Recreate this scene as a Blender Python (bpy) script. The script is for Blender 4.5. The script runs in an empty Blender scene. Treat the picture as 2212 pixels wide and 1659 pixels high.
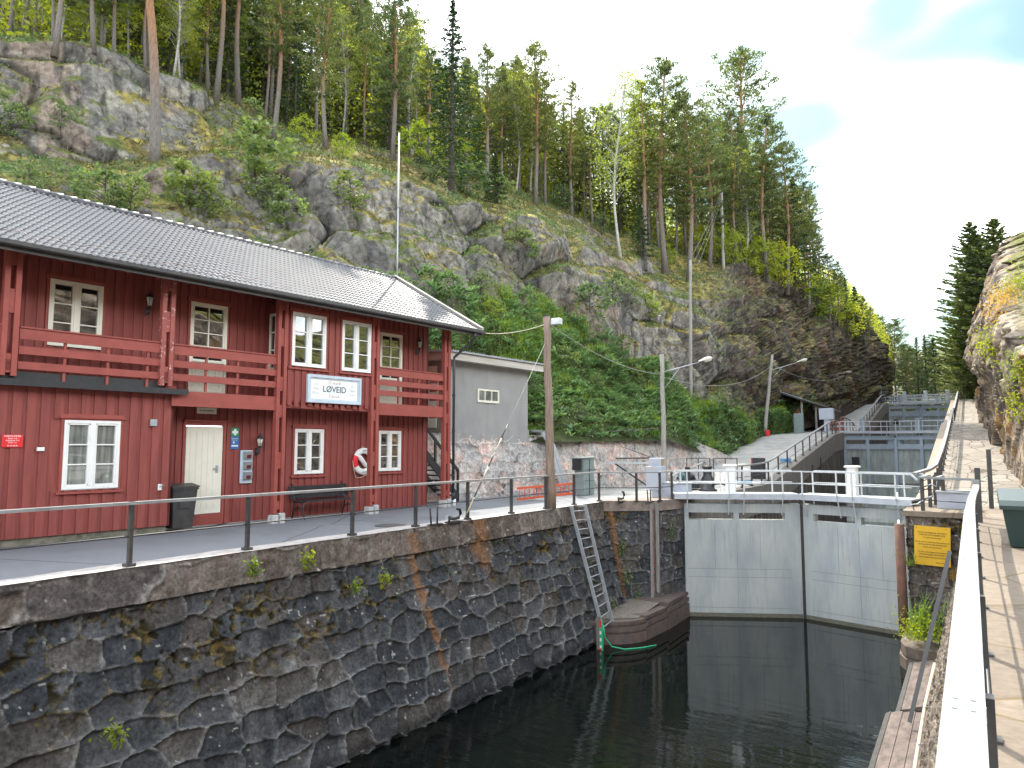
import bpy, math, random
import numpy as np
from mathutils import Vector, Matrix
from mathutils.bvhtree import BVHTree
from mathutils import geometry as mgeo
R = math.radians
random.seed(7)
SC = bpy.context.scene

# ------------------------------------------------------------------ camera
EYE = 1.87
FPX, CXP, CYP, HORP = 1534., 1106., 829.5, 962.      # measured on a 2212 px wide view of the photograph
PITCH = math.atan((HORP - CYP) / FPX); YAW = R(32.8)
cam = bpy.data.cameras.new('camera'); camo = bpy.data.objects.new('camera', cam)
SC.collection.objects.link(camo)
cam.sensor_width = 36; cam.lens = 36 * FPX / 2212; cam.clip_start = .05; cam.clip_end = 3000
camo.location = (0, 0, EYE); camo.rotation_euler = (R(90) + PITCH, 0, YAW)
SC.camera = camo

# ------------------------------------------------------------------ world, sun, exposure
SUN_AZ, SUN_EL = R(-36), R(50)                       # azimuth from +Y towards +X
w = bpy.data.worlds.new('World'); SC.world = w; w.use_nodes = True
nt = w.node_tree; nt.nodes.clear()
def N(t, kind, **kw):
    n = t.nodes.new(kind)
    for k, v in kw.items(): setattr(n, k, v)
    return n
wo = N(nt, 'ShaderNodeOutputWorld'); bg = N(nt, 'ShaderNodeBackground')
sky = N(nt, 'ShaderNodeTexSky', sky_type='NISHITA', sun_disc=False, sun_elevation=SUN_EL, sun_rotation=SUN_AZ)
sky.air_density = 1.2; sky.dust_density = 2.0; sky.ozone_density = 1.5
bg.inputs['Strength'].default_value = .15
tc = N(nt, 'ShaderNodeTexCoord'); mp = N(nt, 'ShaderNodeMapping'); mp.inputs['Scale'].default_value = (1.0, 1.0, 2.2)
mp.inputs['Location'].default_value = (5.57, 5.31, .2)
cn = N(nt, 'ShaderNodeTexNoise'); cn.inputs['Scale'].default_value = 2.1; cn.inputs['Detail'].default_value = 3; cn.inputs['Roughness'].default_value = .5
cr = N(nt, 'ShaderNodeValToRGB'); cr.color_ramp.elements[0].position = .42; cr.color_ramp.elements[1].position = .72; cr.color_ramp.interpolation = 'EASE'
cr.color_ramp.elements[0].color = (.0, .0, .0, 1)
mx = N(nt, 'ShaderNodeMix', data_type='RGBA'); mx.inputs[7].default_value = (19.5, 20, 20.6, 1)
clr = N(nt, 'ShaderNodeMix', data_type='RGBA'); clr.blend_type = 'MULTIPLY'; clr.inputs[0].default_value = 1; clr.inputs[7].default_value = (.31, .385, .345, 1)
nt.links.new(tc.outputs['Generated'], mp.inputs[0]); nt.links.new(mp.outputs[0], cn.inputs['Vector'])
nt.links.new(cn.outputs['Fac'], cr.inputs[0]); nt.links.new(cr.outputs[0], mx.inputs[0])
nt.links.new(sky.outputs[0], clr.inputs[6]); nt.links.new(clr.outputs[2], mx.inputs[6]); nt.links.new(mx.outputs[2], bg.inputs[0]); nt.links.new(bg.outputs[0], wo.inputs[0])
sl = bpy.data.lights.new('sun', 'SUN'); sl.energy = 2.2; sl.angle = R(.5); sl.color = (1, .93, .80)
so = bpy.data.objects.new('sun', sl); SC.collection.objects.link(so)
sd = Vector((math.sin(SUN_AZ) * math.cos(SUN_EL), math.cos(SUN_AZ) * math.cos(SUN_EL), math.sin(SUN_EL)))
so.rotation_euler = sd.to_track_quat('Z', 'Y').to_euler(); so.location = (-20, 30, 60)
SC.view_settings.view_transform = 'Standard'; SC.view_settings.look = 'None'
SC.view_settings.exposure = 1.7; SC.view_settings.gamma = 1; SC.view_settings.use_curve_mapping = False

# ------------------------------------------------------------------ measuring helpers
def ray(x, y):
    r, f0, u0 = (x - CXP) / FPX, 1., -(y - CYP) / FPX
    cp, sp = math.cos(PITCH), math.sin(PITCH)
    f = f0 * cp - u0 * sp; u = f0 * sp + u0 * cp
    cy, sy = math.cos(YAW), math.sin(YAW)
    return Vector((r * cy - f * sy, r * sy + f * cy, u))
def at_z(x, y, z=0.):
    d = ray(x, y); t = (z - EYE) / d.z; return Vector((0, 0, EYE)) + d * t
def at_r(x, y, r):                                   # point at horizontal distance r
    d = ray(x, y); t = r / math.hypot(d.x, d.y); return Vector((0, 0, EYE)) + d * t
def at_x(x, y, X):
    d = ray(x, y); return Vector((0, 0, EYE)) + d * (X / d.x)

# ------------------------------------------------------------------ mesh helpers
class MB:
    def __init__(s): s.v = []; s.f = []; s.sm = []
    def add(s, vs, fs, smooth=False):
        o = len(s.v); s.v += [tuple(v) for v in vs]; s.f += [tuple(i + o for i in f) for f in fs]; s.sm += [smooth] * len(fs); return s
    def box(s, x0, x1, y0, y1, z0, z1):
        vs = [(x0,y0,z0),(x1,y0,z0),(x1,y1,z0),(x0,y1,z0),(x0,y0,z1),(x1,y0,z1),(x1,y1,z1),(x0,y1,z1)]
        return s.add(vs, [(0,3,2,1),(4,5,6,7),(0,1,5,4),(1,2,6,5),(2,3,7,6),(3,0,4,7)])
    def cbox(s, x0, x1, y0, y1, z0, z1, c=.01):      # box with chamfered vertical and top edges
        def rg(i, z): return [(x0+i+c,y0+i,z),(x1-i-c,y0+i,z),(x1-i,y0+i+c,z),(x1-i,y1-i-c,z),(x1-i-c,y1-i,z),(x0+i+c,y1-i,z),(x0+i,y1-i-c,z),(x0+i,y0+i+c,z)]
        vs = rg(0, z0) + rg(0, z1 - c) + rg(c, z1); fs = [tuple(range(7, -1, -1)), tuple(range(16, 24))]
        for k in (0, 8):
            for i in range(8): j = (i + 1) % 8; fs.append((k+i, k+j, k+8+j, k+8+i))
        return s.add(vs, fs)
    def beam(s, a, b, w=.05, h=.05, up=(0, 0, 1)):
        a, b = Vector(a), Vector(b); d = (b - a).normalized(); up = Vector(up)
        if abs(d.dot(up)) > .98: up = Vector((0, 1, 0))
        x = d.cross(up).normalized() * (w / 2); y = x.cross(d).normalized() * (h / 2)
        vs = [p + i * x + j * y for p in (a, b) for i, j in ((-1,-1),(1,-1),(1,1),(-1,1))]
        return s.add(vs, [(0,3,2,1),(4,5,6,7),(0,1,5,4),(1,2,6,5),(2,3,7,6),(3,0,4,7)])
    def tube(s, pts, r, n=8, cap=True):
        pts = [Vector(p) for p in pts]; rr = [float(q) for q in r] if isinstance(r, (list, tuple)) else [float(r)] * len(pts); vs = []; fs = []
        for i, p in enumerate(pts):
            d = (pts[min(i+1, len(pts)-1)] - pts[max(i-1, 0)]).normalized()
            up = Vector((0, 0, 1)) if abs(d.z) < .9 else Vector((0, 1, 0))
            x = d.cross(up).normalized(); y = x.cross(d)
            vs += [p + rr[i] * (math.cos(a) * x + math.sin(a) * y) for a in [2*math.pi*k/n for k in range(n)]]
        for i in range(len(pts) - 1):
            for k in range(n): j = (k+1) % n; fs.append((i*n+k, i*n+j, (i+1)*n+j, (i+1)*n+k))
        o = len(s.v); s.add(vs, fs, True)
        if cap: s.add([], []); s.f += [tuple(o + k for k in range(n-1, -1, -1)), tuple(o + (len(pts)-1)*n + k for k in range(n))]; s.sm += [False, False]
        return s
    def lathe(s, prof, c=(0, 0, 0), n=20, axis='z'):
        vs = []; fs = []
        for r, z in prof:
            for k in range(n):
                a = 2*math.pi*k/n; p = (r*math.cos(a), r*math.sin(a), z)
                if axis == 'y': p = (p[0], p[2], p[1])
                if axis == 'x': p = (p[2], p[0], p[1])
                vs.append((p[0]+c[0], p[1]+c[1], p[2]+c[2]))
        for i in range(len(prof)-1):
            for k in range(n): j = (k+1) % n; fs.append((i*n+k, i*n+j, (i+1)*n+j, (i+1)*n+k))
        return s.add(vs, fs, True)
    def prism(s, poly, z0, z1):                       # poly in xy, extruded in z
        n = len(poly); vs = [(x, y, z0) for x, y in poly] + [(x, y, z1) for x, y in poly]
        fs = [tuple(range(n-1, -1, -1)), tuple(range(n, 2*n))] + [(i, (i+1) % n, n+(i+1) % n, n+i) for i in range(n)]
        return s.add(vs, fs)
    def prism_y(s, poly, y0, y1):                     # poly in xz, extruded in y
        n = len(poly); vs = [(x, y0, z) for x, z in poly] + [(x, y1, z) for x, z in poly]
        fs = [tuple(range(n)), tuple(range(2*n-1, n-1, -1))] + [(i, n+i, n+(i+1) % n, (i+1) % n) for i in range(n)]
        return s.add(vs, fs)
    def prism_x(s, poly, x0, x1):                     # poly in yz, extruded in x
        n = len(poly); vs = [(x0, y, z) for y, z in poly] + [(x1, y, z) for y, z in poly]
        fs = [tuple(range(n-1, -1, -1)), tuple(range(n, 2*n))] + [(i, (i+1) % n, n+(i+1) % n, n+i) for i in range(n)]
        return s.add(vs, fs)
    def mesh(s, name):
        me = bpy.data.meshes.new(name); me.from_pydata(s.v, [], s.f)
        me.polygons.foreach_set('use_smooth', s.sm); me.update(); return me
    def build(s, name, m, parent=None, rel=True, label=None):
        if parent is not None and rel and parent.rotation_euler.z == 0:
            o = parent.location; s.v = [(x-o[0], y-o[1], z-o[2]) for x, y, z in s.v]
        me = s.mesh(name); me.materials.append(m)
        return link(name, me, parent, label)
def link(name, me, parent=None, label=None):
    ob = bpy.data.objects.new(name, me); SC.collection.objects.link(ob)
    if parent is not None: ob.parent = parent
    if label: ob['label'] = label
    return ob
def tag(o, label=None, cat=None, group=None, kind=None):
    if label: o['label'] = label
    if cat: o['category'] = cat
    if group: o['group'] = group
    if kind: o['kind'] = kind
    return o
def thing(name, label, cat, loc=(0, 0, 0), rz=0, group=None):
    o = bpy.data.objects.new(name, None); SC.collection.objects.link(o); o.empty_display_size = .2
    o.location = loc; o.rotation_euler = (0, 0, rz); return tag(o, label, cat, group)
def copy_tree(o, parent=None):
    c = o.copy(); SC.collection.objects.link(c)
    if parent is not None: c.parent = parent
    for ch in list(o.children): copy_tree(ch, c)
    return c
def grid_mesh(name, P, col=None, smooth=True, flip=False):   # P: (m,n,3) array; col: (m,n,3)
    m, n = P.shape[:2]; me = bpy.data.meshes.new(name)
    idx = np.arange(m*n).reshape(m, n)
    q = np.stack([idx[:-1, :-1], idx[1:, :-1], idx[1:, 1:], idx[:-1, 1:]], -1).reshape(-1, 4)
    if flip: q = q[:, ::-1]
    me.vertices.add(m*n); me.vertices.foreach_set('co', P.reshape(-1).astype(np.float32))
    me.loops.add(q.size); me.loops.foreach_set('vertex_index', q.reshape(-1).astype(np.int32))
    me.polygons.add(len(q)); me.polygons.foreach_set('loop_start', np.arange(0, q.size, 4, dtype=np.int32))
    me.polygons.foreach_set('loop_total', np.full(len(q), 4, np.int32)); me.polygons.foreach_set('use_smooth', np.full(len(q), smooth))
    me.update(); me.validate()
    if col is not None: set_col(me, col.reshape(-1, 3))
    return me
def quad_mesh(name, V, mats, smooth=False):           # V: (k,4,3)
    k = len(V); me = bpy.data.meshes.new(name)
    me.vertices.add(k*4); me.vertices.foreach_set('co', V.reshape(-1).astype(np.float32))
    me.loops.add(k*4); me.loops.foreach_set('vertex_index', np.arange(k*4, dtype=np.int32))
    me.polygons.add(k); me.polygons.foreach_set('loop_start', np.arange(0, k*4, 4, dtype=np.int32))
    me.polygons.foreach_set('loop_total', np.full(k, 4, np.int32)); me.update()
    me.materials.append(mats); return me
def set_col(me, c):
    a = me.color_attributes.new('Col', 'FLOAT_COLOR', 'POINT')
    a.data.foreach_set('color', np.concatenate([np.clip(c, 0, 1), np.ones((len(c), 1))], 1).reshape(-1).astype(np.float32))

# ------------------------------------------------------------------ numpy noise
def _h(i, j, k, s=0):
    n = (i.astype(np.int64)*73856093) ^ (j.astype(np.int64)*19349663) ^ (k.astype(np.int64)*83492791) ^ (s*2654435761 & 0xffffffff)
    n = (n ^ (n >> 13)) * 1274126177 & 0xffffffff; n = (n ^ (n >> 16)) * 2246822519 & 0xffffffff; n = n ^ (n >> 15)
    return (n & 0xffffff) / float(0xffffff)
def vnoise(P, s=0):
    i = np.floor(P); f = P - i; f = f*f*(3-2*f); i = i.astype(np.int64); r = 0
    for a in (0, 1):
        for b in (0, 1):
            for c in (0, 1):
                wt = (f[..., 0] if a else 1-f[..., 0])*(f[..., 1] if b else 1-f[..., 1])*(f[..., 2] if c else 1-f[..., 2])
                r = r + wt*_h(i[..., 0]+a, i[..., 1]+b, i[..., 2]+c, s)
    return r
def fbm(P, o=4, s=0, g=.5):
    r = 0; a = 1; t = 0
    for k in range(o): r = r + a*vnoise(P*2**k + 17.3*k, s+k); t += a; a *= g
    return r/t
def vor3(P, s=0):
    i = np.floor(P).astype(np.int64); f1 = np.full(P.shape[:-1], 9.); f2 = f1.copy(); idh = np.zeros_like(f1); D = np.zeros_like(P)
    for a in (-1, 0, 1):
        for b in (-1, 0, 1):
            for c in (-1, 0, 1):
                I = i + np.array([a, b, c]); hx = [_h(I[..., 0], I[..., 1], I[..., 2], s+q) for q in (1, 2, 3)]
                C = I + np.stack(hx, -1)*.9+.05; d = P - C; l = np.sqrt((d*d).sum(-1)); m = l < f1
                f2 = np.where(m, f1, np.minimum(f2, l)); idh = np.where(m, _h(I[..., 0], I[..., 1], I[..., 2], s+9), idh)
                D = np.where(m[..., None], d, D); f1 = np.where(m, l, f1)
    return f1, f2, idh, D
def sstep(a, b, x): t = np.clip((x-a)/(b-a), 0, 1); return t*t*(3-2*t)
def lerp(a, b, t): t = np.asarray(t)[..., None]; return a*(1-t) + b*t

# ------------------------------------------------------------------ materials
def newmat(name):
    m = bpy.data.materials.new(name); m.use_nodes = True; t = m.node_tree; t.nodes.clear()
    o = N(t, 'ShaderNodeOutputMaterial'); b = N(t, 'ShaderNodeBsdfPrincipled'); t.links.new(b.outputs[0], o.inputs[0]); return m, t, b, o
def noise(t, scale, detail=6, rough=.6, stretch=None, coord='Object', dist=0):
    c = N(t, 'ShaderNodeTexCoord'); n = N(t, 'ShaderNodeTexNoise'); n.inputs['Scale'].default_value = scale
    n.inputs['Detail'].default_value = detail; n.inputs['Roughness'].default_value = rough; n.inputs['Distortion'].default_value = dist
    if stretch:
        mpn = N(t, 'ShaderNodeMapping'); mpn.inputs['Scale'].default_value = stretch
        t.links.new(c.outputs[coord], mpn.inputs[0]); t.links.new(mpn.outputs[0], n.inputs['Vector'])
    else: t.links.new(c.outputs[coord], n.inputs['Vector'])
    return n
def ramp(t, src, stops):
    r = N(t, 'ShaderNodeValToRGB'); e = r.color_ramp.elements
    while len(e) < len(stops): e.new(.5)
    for i, (p, c) in enumerate(stops):
        e[i].position = p; e[i].color = (c, c, c, 1) if isinstance(c, (int, float)) else (*c, 1)
    t.links.new(src, r.inputs[0]); return r
def mixc(t, fac, a, b, mode='MIX'):
    m = N(t, 'ShaderNodeMix', data_type='RGBA'); m.blend_type = mode
    for inp, v in ((m.inputs[0], fac), (m.inputs[6], a), (m.inputs[7], b)):
        if hasattr(v, 'is_output'): t.links.new(v, inp)
        elif isinstance(v, (int, float)): inp.default_value = v
        else: inp.default_value = (*v, 1)
    return m.outputs[2]
def bump(t, b, src, strength=.3, dist=.02):
    n = N(t, 'ShaderNodeBump'); n.inputs['Strength'].default_value = strength; n.inputs['Distance'].default_value = dist
    t.links.new(src, n.inputs['Height']); t.links.new(n.outputs[0], b.inputs['Normal']); return n
def pm(name, c1, c2=None, scale=6, rough=.6, metal=0, stretch=None, bs=.15, bscale=None, bdist=.01, lo=.35, hi=.65, spots=None, spec=None):
    """painted / plain surface: two tones broken up by noise, fine bump, optional worn spots (colour, scale, threshold)"""
    m, t, b, o = newmat(name); c2 = c2 or tuple(x*.8 for x in c1)
    n = noise(t, scale, stretch=stretch); r = ramp(t, n.outputs['Fac'], [(lo, c1), (hi, c2)]); out = r.outputs[0]
    if spots:
        sc, s_scale, th = spots; sn = noise(t, s_scale, 5, .65); sr = ramp(t, sn.outputs['Fac'], [(th, 0.), (th+.03, 1.)])
        out = mixc(t, sr.outputs[0], out, sc)
    t.links.new(out, b.inputs['Base Color']); b.inputs['Roughness'].default_value = rough; b.inputs['Metallic'].default_value = metal
    if spec is not None: b.inputs['Specular IOR Level'].default_value = spec
    if bs: bump(t, b, noise(t, bscale or scale*5, 4, .6, stretch).outputs['Fac'], bs, bdist)
    return m
def flat(name, c, rough=.5, metal=0): return pm(name, c, tuple(x*.93 for x in c), 3, rough, metal, bs=0)
def vcol(name, rough=.85, nscale=14, amt=.35, bs=.5, bdist=.03, bscale=9, stretch=None, spec=.25):
    """colour read from the mesh (stones, joints, lichen, moss), broken up by fine noise"""
    m, t, b, o = newmat(name); a = N(t, 'ShaderNodeAttribute', attribute_name='Col')
    n = noise(t, nscale, 8, .7, stretch); r = ramp(t, n.outputs['Fac'], [(.28, 1-amt), (.5, 1.), (.74, 1+amt*1.3)])
    t.links.new(mixc(t, 1., a.outputs['Color'], r.outputs[0], 'MULTIPLY'), b.inputs['Base Color'])
    b.inputs['Roughness'].default_value = rough; b.inputs['Specular IOR Level'].default_value = spec
    bump(t, b, noise(t, bscale, 9, .68).outputs['Fac'], bs, bdist); return m
def leafmat(name, c1, c2, trans=.45, tcol=None, hue=.25):
    m, t, b, o = newmat(name); t.nodes.remove(b)
    g = N(t, 'ShaderNodeNewGeometry'); oi = N(t, 'ShaderNodeObjectInfo')
    r = ramp(t, g.outputs['Random Per Island'], [(0, c1), (.6, tuple((x+y)/2 for x, y in zip(c1, c2))), (1, c2)])
    r2 = ramp(t, oi.outputs['Random'], [(0, (1-hue, 1-hue*.6, 1)), (.5, (1, 1, 1)), (1, (1+hue*1.6, 1+hue, .9))])
    c = mixc(t, 1., r.outputs[0], r2.outputs[0], 'MULTIPLY')
    d = N(t, 'ShaderNodeBsdfDiffuse'); tr = N(t, 'ShaderNodeBsdfTranslucent'); gl = N(t, 'ShaderNodeBsdfGlossy'); gl.inputs['Roughness'].default_value = .45
    gl.inputs['Color'].default_value = (.5, .5, .5, 1)
    t.links.new(c, d.inputs['Color']); t.links.new(mixc(t, 1., c, tcol or (1.6, 1.5, .6), 'MULTIPLY'), tr.inputs['Color'])
    mx1 = N(t, 'ShaderNodeMixShader'); mx1.inputs[0].default_value = trans; t.links.new(d.outputs[0], mx1.inputs[1]); t.links.new(tr.outputs[0], mx1.inputs[2])
    mx2 = N(t, 'ShaderNodeMixShader'); mx2.inputs[0].default_value = .06; t.links.new(mx1.outputs[0], mx2.inputs[1]); t.links.new(gl.outputs[0], mx2.inputs[2])
    t.links.new(mx2.outputs[0], o.inputs[0]); return m
M = {}
M['red'] = pm('red_paint', (.27, .068, .057), (.21, .053, .045), 2.2, .62, stretch=(4, 4, .5), bs=.25, bscale=40, bdist=.004, spec=.3)
M['red_trim'] = pm('red_trim_paint', (.32, .078, .062), (.26, .062, .050), 3, .55, bs=.15, spec=.3)
M['red_peel'] = pm('peeling_red_paint', (.32, .078, .062), (.26, .062, .050), 3, .6, spots=((.55, .40, .37), 16, .60))
M['cream'] = pm('cream_paint', (.76, .73, .62), (.68, .65, .55), 2, .45, bs=.05)
M['white'] = pm('white_paint', (.80, .80, .77), (.72, .72, .70), 3, .45, bs=.05)
M['black'] = pm('black_paint', (.018, .019, .022), (.03, .03, .034), 8, .42, bs=.08)
M['black_worn'] = pm('worn_black_paint', (.028, .028, .03), (.06, .055, .05), 5, .5, spots=((.30, .20, .10), 14, .68))
M['alu'] = pm('pale_steel', (.58, .60, .61), (.48, .50, .51), 7, .42, .05, bs=.06, spots=((.38, .33, .28), 12, .70))
M['rail_top'] = pm('painted_rail_top', (.28, .28, .278), (.20, .20, .198), 3.5, .6, .0, bs=.15, spots=((.30, .28, .25), 26, .70))
M['galv'] = pm('galvanised_steel', (.42, .44, .46), (.33, .35, .37), 9, .45, .5, bs=.06)
M['gate'] = pm('grey_gate_paint', (.46, .475, .46), (.34, .37, .385), .8, .5, stretch=(1.2, 1, .5), bs=.12, lo=.4, hi=.6, spots=((.05, .035, .03), 4.2, .715))
M['gate_blue'] = pm('blue_grey_gate_paint', (.32, .37, .43), (.26, .31, .36), 1.4, .5, bs=.1)
M['gate_plate'] = pm('stained_gate_plate', (.33, .36, .345), (.20, .225, .205), 1.6, .7, stretch=(2, 2, .5), bs=.3, spots=((.04, .035, .03), 2.6, .70))
M['walk'] = pm('walkway_paint', (.50, .53, .58), (.42, .45, .50), 3, .45, .1, bs=.05)
M['seam'] = flat('dark_seam', (.23, .24, .24), .6)
M['slime'] = pm('waterline_stain', (.10, .095, .07), (.17, .16, .12), 6, .7, stretch=(1, 1, 3))
M['concrete'] = pm('concrete', (.36, .35, .33), (.27, .26, .25), 1.3, .85, bs=.35, bscale=30)
M['concrete_old'] = pm('weathered_concrete', (.22, .20, .18), (.13, .12, .105), 1.5, .9, stretch=(3, 3, .4), bs=.5, bscale=12, bdist=.03)
M['sheetpile'] = pm('rusty_sheet_piles', (.15, .13, .11), (.06, .052, .045), 2, .8, stretch=(5, 5, .35), bs=.3, spots=((.2, .17, .13), 2.2, .66))
M['asphalt'] = None
M['rust'] = pm('rusty_steel', (.16, .075, .05), (.09, .045, .035), 5, .8, bs=.3)
M['greybuild'] = pm('grey_render', (.29, .29, .285), (.25, .25, .247), 1.2, .85, bs=.25, bscale=50, bdist=.004)
M['greyboard'] = pm('weathered_fascia', (.50, .47, .43), (.38, .35, .31), 3, .7, stretch=(1, .2, 4))
M['orange'] = pm('orange_paint', (.66, .10, .025), (.55, .08, .02), 6, .5)
M['green_box'] = pm('green_grey_cabinet', (.20, .25, .25), (.16, .20, .20), 4, .55)
M['grey_box'] = pm('light_grey_cabinet', (.42, .45, .52), (.36, .39, .46), 3, .5)
M['bin_green'] = pm('dark_green_plastic', (.010, .030, .028), (.015, .040, .036), 4, .42, bs=.12, bscale=60)
M['wood'] = pm('weathered_pole_wood', (.30, .22, .16), (.16, .12, .10), 3, .85, stretch=(10, 10, .7), bs=.5, bscale=10)
M['wood_grey'] = pm('grey_pole_wood', (.33, .31, .28), (.22, .205, .19), 3, .85, stretch=(10, 10, .7), bs=.4, bscale=10)
M['yellow'] = pm('yellow_sign', (.72, .42, .012), (.64, .36, .012), 2, .5, bs=0)
M['text_dark'] = flat('dark_lettering', (.03, .022, .018), .6)
M['text_blue'] = flat('blue_grey_lettering', (.07, .09, .15), .6)
M['text_faded'] = flat('faded_red_lettering', (.48, .27, .26), .6)
M['text_pale'] = flat('faded_grey_lettering', (.56, .56, .56), .6)
M['text_white'] = flat('white_lettering', (.85, .85, .85), .5)
M['signwhite'] = pm('white_sign_board', (.80, .82, .80), (.72, .75, .73), 3, .5, bs=0)
M['signframe'] = pm('pale_blue_frame', (.52, .60, .67), (.44, .52, .60), 4, .5)
M['signred'] = flat('red_sign', (.70, .025, .03), .4)
M['signgreen'] = flat('green_sign', (.02, .27, .13), .45)
M['signblue'] = flat('blue_sign', (.035, .16, .42), .45)
M['ringred'] = flat('lifebuoy_red', (.72, .02, .03), .5)
M['ringwhite'] = pm('lifebuoy_white', (.82, .82, .80), (.74, .74, .72), 5, .5)
M['rope'] = pm('pale_rope', (.62, .52, .42), (.5, .4, .32), 20, .9)
M['green_rope'] = flat('green_hose', (.03, .42, .20), .5)
M['teal_rope'] = flat('teal_rope', (.12, .35, .36), .8)
M['lampglass'] = flat('frosted_lamp_glass', (.70, .66, .56), .25)
M['wire'] = flat('cable', (.20, .20, .19), .6)
M['wire_pale'] = flat('pale_cable', (.55, .48, .36), .6)
def streaks(m, col, scale, stretch, a, b_, amt):      # weathering with its own shape: runs, faded boards, grime
    t = m.node_tree; b = next(n for n in t.nodes if n.type == 'BSDF_PRINCIPLED'); src = b.inputs['Base Color'].links[0].from_socket
    n = noise(t, scale, 7, .7, stretch); f = ramp(t, n.outputs['Fac'], [(a, 0.), (b_, amt)])
    t.links.new(mixc(t, f.outputs[0], src, col), b.inputs['Base Color'])
streaks(M['gate'], (.22, .19, .14), 2.2, (5, 5, .22), .54, .72, .55); streaks(M['gate'], (.62, .64, .63), 1.3, (3, 3, .4), .56, .68, .35)
streaks(M['red'], (.12, .028, .024), 3.0, (7, 7, .35), .50, .70, .45); streaks(M['red'], (.36, .13, .11), 1.1, (5, 5, .5), .56, .74, .4)
streaks(M['red_trim'], (.18, .045, .04), 4.0, (2, 2, 2), .54, .70, .5); streaks(M['walk'], (.30, .26, .22), 5, None, .58, .66, .5)
streaks(M['greybuild'], (.20, .195, .18), 1.2, (2, 2, .3), .52, .72, .5); streaks(M['rail_top'], (.14, .12, .10), 9, (1, .25, 1), .60, .70, .6)
streaks(M['concrete'], (.17, .16, .14), .9, None, .52, .66, .5); streaks(M['tile'], (.035, .038, .02), 2.5, None, .56, .68, .6) if 'tile' in M else None
# glass: strong mirror over a dark room
m, t, b, o = newmat('window_glass'); b.inputs['Base Color'].default_value = (.018, .018, .016, 1); b.inputs['Roughness'].default_value = .02
b.inputs['IOR'].default_value = 2.9; bump(t, b, noise(t, 1.5, 2).outputs['Fac'], .04, .02); M['glass'] = m
m, t, b, o = newmat('curtained_glass'); n = noise(t, 3, 3, .5, (6, 1, .4)); t.links.new(ramp(t, n.outputs['Fac'], [(.35, (.10, .11, .10)), (.65, (.22, .23, .21))]).outputs[0], b.inputs['Base Color'])
b.inputs['Roughness'].default_value = .03; b.inputs['IOR'].default_value = 2.0; M['glass_curtain'] = m
# roof tiles
m, t, b, o = newmat('glazed_grey_roof_tiles'); n = noise(t, 1.3, 5); n2 = noise(t, 30, 2)
c = mixc(t, .5, ramp(t, n.outputs['Fac'], [(.3, (.055, .057, .072)), (.7, (.09, .09, .105))]).outputs[0], ramp(t, n2.outputs['Fac'], [(.3, (.04, .04, .045)), (.7, (.08, .078, .085))]).outputs[0])
t.links.new(c, b.inputs['Base Color']); b.inputs['Roughness'].default_value = .46; b.inputs['Specular IOR Level'].default_value = .5; bump(t, b, n2.outputs['Fac'], .08, .01); M['tile'] = m
# asphalt
m, t, b, o = newmat('asphalt'); n = noise(t, .55, 8, .7); n2 = noise(t, 60, 3)
vr = N(t, 'ShaderNodeTexVoronoi', feature='DISTANCE_TO_EDGE'); vr.inputs['Scale'].default_value = .22
tcx = noise(t, 1.2, 4); tco = N(t, 'ShaderNodeTexCoord')
wv = mixc(t, .12, tco.outputs['Object'], tcx.outputs['Color']); t.links.new(wv, vr.inputs['Vector'])
base = mixc(t, .35, ramp(t, n.outputs['Fac'], [(.3, (.135, .148, .175)), (.7, (.20, .215, .245))]).outputs[0], ramp(t, n2.outputs['Fac'], [(.3, .09), (.7, .24)]).outputs[0])
t.links.new(mixc(t, ramp(t, vr.outputs['Distance'], [(.0, 1.), (.005, 0.)]).outputs[0], base, (.035, .035, .035)), b.inputs['Base Color'])
b.inputs['Roughness'].default_value = .8; bump(t, b, n2.outputs['Fac'], .4, .006); streaks(m, (.085, .09, .10), .45, None, .52, .62, .45); M['asphalt'] = m
# flagstones of the towpath
def flagmat(name, ca, cb, cj, sc=(1.1, 1.1, 1.1), wj=.03):
    m, t, b, o = newmat(name); vr = N(t, 'ShaderNodeTexVoronoi', feature='DISTANCE_TO_EDGE'); vc = N(t, 'ShaderNodeTexVoronoi')
    co = N(t, 'ShaderNodeTexCoord'); wn = noise(t, 1.6, 4); ad = mixc(t, .13, co.outputs['Object'], wn.outputs['Color']); mpn = N(t, 'ShaderNodeMapping'); mpn.inputs['Scale'].default_value = sc
    t.links.new(ad, mpn.inputs[0])
    for v in (vr, vc): v.inputs['Scale'].default_value = 1.; t.links.new(mpn.outputs[0], v.inputs['Vector'])
    n = noise(t, 9, 8, .7); cc = ramp(t, n.outputs['Fac'], [(.3, ca), (.7, cb)]).outputs[0]
    sp = N(t, 'ShaderNodeSeparateColor'); t.links.new(vc.outputs['Color'], sp.inputs[0])
    cc = mixc(t, 1., cc, ramp(t, sp.outputs[0], [(0, .8), (1, 1.15)]).outputs[0], 'MULTIPLY')
    j = ramp(t, vr.outputs['Distance'], [(wj*.4, 1.), (wj, 0.)]).outputs[0]
    t.links.new(mixc(t, j, cc, cj), b.inputs['Base Color']); b.inputs['Roughness'].default_value = .85
    hh = mixc(t, .4, ramp(t, vr.outputs['Distance'], [(0, 0.), (wj*1.6, 1.)]).outputs[0], noise(t, 22, 6).outputs['Fac']); bump(t, b, hh, .6, .02); return m
M['flag'] = flagmat('flagstones', (.22, .19, .16), (.30, .265, .225), (.07, .055, .035), (1.3, .95, 1.3))
M['path'] = flagmat('granite_path_slabs', (.15, .115, .085), (.24, .19, .145), (.14, .10, .05), (.42, .55, .5), .012)
M['ledge'] = pm('pink_brown_ledge_planks', (.17, .13, .115), (.085, .065, .058), 6, .9, stretch=(1, .5, 1), bs=.8, bdist=.02, spots=((.13, .11, .05), 7, .62))
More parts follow.
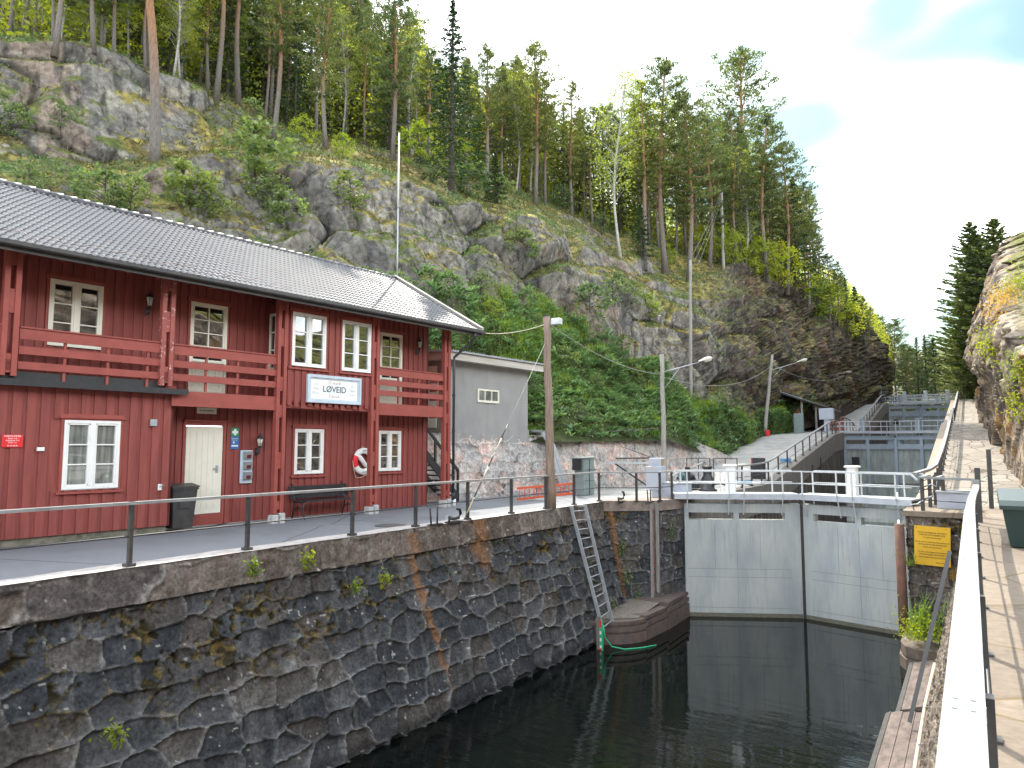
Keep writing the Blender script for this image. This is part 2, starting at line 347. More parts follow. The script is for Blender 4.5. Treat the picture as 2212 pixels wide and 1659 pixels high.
M['stone'] = vcol('masonry_stone', .92, 17, .6, .9, .025, 20, spec=.1)
M['rock'] = vcol('hillside_rock', .9, 2.6, .55, .9, .10, 3.0)
def lichen(m):  # pale lichen and dark weathered stains
    t = m.node_tree; b = next(n for n in t.nodes if n.type == 'BSDF_PRINCIPLED'); src = b.inputs['Base Color'].links[0].from_socket
    n1 = noise(t, 1.1, 10, .72); n2 = noise(t, 2.3, 10, .75, (1, 1, .45))
    c = mixc(t, ramp(t, n1.outputs['Fac'], [(.50, 0.), (.58, .75)]).outputs[0], src, (1.5, 1.5, 1.4), 'MULTIPLY')
    c = mixc(t, ramp(t, n2.outputs['Fac'], [(.53, 0.), (.60, .85)]).outputs[0], c, (.36, .34, .33), 'MULTIPLY'); t.links.new(c, b.inputs['Base Color'])
lichen(M['rock'])
# water
m, t, b, o = newmat('dark_canal_water'); b.inputs['Base Color'].default_value = (.0022, .0036, .003, 1); b.inputs['Roughness'].default_value = .015; b.inputs['IOR'].default_value = 1.36
c = N(t, 'ShaderNodeTexCoord'); mpn = N(t, 'ShaderNodeMapping'); mpn.inputs['Rotation'].default_value = (0, 0, R(33)); mpn.inputs['Scale'].default_value = (.8, 3.2, 1)
nn = N(t, 'ShaderNodeTexNoise'); nn.inputs['Scale'].default_value = 1.1; nn.inputs['Detail'].default_value = 4; t.links.new(c.outputs['Object'], mpn.inputs[0]); t.links.new(mpn.outputs[0], nn.inputs['Vector'])
pn = noise(t, .16, 2, .4); sx = N(t, 'ShaderNodeSeparateXYZ'); t.links.new(c.outputs['Object'], sx.inputs[0])
mr = N(t, 'ShaderNodeMapRange'); mr.inputs[1].default_value = 17.5; mr.inputs[2].default_value = 12.5; t.links.new(sx.outputs['Y'], mr.inputs[0])
mm = N(t, 'ShaderNodeMath', operation='MULTIPLY_ADD'); t.links.new(mr.outputs[0], mm.inputs[0]); t.links.new(ramp(t, pn.outputs['Fac'], [(.36, .25), (.6, 1.)]).outputs[0], mm.inputs[1]); mm.inputs[2].default_value = .035
m2 = N(t, 'ShaderNodeMath', operation='MULTIPLY'); t.links.new(nn.outputs['Fac'], m2.inputs[0]); t.links.new(mm.outputs[0], m2.inputs[1])
bump(t, b, m2.outputs[0], .8, .05); M['water'] = m
# foliage
M['pine'] = leafmat('pine_needles', (.042, .072, .032), (.15, .185, .065), .45, (1.6, 1.5, .65))
M['spruce'] = leafmat('spruce_needles', (.022, .05, .022), (.05, .085, .028), .3)
M['fir'] = leafmat('fir_needles', (.06, .095, .045), (.17, .20, .075), .35)
M['birch'] = leafmat('birch_leaves', (.13, .19, .04), (.27, .33, .07), .6, (1.8, 1.6, .5))
M['shrub'] = leafmat('shrub_leaves', (.075, .13, .055), (.22, .28, .11), .45, (1.4, 1.4, .6))
M['yshrub'] = leafmat('yellow_green_leaves', (.18, .24, .02), (.30, .36, .03), .55)
M['fern'] = leafmat('fern_fronds', (.16, .26, .14), (.36, .48, .24), .4, (1.3, 1.35, .7))
M['grass'] = leafmat('grass_blades', (.12, .22, .03), (.24, .34, .05), .5)
M['heather'] = leafmat('heather_and_moss', (.085, .075, .02), (.21, .18, .05), .3)
M['drygrass'] = leafmat('dry_grass', (.30, .22, .08), (.42, .30, .12), .4)
m, t, b, o = newmat('pine_bark'); c = N(t, 'ShaderNodeTexCoord'); sx = N(t, 'ShaderNodeSeparateXYZ'); t.links.new(c.outputs['Generated'], sx.inputs[0])
hz = ramp(t, sx.outputs['Z'], [(.22, (.16, .14, .125)), (.55, (.26, .135, .065))]); bn = noise(t, 4, 6, .7, (5, 5, 1))
t.links.new(mixc(t, 1., hz.outputs[0], ramp(t, bn.outputs['Fac'], [(.3, .55), (.7, 1.35)]).outputs[0], 'MULTIPLY'), b.inputs['Base Color']); b.inputs['Roughness'].default_value = .9
bump(t, b, bn.outputs['Fac'], .6, .04); M['bark'] = m
M['bark_dark'] = pm('spruce_bark', (.10, .085, .07), (.06, .05, .043), 6, .9, stretch=(4, 4, .8), bs=.5)
M['bark_birch'] = pm('birch_bark', (.40, .385, .35), (.20, .19, .17), 5, .8, stretch=(1, 1, 4), lo=.5, hi=.6)
# ================================================================== ground, basin, walls
def zl(y): return float(np.interp(y, [35, 37, 56, 60, 72, 75, 92, 96, 140], [0, .12, 2.65, 2.85, 3.25, 3.6, 6.6, 6.95, 7.2]))
def zr(y): return float(np.interp(y, [27, 30, 57, 62, 64, 95, 98, 160], [0, .15, 3.3, 3.55, 3.7, 7.0, 7.2, 7.5]))
def struct(name, mb, m): return tag(mb.build(name, m), kind='structure')
def cx(y): return -11.18 + (y + 6) * .0338            # line of the left coping
WZ = -3.85
b_ = MB(); b_.add([(-400, -400, WZ), (400, -400, WZ), (400, 60, WZ), (-400, 60, WZ)], [(0, 1, 2, 3)]); struct('water', b_, M['water'])
b_ = MB(); b_.add([(-8.24, 62, -.5), (-1.66, 62, -.5), (-1.66, 98, -.5), (-8.24, 98, -.5)], [(0, 1, 2, 3)]); struct('chamber_water', b_, M['water'])
b_ = MB(); b_.prism([(-60, -40), (cx(-40)-.42, -40), (cx(21.3)-.42, 21.3), (-10.2, 22.0), (-8.75, 23.2), (-8.27, 24.2), (-8.27, 36), (-60, 36)], -.6, 0)
struct('quay', b_, M['asphalt'])
b_ = MB(); b_.add([(-10.5, 21.4, .004), (-8.8, 22.75, .004), (-8.3, 24.2, .004), (-8.3, 36, .004), (-15, 36, .004), (-14.5, 26.5, .004)], [(0, 1, 2, 3, 4, 5)])
struct('concrete_apron', b_, M['concrete'])
# left ramp and upper paths
ys = np.concatenate([np.arange(36, 100, 1.), np.arange(100, 160, 5.)])
xs = np.linspace(-30, -8.26, 40)
P = np.array([[(x, y, zl(y) + .03*(vnoise(np.array([x*1.5, y*1.5, 3.]))-.5)) for x in xs] for y in ys])
me = grid_mesh('ramp', P, flip=True); me.materials.append(M['concrete']); tag(link('ramp_path', me), kind='structure')
xs = np.linspace(-1.62, 4, 20); ys2 = np.concatenate([np.arange(26.5, 100, 1.), np.arange(100, 200, 5.)])
P = np.array([[(x, y, zr(y)) for x in xs] for y in ys2]); me = grid_mesh('towpath_ramp', P, flip=True); me.materials.append(M['flag']); tag(link('towpath_ramp', me), kind='structure')
b_ = MB(); b_.prism([(-.15, -40), (2.7, -40), (2.7, 26.5), (-1.66, 26.5), (-1.66, 23.05), (-.15, 23.05)], -.5, 0); struct('towpath', b_, M['path'])
b_ = MB(); b_.prism([(2.7, -60), (80, -60), (80, 40), (2.7, 40)], -.6, -.03); struct('ground', b_, pm('gravel_and_turf', (.12, .105, .075), (.06, .08, .03), 1.6, .95, bs=.5, bscale=20))

def masonry(name, P0, P1, D0, D1, sw, sh, bulge=.07, res=.03, seed=1, tone='dark', moss=.0, rust=(), jit=.38, parent=None, thick=.5, rowoff=0.):
    """a stone face between top line P0-P1 and bottom line D0-D1 (outward = left of travel when looking down), real relief, colour per vertex"""
    P0, P1, D0, D1 = [np.array(p, float) for p in (P0, P1, D0, D1)]
    Lu = np.linalg.norm(P1-P0); Lv = np.linalg.norm(D0-P0); nu = max(2, int(Lu/res)); nv = max(2, int(Lv/res))
    u, v = np.meshgrid(np.linspace(0, 1, nu), np.linspace(0, 1, nv), indexing='ij')
    top = P0 + (P1-P0)*u[..., None]; bot = D0 + (D1-D0)*u[..., None]; P = top + (bot-top)*v[..., None]
    nrm = np.cross(P1-P0, D0-P0); nrm /= np.linalg.norm(nrm)
    U = u*Lu; V = v*Lv; Q = np.stack([U, V, np.zeros_like(U)], -1)
    wx = (fbm(Q*1.8, 4, seed)-.5)*sw*.55; wy = (fbm(Q*1.1+9, 4, seed+3)-.5)*sh*.75
    a = (U+wx)/sw; c = (V+wy+rowoff)/sh; r0 = np.floor(c).astype(np.int64)
    f1 = np.full_like(a, 9.); f2 = f1.copy(); sid = f1*0; z0 = r0*0
    for dr in (-1, 0, 1):
        r = r0+dr; off = _h(r, z0, z0, seed+5); wsc = .75+.6*_h(r, z0+1, z0, seed+6); k0 = np.floor((a+off*3)/wsc).astype(np.int64)
        for dc in (-1, 0, 1):
            k = k0+dc; jx = (_h(r, k, z0, seed+7)-.5)*jit*1.5; jy = (_h(r, k, z0+2, seed+8)-.5)*jit
            ax = ((a+off*3)/wsc - (k+.5+jx)); cy = (c-(r+.5+jy)); l = (np.abs(ax*1.0)**2.6+np.abs(cy*1.15)**2.6)**(1/2.6)
            s_ = _h(r, k, z0+3, seed+9); m = l < f1; f2 = np.where(m, f1, np.minimum(f2, l)); sid = np.where(m, s_, sid); f1 = np.where(m, l, f1)
    e = f2-f1; body = sstep(.02, .17, e); joint = 1-sstep(.02, .075, e + (vnoise(Q*14)-.5)*.09)
    n1 = fbm(Q*2.2+3, 5, seed+11); n2 = fbm(Q*9+7, 4, seed+12); n3 = fbm(Q*np.array([6, .8, 1])+5, 4, seed+13); sid2 = (sid*7.31) % 1
    disp = bulge*(body*.8 + (sid-.5)*.7*body) + (n2-.5)*.05 + (n1-.5)*.06 - joint*.025
    P = P + nrm*disp[..., None]
    C = {'dark': ((.052, .056, .062), (.086, .088, .093), (.098, .088, .082), (.22, .217, .21)),
         'brown': ((.13, .105, .09), (.17, .14, .12), (.11, .095, .09), (.27, .25, .23)),
         'pale': ((.44, .39, .36), (.38, .37, .36), (.50, .38, .335), (.42, .41, .39)),
         'sun': ((.22, .175, .14), (.28, .23, .19), (.18, .14, .12), (.20, .18, .15))}[tone]  # last entry: warm brown rubble of the right basin wall
    C = [np.array(x) for x in C]
    col = lerp(C[0], C[1], sstep(.3, .8, sid)); col = lerp(col, C[2], sstep(.68, .8, sid2)*.9)
    col = col*(.55+.9*n1[..., None]) * (.45+1.1*n2[..., None])
    col = lerp(col, C[3], sstep(.55, .75, n3)*.35*(1-sstep(0, 1.5, V)*.3)*(tone != 'pale'))         # lime runs
    jm = joint*(.35+.65*sstep(.35, .6, n1)); col = lerp(col, C[3]*(.7+.6*n2[..., None]), jm*.85)
    col = lerp(col, np.array((.015, .014, .013)), joint*(1-sstep(.30, .42, n1))*.9)                  # open joints
    col = lerp(col, np.array((.46, .44, .40)), (vnoise(Q*13+40) > .93)*(vnoise(Q*2+4) > .5)*.8)       # lichen
    if moss:
        mn = fbm(Q*np.array([1.5, 2.2, 1])+21, 4, seed+20); mk = sstep(.66-moss*.2, .70-moss*.2, mn*.55+.45*n2+joint*.12)*np.exp(-((V-.7)/1.0)**2)
        mt = sstep(.5, .62, vnoise(Q*12+3)); col = lerp(col, lerp(np.array((.035, .028, .012)), np.array((.15, .11, .04)), mt), mk); P = P + nrm*(mk*(.03+.04*n2))[..., None]
    for (ru, v0, v1, wdt) in rust:
        cxr = ru + .12*(V-v0) + (vnoise(np.stack([V*2, V*0, V*0], -1))-.5)*.15
        rk = np.exp(-((U-cxr)/(wdt*(1-.5*sstep(v0, v1, V))))**2)*sstep(v0-.02, v0+.02, V)*(1-sstep(v1-.4, v1, V))*sstep(.2, .55, n2*.5+n3*.5)
        col = lerp(col, np.array((.25, .125, .055)), np.clip(rk*1.1, 0, .75))
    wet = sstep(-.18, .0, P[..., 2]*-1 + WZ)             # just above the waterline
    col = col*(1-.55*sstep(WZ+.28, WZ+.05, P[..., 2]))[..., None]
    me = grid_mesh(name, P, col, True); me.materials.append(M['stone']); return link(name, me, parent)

# --- left basin wall
YA, YB = -8., 21.45
bw = thing('basin_wall', 'long dark rough-stone quay wall with moss and rust runs, opposite the towpath', 'stone wall', (0, 0, 0))
masonry('stonework', (cx(-1), -1, -.5), (cx(YB), YB, -.5), (-10.0, -1, -4.9), (-8.82, YB-.1, -4.9), .64, .42, .11, .024, 3, 'dark', .35, ((13.35, 0, 3.2, .10), (15.8, 0, .9, .28)), parent=bw)
masonry('coping', (cx(-1)+.02, -1, .03), (cx(YB)+.02, YB, .03), (cx(-1)+.05, -1, -.52), (cx(YB)+.05, YB, -.52), 1.75, .62, .025, .03, 8, 'brown', 0, ((13.35, .1, 2, .13), (15.8, 0, 2, .28)), .12, bw, rowoff=.04)
masonry('stonework', (cx(-20), -20, .0), (cx(-1), -1, .0), (cx(-20)+1, -20, -4.6), (-10.0, -1, -4.9), 1.1, .50, .085, .12, 4, 'dark', 0, parent=bw)
mb = MB(); p = [(cx(y)+.03+.02*math.sin(y*7), y) for y in np.arange(-20, 21.6, .35)]
for (x0, y0), (x1, y1) in zip(p[:-1], p[1:]):
    z = .034; mb.add([(x0-.47+.04*math.sin(y0*3), y0, z), (x0, y0, z), (x1, y1, z), (x1-.47+.04*math.sin(y1*3), y1, z)], [(0, 1, 2, 3)])
mb.build('coping_top', pm('pale_granite_edge', (.50, .46, .44), (.34, .31, .30), 5, .85, bs=.5, bscale=25), bw)
# --- bastion before the gate
bs_ = thing('lock_bastion', 'dark squared-stone pier with green tufts between the slanting ladder and the lower lock gate', 'stone pier', (-9.5, 22.3, 0))
def rel(ob, r=None): ob.matrix_parent_inverse = Matrix.Translation(-ob.parent.location); return ob
rel(masonry('stonework', (-10.3, 21.4, -.02), (-9.0, 22.35, -.02), (-10.3, 21.4, -3.4), (-9.0, 22.35, -3.4), .62, .44, .05, .03, 14, 'dark', .45, ((.3, 0, 3.3, .10),), .14, bs_))
rel(masonry('stonework', (-8.86, 22.55, -.02), (-8.30, 24.1, -.02), (-8.86, 22.55, -4.6), (-8.30, 24.1, -4.6), .60, .44, .05, .03, 16, 'dark', .0, (), .14, bs_))
mb = MB(); mb.prism([(-9.05, 22.4), (-8.86, 22.5), (-8.9, 23.4), (-9.2, 23.4)], -4.5, -.05); mb.build('recess', M['concrete_old'], bs_)
mb = MB(); mb.prism([(-10.35, 21.35), (-9.0, 22.3), (-8.80, 22.5), (-8.26, 24.2), (-9.4, 24.2), (-10.6, 21.9)], -.28, .055); mb.build('capstone', pm('brown_capstone', (.30, .24, .20), (.17, .13, .115), 4, .85, bs=.6, bscale=14), bs_)  # brown capstone mottled with a darker brown
mb = MB()
def sill(mb, pts, zt):
    for off, z0, z1 in ((0, zt-.10, zt), (-.05, zt-.17, zt-.10), (.02, zt-.30, zt-.17), (-.03, zt-.36, zt-.30), (.03, -5, zt-.36)):
        pp = []
        for x, y, fx, fy in pts: pp.append((x+off*fx, y+off*fy))
        mb.prism(pp, z0, z1)
arc = [(-9.55, 18.9, 0, 0), (-9.15, 19.15, .7, -.7), (-8.85, 19.35, .7, -.7), (-8.55, 19.65, .8, -.6), (-8.38, 20.0, 1, -.2), (-8.33, 20.22, 1, 0), (-9.9, 20.22, 0, 0)]
sill(mb, arc, -3.22); sill(mb, [(-8.32, 20.28, 1, 0), (-8.24, 21.75, 1, 0), (-9.2, 21.75, 0, 0), (-9.9, 20.28, 0, 0)], -3.16)
sill(mb, [(-8.22, 21.8, 1, 0), (-8.26, 24.0, 1, 0), (-8.9, 24.0, 0, 0), (-9.2, 21.8, 0, 0)], -3.05)
st = mb.build('footing', pm('moulded_footing_stone', (.16, .11, .09), (.09, .075, .07), 4, .8, bs=.6, bscale=10), bs_)
mb = MB(); mb.add([(-10.2, 20.4, -3.20), (-9.3, 19.4, -3.20), (-8.5, 20.0, -3.20), (-8.5, 22.2, -3.05), (-9.4, 22.2, -3.05)], [(0, 1, 2, 3, 4)]); mb.build('debris', pm('gravelly_debris', (.22, .19, .16), (.12, .10, .08), 14, .95, bs=.9, bscale=30), bs_)
# --- right basin wall, ledge, sign pier
rw = thing('basin_wall', 'sunlit battered rubble wall dropping from the towpath to the planked ledge', 'stone wall', (0, 0, 0))
masonry('stonework', (-.13, 23, -.2), (-.13, 2.5, -.2), (-1.0, 23, -3.5), (-.95, 2.5, -3.5), .55, .34, .06, .035, 23, 'sun', .2, parent=rw)
masonry('coping', (-.135, 23, .0), (-.135, 2, .0), (-.12, 23, -.24), (-.12, 2, -.24), 1.2, .4, .02, .05, 24, 'sun', 0, (), .1, rw)
lg = thing('planked_ledge', 'narrow pinkish planked ledge along the foot of the sunlit wall, just above the water', 'ledge', (0, 0, 0))
for i, (x0, x1, z0, z1) in enumerate(((-1.74, -1.64, -3.62, -3.56), (-1.63, -1.42, -3.56, -3.50), (-1.41, -1.19, -3.50, -3.44), (-1.18, -.90, -3.44, -3.38))):
    for k, (ya, yb) in enumerate(((4, 12.9), (13.0, 16.9), (17, 21.4))):
        mb = MB(); q = .16*max(0, k-1)
        mb.prism_y([(x0+q, z0-.09), (x1+q, z1-.09), (x1+q, z1), (x0+q, z0)], ya + .1*i, yb - .06*i); mb.build('plank', M['ledge'] if i else M['black_worn'], lg)
mb = MB(); mb.prism_y([(-1.60, -4.8), (-.5, -4.8), (-.5, -3.5), (-1.60, -3.72)], 3, 22); mb.build('footing', M['concrete_old'], lg)
sp = thing('sign_pier', 'squared dark-stone pier with a sunlit top that carries the yellow notice, right of the gate', 'stone pier', (-1., 23.5, 0))
rel(masonry('stonework', (-1.62, 22.95, .03), (-.14, 22.95, .03), (-1.62, 22.95, -3.6), (-.14, 22.95, -3.6), .50, .40, .05, .025, 31, 'brown', .4, (), .14, sp))
rel(masonry('stonework', (-1.66, 26.4, .03), (-1.66, 22.95, .03), (-1.66, 26.4, -3.6), (-1.66, 22.95, -3.6), .50, .40, .05, .04, 33, 'brown', .2, (), .14, sp))
mb = MB(); mb.prism([(-1.70, 22.9), (-.12, 22.9), (-.12, 26), (-1.70, 26)], -.1, .045); mb.build('capstone', M['path'], sp)
mb = MB()
for off, z0, z1 in ((0, -3.3, -3.05), (-.04, -3.36, -3.3), (.04, -5, -3.36)):
    mb.prism([(-1.80-off, 21.6), (-1.66, 21.15-off), (-1.35, 20.95-off), (-.9, 21.0), (-.7, 23.1), (-1.82-off, 23.3)], z0-.2, z1-.2)
mb.build('footing', pm('rounded_footing_stone', (.17, .13, .105), (.10, .08, .065), 4, .8, bs=.5), sp)
# --- chamber walls upstream
cw = thing('chamber_wall', 'left lock chamber wall of rusty sheet piling below a weathered concrete edge', 'wall', (0, 0, 0))
mb = MB(); ysq = [24.15] + list(np.arange(25, 120, 1.))
for y0, y1 in zip(ysq[:-1], ysq[1:]):
    a, c = zl(y0)+.02, zl(y1)+.02; mb.add([(-8.24, y0, a), (-8.24, y1, c), (-8.24, y1, c-1.25), (-8.24, y0, a-1.25), (-8.75, y0, a), (-8.75, y1, c)], [(3, 2, 1, 0), (0, 1, 5, 4)])
mb.build('concrete_edge', M['concrete_old'], cw)
for (ya, yb, zb) in ((25, 60, -5), (61, 98, -1.5)):
    mb = MB(); y = ya
    while y < yb:
        t1, t2 = zl(y)-1.1, zl(y+.3)-1.1
        pr = [(-8.27, y), (-8.27, y+.30), (-8.55, y+.38), (-8.55, y+.66), (-8.27, y+.74)]
        for (xa, yaa), (xb, ybb) in zip(pr[:-1], pr[1:]): mb.add([(xa, yaa, t1), (xb, ybb, t1), (xb, ybb, zb), (xa, yaa, zb)], [(0, 3, 2, 1)])
        y += .74
    mb.build('sheet_piling', M['sheetpile'], cw)
for y in (46.5, 49.5):
    mb = MB(); mb.box(-8.26, -8.21, y, y+.35, zl(y)-2.0, zl(y)-.7); mb.build('niche', M['black'], cw)
cw2 = thing('chamber_wall', 'concrete right-hand lock chamber wall below the climbing flagstone path', 'wall', (0, 0, 0))
mb = MB(); ysq = list(np.arange(26.4, 120, 2.))
for y0, y1 in zip(ysq[:-1], ysq[1:]): mb.add([(-1.66, y0, zr(y0)+.0), (-1.66, y1, zr(y1)+.0), (-1.66, y1, -5), (-1.66, y0, -5)], [(0, 1, 2, 3)])
mb.build('concrete_face', M['concrete_old'], cw2)
mb = MB()
for y0, y1 in zip(ysq[:-1], ysq[1:]): mb.add([(-1.68, y0, zr(y0)+.03), (-1.25, y0, zr(y0)+.03), (-1.25, y1, zr(y1)+.03), (-1.68, y1, zr(y1)+.03)], [(0, 1, 2, 3)])
mb.build('edge_stones', pm('reddish_edge_stones', (.34, .26, .20), (.24, .19, .16), 3, .85, bs=.4), cw2)
# --- granite retaining wall behind the apron
rt = thing('retaining_wall', 'pale pinkish granite rubble wall below the grey building and the fern slope', 'stone wall', (0, 0, 0))
rl_top = [(-16.1, 17.2), (-15.3, 19.7), (-14.86, 24.3), (-13.65, 27.5), (-13.42, 39)]; rl_bot = [(-15.6, 17.1), (-14.82, 19.6), (-14.4, 24.2), (-13.2, 27.5), (-12.95, 39)]
for k in range(4): masonry('stonework', (*rl_top[k], 2.3), (*rl_top[k+1], 2.3), (*rl_bot[k], -.1), (*rl_bot[k+1], -.1), .62, .36, .05, .04, 41+k*3, 'pale', .0, (), .5, rt)
mb = MB(); mb.prism([(-20, 17.2), (-16.14, 17.2), (-15.34, 19.7), (-14.9, 24.3), (-13.69, 27.5), (-13.46, 39), (-20, 39)], 2.0, 2.24); mb.build('wall_top', pm('mossy_wall_top', (.10, .11, .035), (.17, .15, .06), 6, .95, bs=.6), rt)
masonry('sloping_rock', (-13.42, 39, 2.32), (-11.6, 46.5, .55), (-12.95, 38.9, -.1), (-11.4, 46.4, .3), 2.6, 1.3, .10, .08, 44, 'pale', .0, (), .45, rt)

# ================================================================== hillside
COLS = [-420, -150, 0, 200, 335, 450, 550, 640, 750, 860, 1000, 1130, 1220, 1300, 1450, 1560, 1600, 1700, 1800, 1870, 1905, 1925]
# level: 0 foot, 1 cliff base, 2 first edge, 3 bench back, 4 upper edge, 5 wood floor, 6 far
RR = {-420: (19, 24, 29, 34, 37, 55, 110), -150: (20, 25, 29, 34, 38, 58, 110), 0: (21.5, 25.5, 29, 34, 38, 60, 115), 200: (21.5, 26, 30, 35, 39, 60, 115), 335: (21.5, 26.5, 31, 36, 41, 62, 115),
      450: (21.5, 27, 31.5, 37, 43, 63, 115), 550: (21.5, 27.5, 32, 38, 45, 65, 115), 640: (21, 28, 32.5, 39, 48, 68, 118), 750: (22, 28, 33.5, 41, 49, 69, 120), 860: (24.5, 29, 35, 42, 50, 70, 122), 1000: (27.2, 32, 37, 43, 52, 75, 125),
      1130: (28.4, 36, 40, 47, 57, 80, 130), 1220: (28.6, 38, 42, 49, 59, 83, 132), 1300: (30.8, 40, 44, 51, 61, 86, 135), 1450: (37.3, 46, 50, 55, 67, 92, 140), 1560: (46, 52, 56, 60, 68, 95, 145), 1600: (50, 54, 58, 62, 69, 97, 145),
      1700: (62, 64, 67, 70, 74, 100, 150), 1800: (79, 81, 83, 85, 89, 112, 160), 1870: (92, 94, 96, 98, 102, 125, 170), 1905: (101, 103, 105, 107, 111, 130, 175), 1925: (112, 113, 114, 115, 118, 140, 180)}
YY = {-420: (860, 600, 400, 330, 40, -10, -70), -150: (860, 570, 390, 330, 60, 10, -50), 0: (860, 560, 395, 332, 92, 40, -10), 200: (860, 560, 410, 345, 108, 62, 20), 335: (870, 560, 352, 335, 165, 100, 60),
      450: (880, 590, 350, 330, 205, 150, 110), 550: (880, 600, 365, 322, 252, 195, 150), 640: (890, 610, 352, 318, 288, 240, 190), 750: (900, 620, 372, 335, 320, 270, 230), 860: (935, 630, 392, 352, 335, 300, 260), 1000: (948, 650, 448, 415, 392, 350, 310),
      1130: (944, 665, 468, 452, 428, 395, 370), 1220: (942, 700, 530, 505, 465, 430, 405), 1300: (942, 752, 592, 560, 498, 465, 440), 1450: (942, 838, 705, 640, 548, 512, 490), 1560: (988, 905, 760, 650, 568, 540, 520), 1600: (1004, 925, 770, 645, 578, 555, 540),
      1700: (930, 880, 760, 690, 622, 600, 585), 1800: (905, 850, 780, 715, 668, 645, 630), 1870: (880, 845, 800, 755, 712, 700, 690), 1905: (865, 842, 815, 790, 768, 755, 745), 1925: (862, 850, 838, 826, 812, 800, 790)}
nc = 720; nr = 400
pxs = np.concatenate([np.linspace(-420, 0, 40)[:-1], np.linspace(0, 1925, nc)]); nc = len(pxs)
lev = np.interp(np.linspace(0, 1, nr), [0, .2, .5, .64, .84, .95, 1], [0, 1, 2, 3, 4, 5, 6])
Rr = np.array([[np.interp(p, COLS, [RR[c][k] for c in COLS]) for k in range(7)] for p in pxs])
Yy = np.array([[np.interp(p, COLS, [YY[c][k] for c in COLS]) for k in range(7)] for p in pxs])
rr = np.array([np.interp(lev, range(7), Rr[i]) for i in range(nc)]); yy = np.array([np.interp(lev, range(7), Yy[i]) for i in range(nc)])
def smooth(a, k, ax):
    ker = np.hanning(k+2)[1:-1]; ker /= ker.sum(); pad = [(0, 0), (0, 0)]; pad[ax] = (k//2, k//2)
    return np.apply_along_axis(lambda v: np.convolve(v, ker, 'valid'), ax, np.pad(a, pad, 'edge'))
rr = smooth(smooth(rr, 15, 0), 9, 1); yy = smooth(smooth(yy, 21, 0), 7, 1)
TP = np.zeros((nc, nr, 3))
for i, p in enumerate(pxs):
    for j in range(nr):
        v = at_r(p, yy[i, j], rr[i, j]); TP[i, j] = v
# rock relief
du = np.gradient(TP, axis=0); dv = np.gradient(TP, axis=1); nn_ = np.cross(du, dv); nn_ /= (np.linalg.norm(nn_, axis=-1, keepdims=True)+1e-9)
nn_ *= np.where((nn_[..., 2:3] < 0), -1, 1)
steep = 1-sstep(.55, .85, nn_[..., 2]); far = (lev[None, :] > 4.15)*1.
lvl = np.repeat(lev[None, :], nc, 0); pxg = np.repeat(pxs[:, None], nr, 1)
Qt = TP.copy(); Qt = Qt + (fbm(TP*.25, 3, 2)[..., None]-.5)*2.5
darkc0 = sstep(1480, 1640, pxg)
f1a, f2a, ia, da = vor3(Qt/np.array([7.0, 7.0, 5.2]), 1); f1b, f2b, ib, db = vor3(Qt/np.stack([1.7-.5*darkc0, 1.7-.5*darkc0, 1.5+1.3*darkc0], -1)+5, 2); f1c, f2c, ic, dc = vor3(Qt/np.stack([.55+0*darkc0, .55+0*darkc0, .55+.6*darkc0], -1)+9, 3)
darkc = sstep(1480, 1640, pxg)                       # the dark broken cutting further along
tilt = lambda d, i, k: d[..., 0]*((i*13.7) % 1-.5)*k + d[..., 2]*((i*29.3) % 1-.5)*k + d[..., 1]*((i*5.9) % 1-.5)*k
amp = (.25+.75*steep)*(1-.75*far)*sstep(0, .5, lvl)
ea, eb, ec = f2a-f1a, f2b-f1b, f2c-f1c
slab = sstep(2.9, 3.1, lvl)*(1-sstep(4.0, 4.2, lvl))*(1-sstep(560, 700, pxg)); amp = amp*(1-.45*slab)
disp = amp*(.95*sstep(0, .22, ea)*(.5+ia) + tilt(da, ia, 2.8)*sstep(0, .30, ea) - .22*(1-sstep(0, .03, ea)))
disp += amp*(.27+.7*darkc)*(1-.5*slab)*(.30*sstep(0, .22, eb)*(.4+1.2*ib) + tilt(db, ib, .9)*sstep(0, .25, eb) - .08*(1-sstep(0, .035, eb)))
disp += amp*(.30+.9*darkc)*(.10*sstep(0, .25, ec)*(.3+1.4*ic) + tilt(dc, ic, .35)*sstep(0, .25, ec))
disp += (fbm(TP*.35, 3, 7)-.5)*1.3*(.3+.7*steep) + (fbm(TP*2.6, 4, 8)-.5)*.14 - .5*amp
disp *= (1 - .75*sstep(1, .3, lvl))
TD = TP + nn_*disp[..., None]
TD[..., 2] = np.where(lvl < .12, TP[..., 2]-.25, TD[..., 2])
du = np.gradient(TD, axis=0); dv = np.gradient(TD, axis=1); n2_ = np.cross(du, dv); n2_ /= (np.linalg.norm(n2_, axis=-1, keepdims=True)+1e-9); n2_ *= np.where((n2_*nn_).sum(-1, keepdims=True) < 0, -1, 1)
up = n2_[..., 2]
ng = fbm(TD*.6+3, 5, 21); nf = fbm(TD*3+3, 4, 22); ns = fbm(TD*np.array([2.2, 2.2, .35]), 4, 23)
rockc = lerp(np.array((.21, .20, .185)), np.array((.31, .285, .255)), sstep(.35, .65, ng)); rockc = lerp(rockc, np.array((.30, .225, .18)), sstep(.55, .68, fbm(TD*.35+8, 3, 25))*.7)
rockc = lerp(rockc, np.array((.085, .082, .08)), sstep(.52, .68, ns)*.75); rockc = lerp(rockc, np.array((.42, .43, .40)), sstep(.62, .72, nf)*sstep(.45, .6, ng)*.7)
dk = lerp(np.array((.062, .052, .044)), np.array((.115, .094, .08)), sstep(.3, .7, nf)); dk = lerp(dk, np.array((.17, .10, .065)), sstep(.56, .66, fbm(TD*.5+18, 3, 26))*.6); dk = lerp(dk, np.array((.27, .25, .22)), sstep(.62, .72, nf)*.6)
rockc = lerp(rockc, dk, darkc)
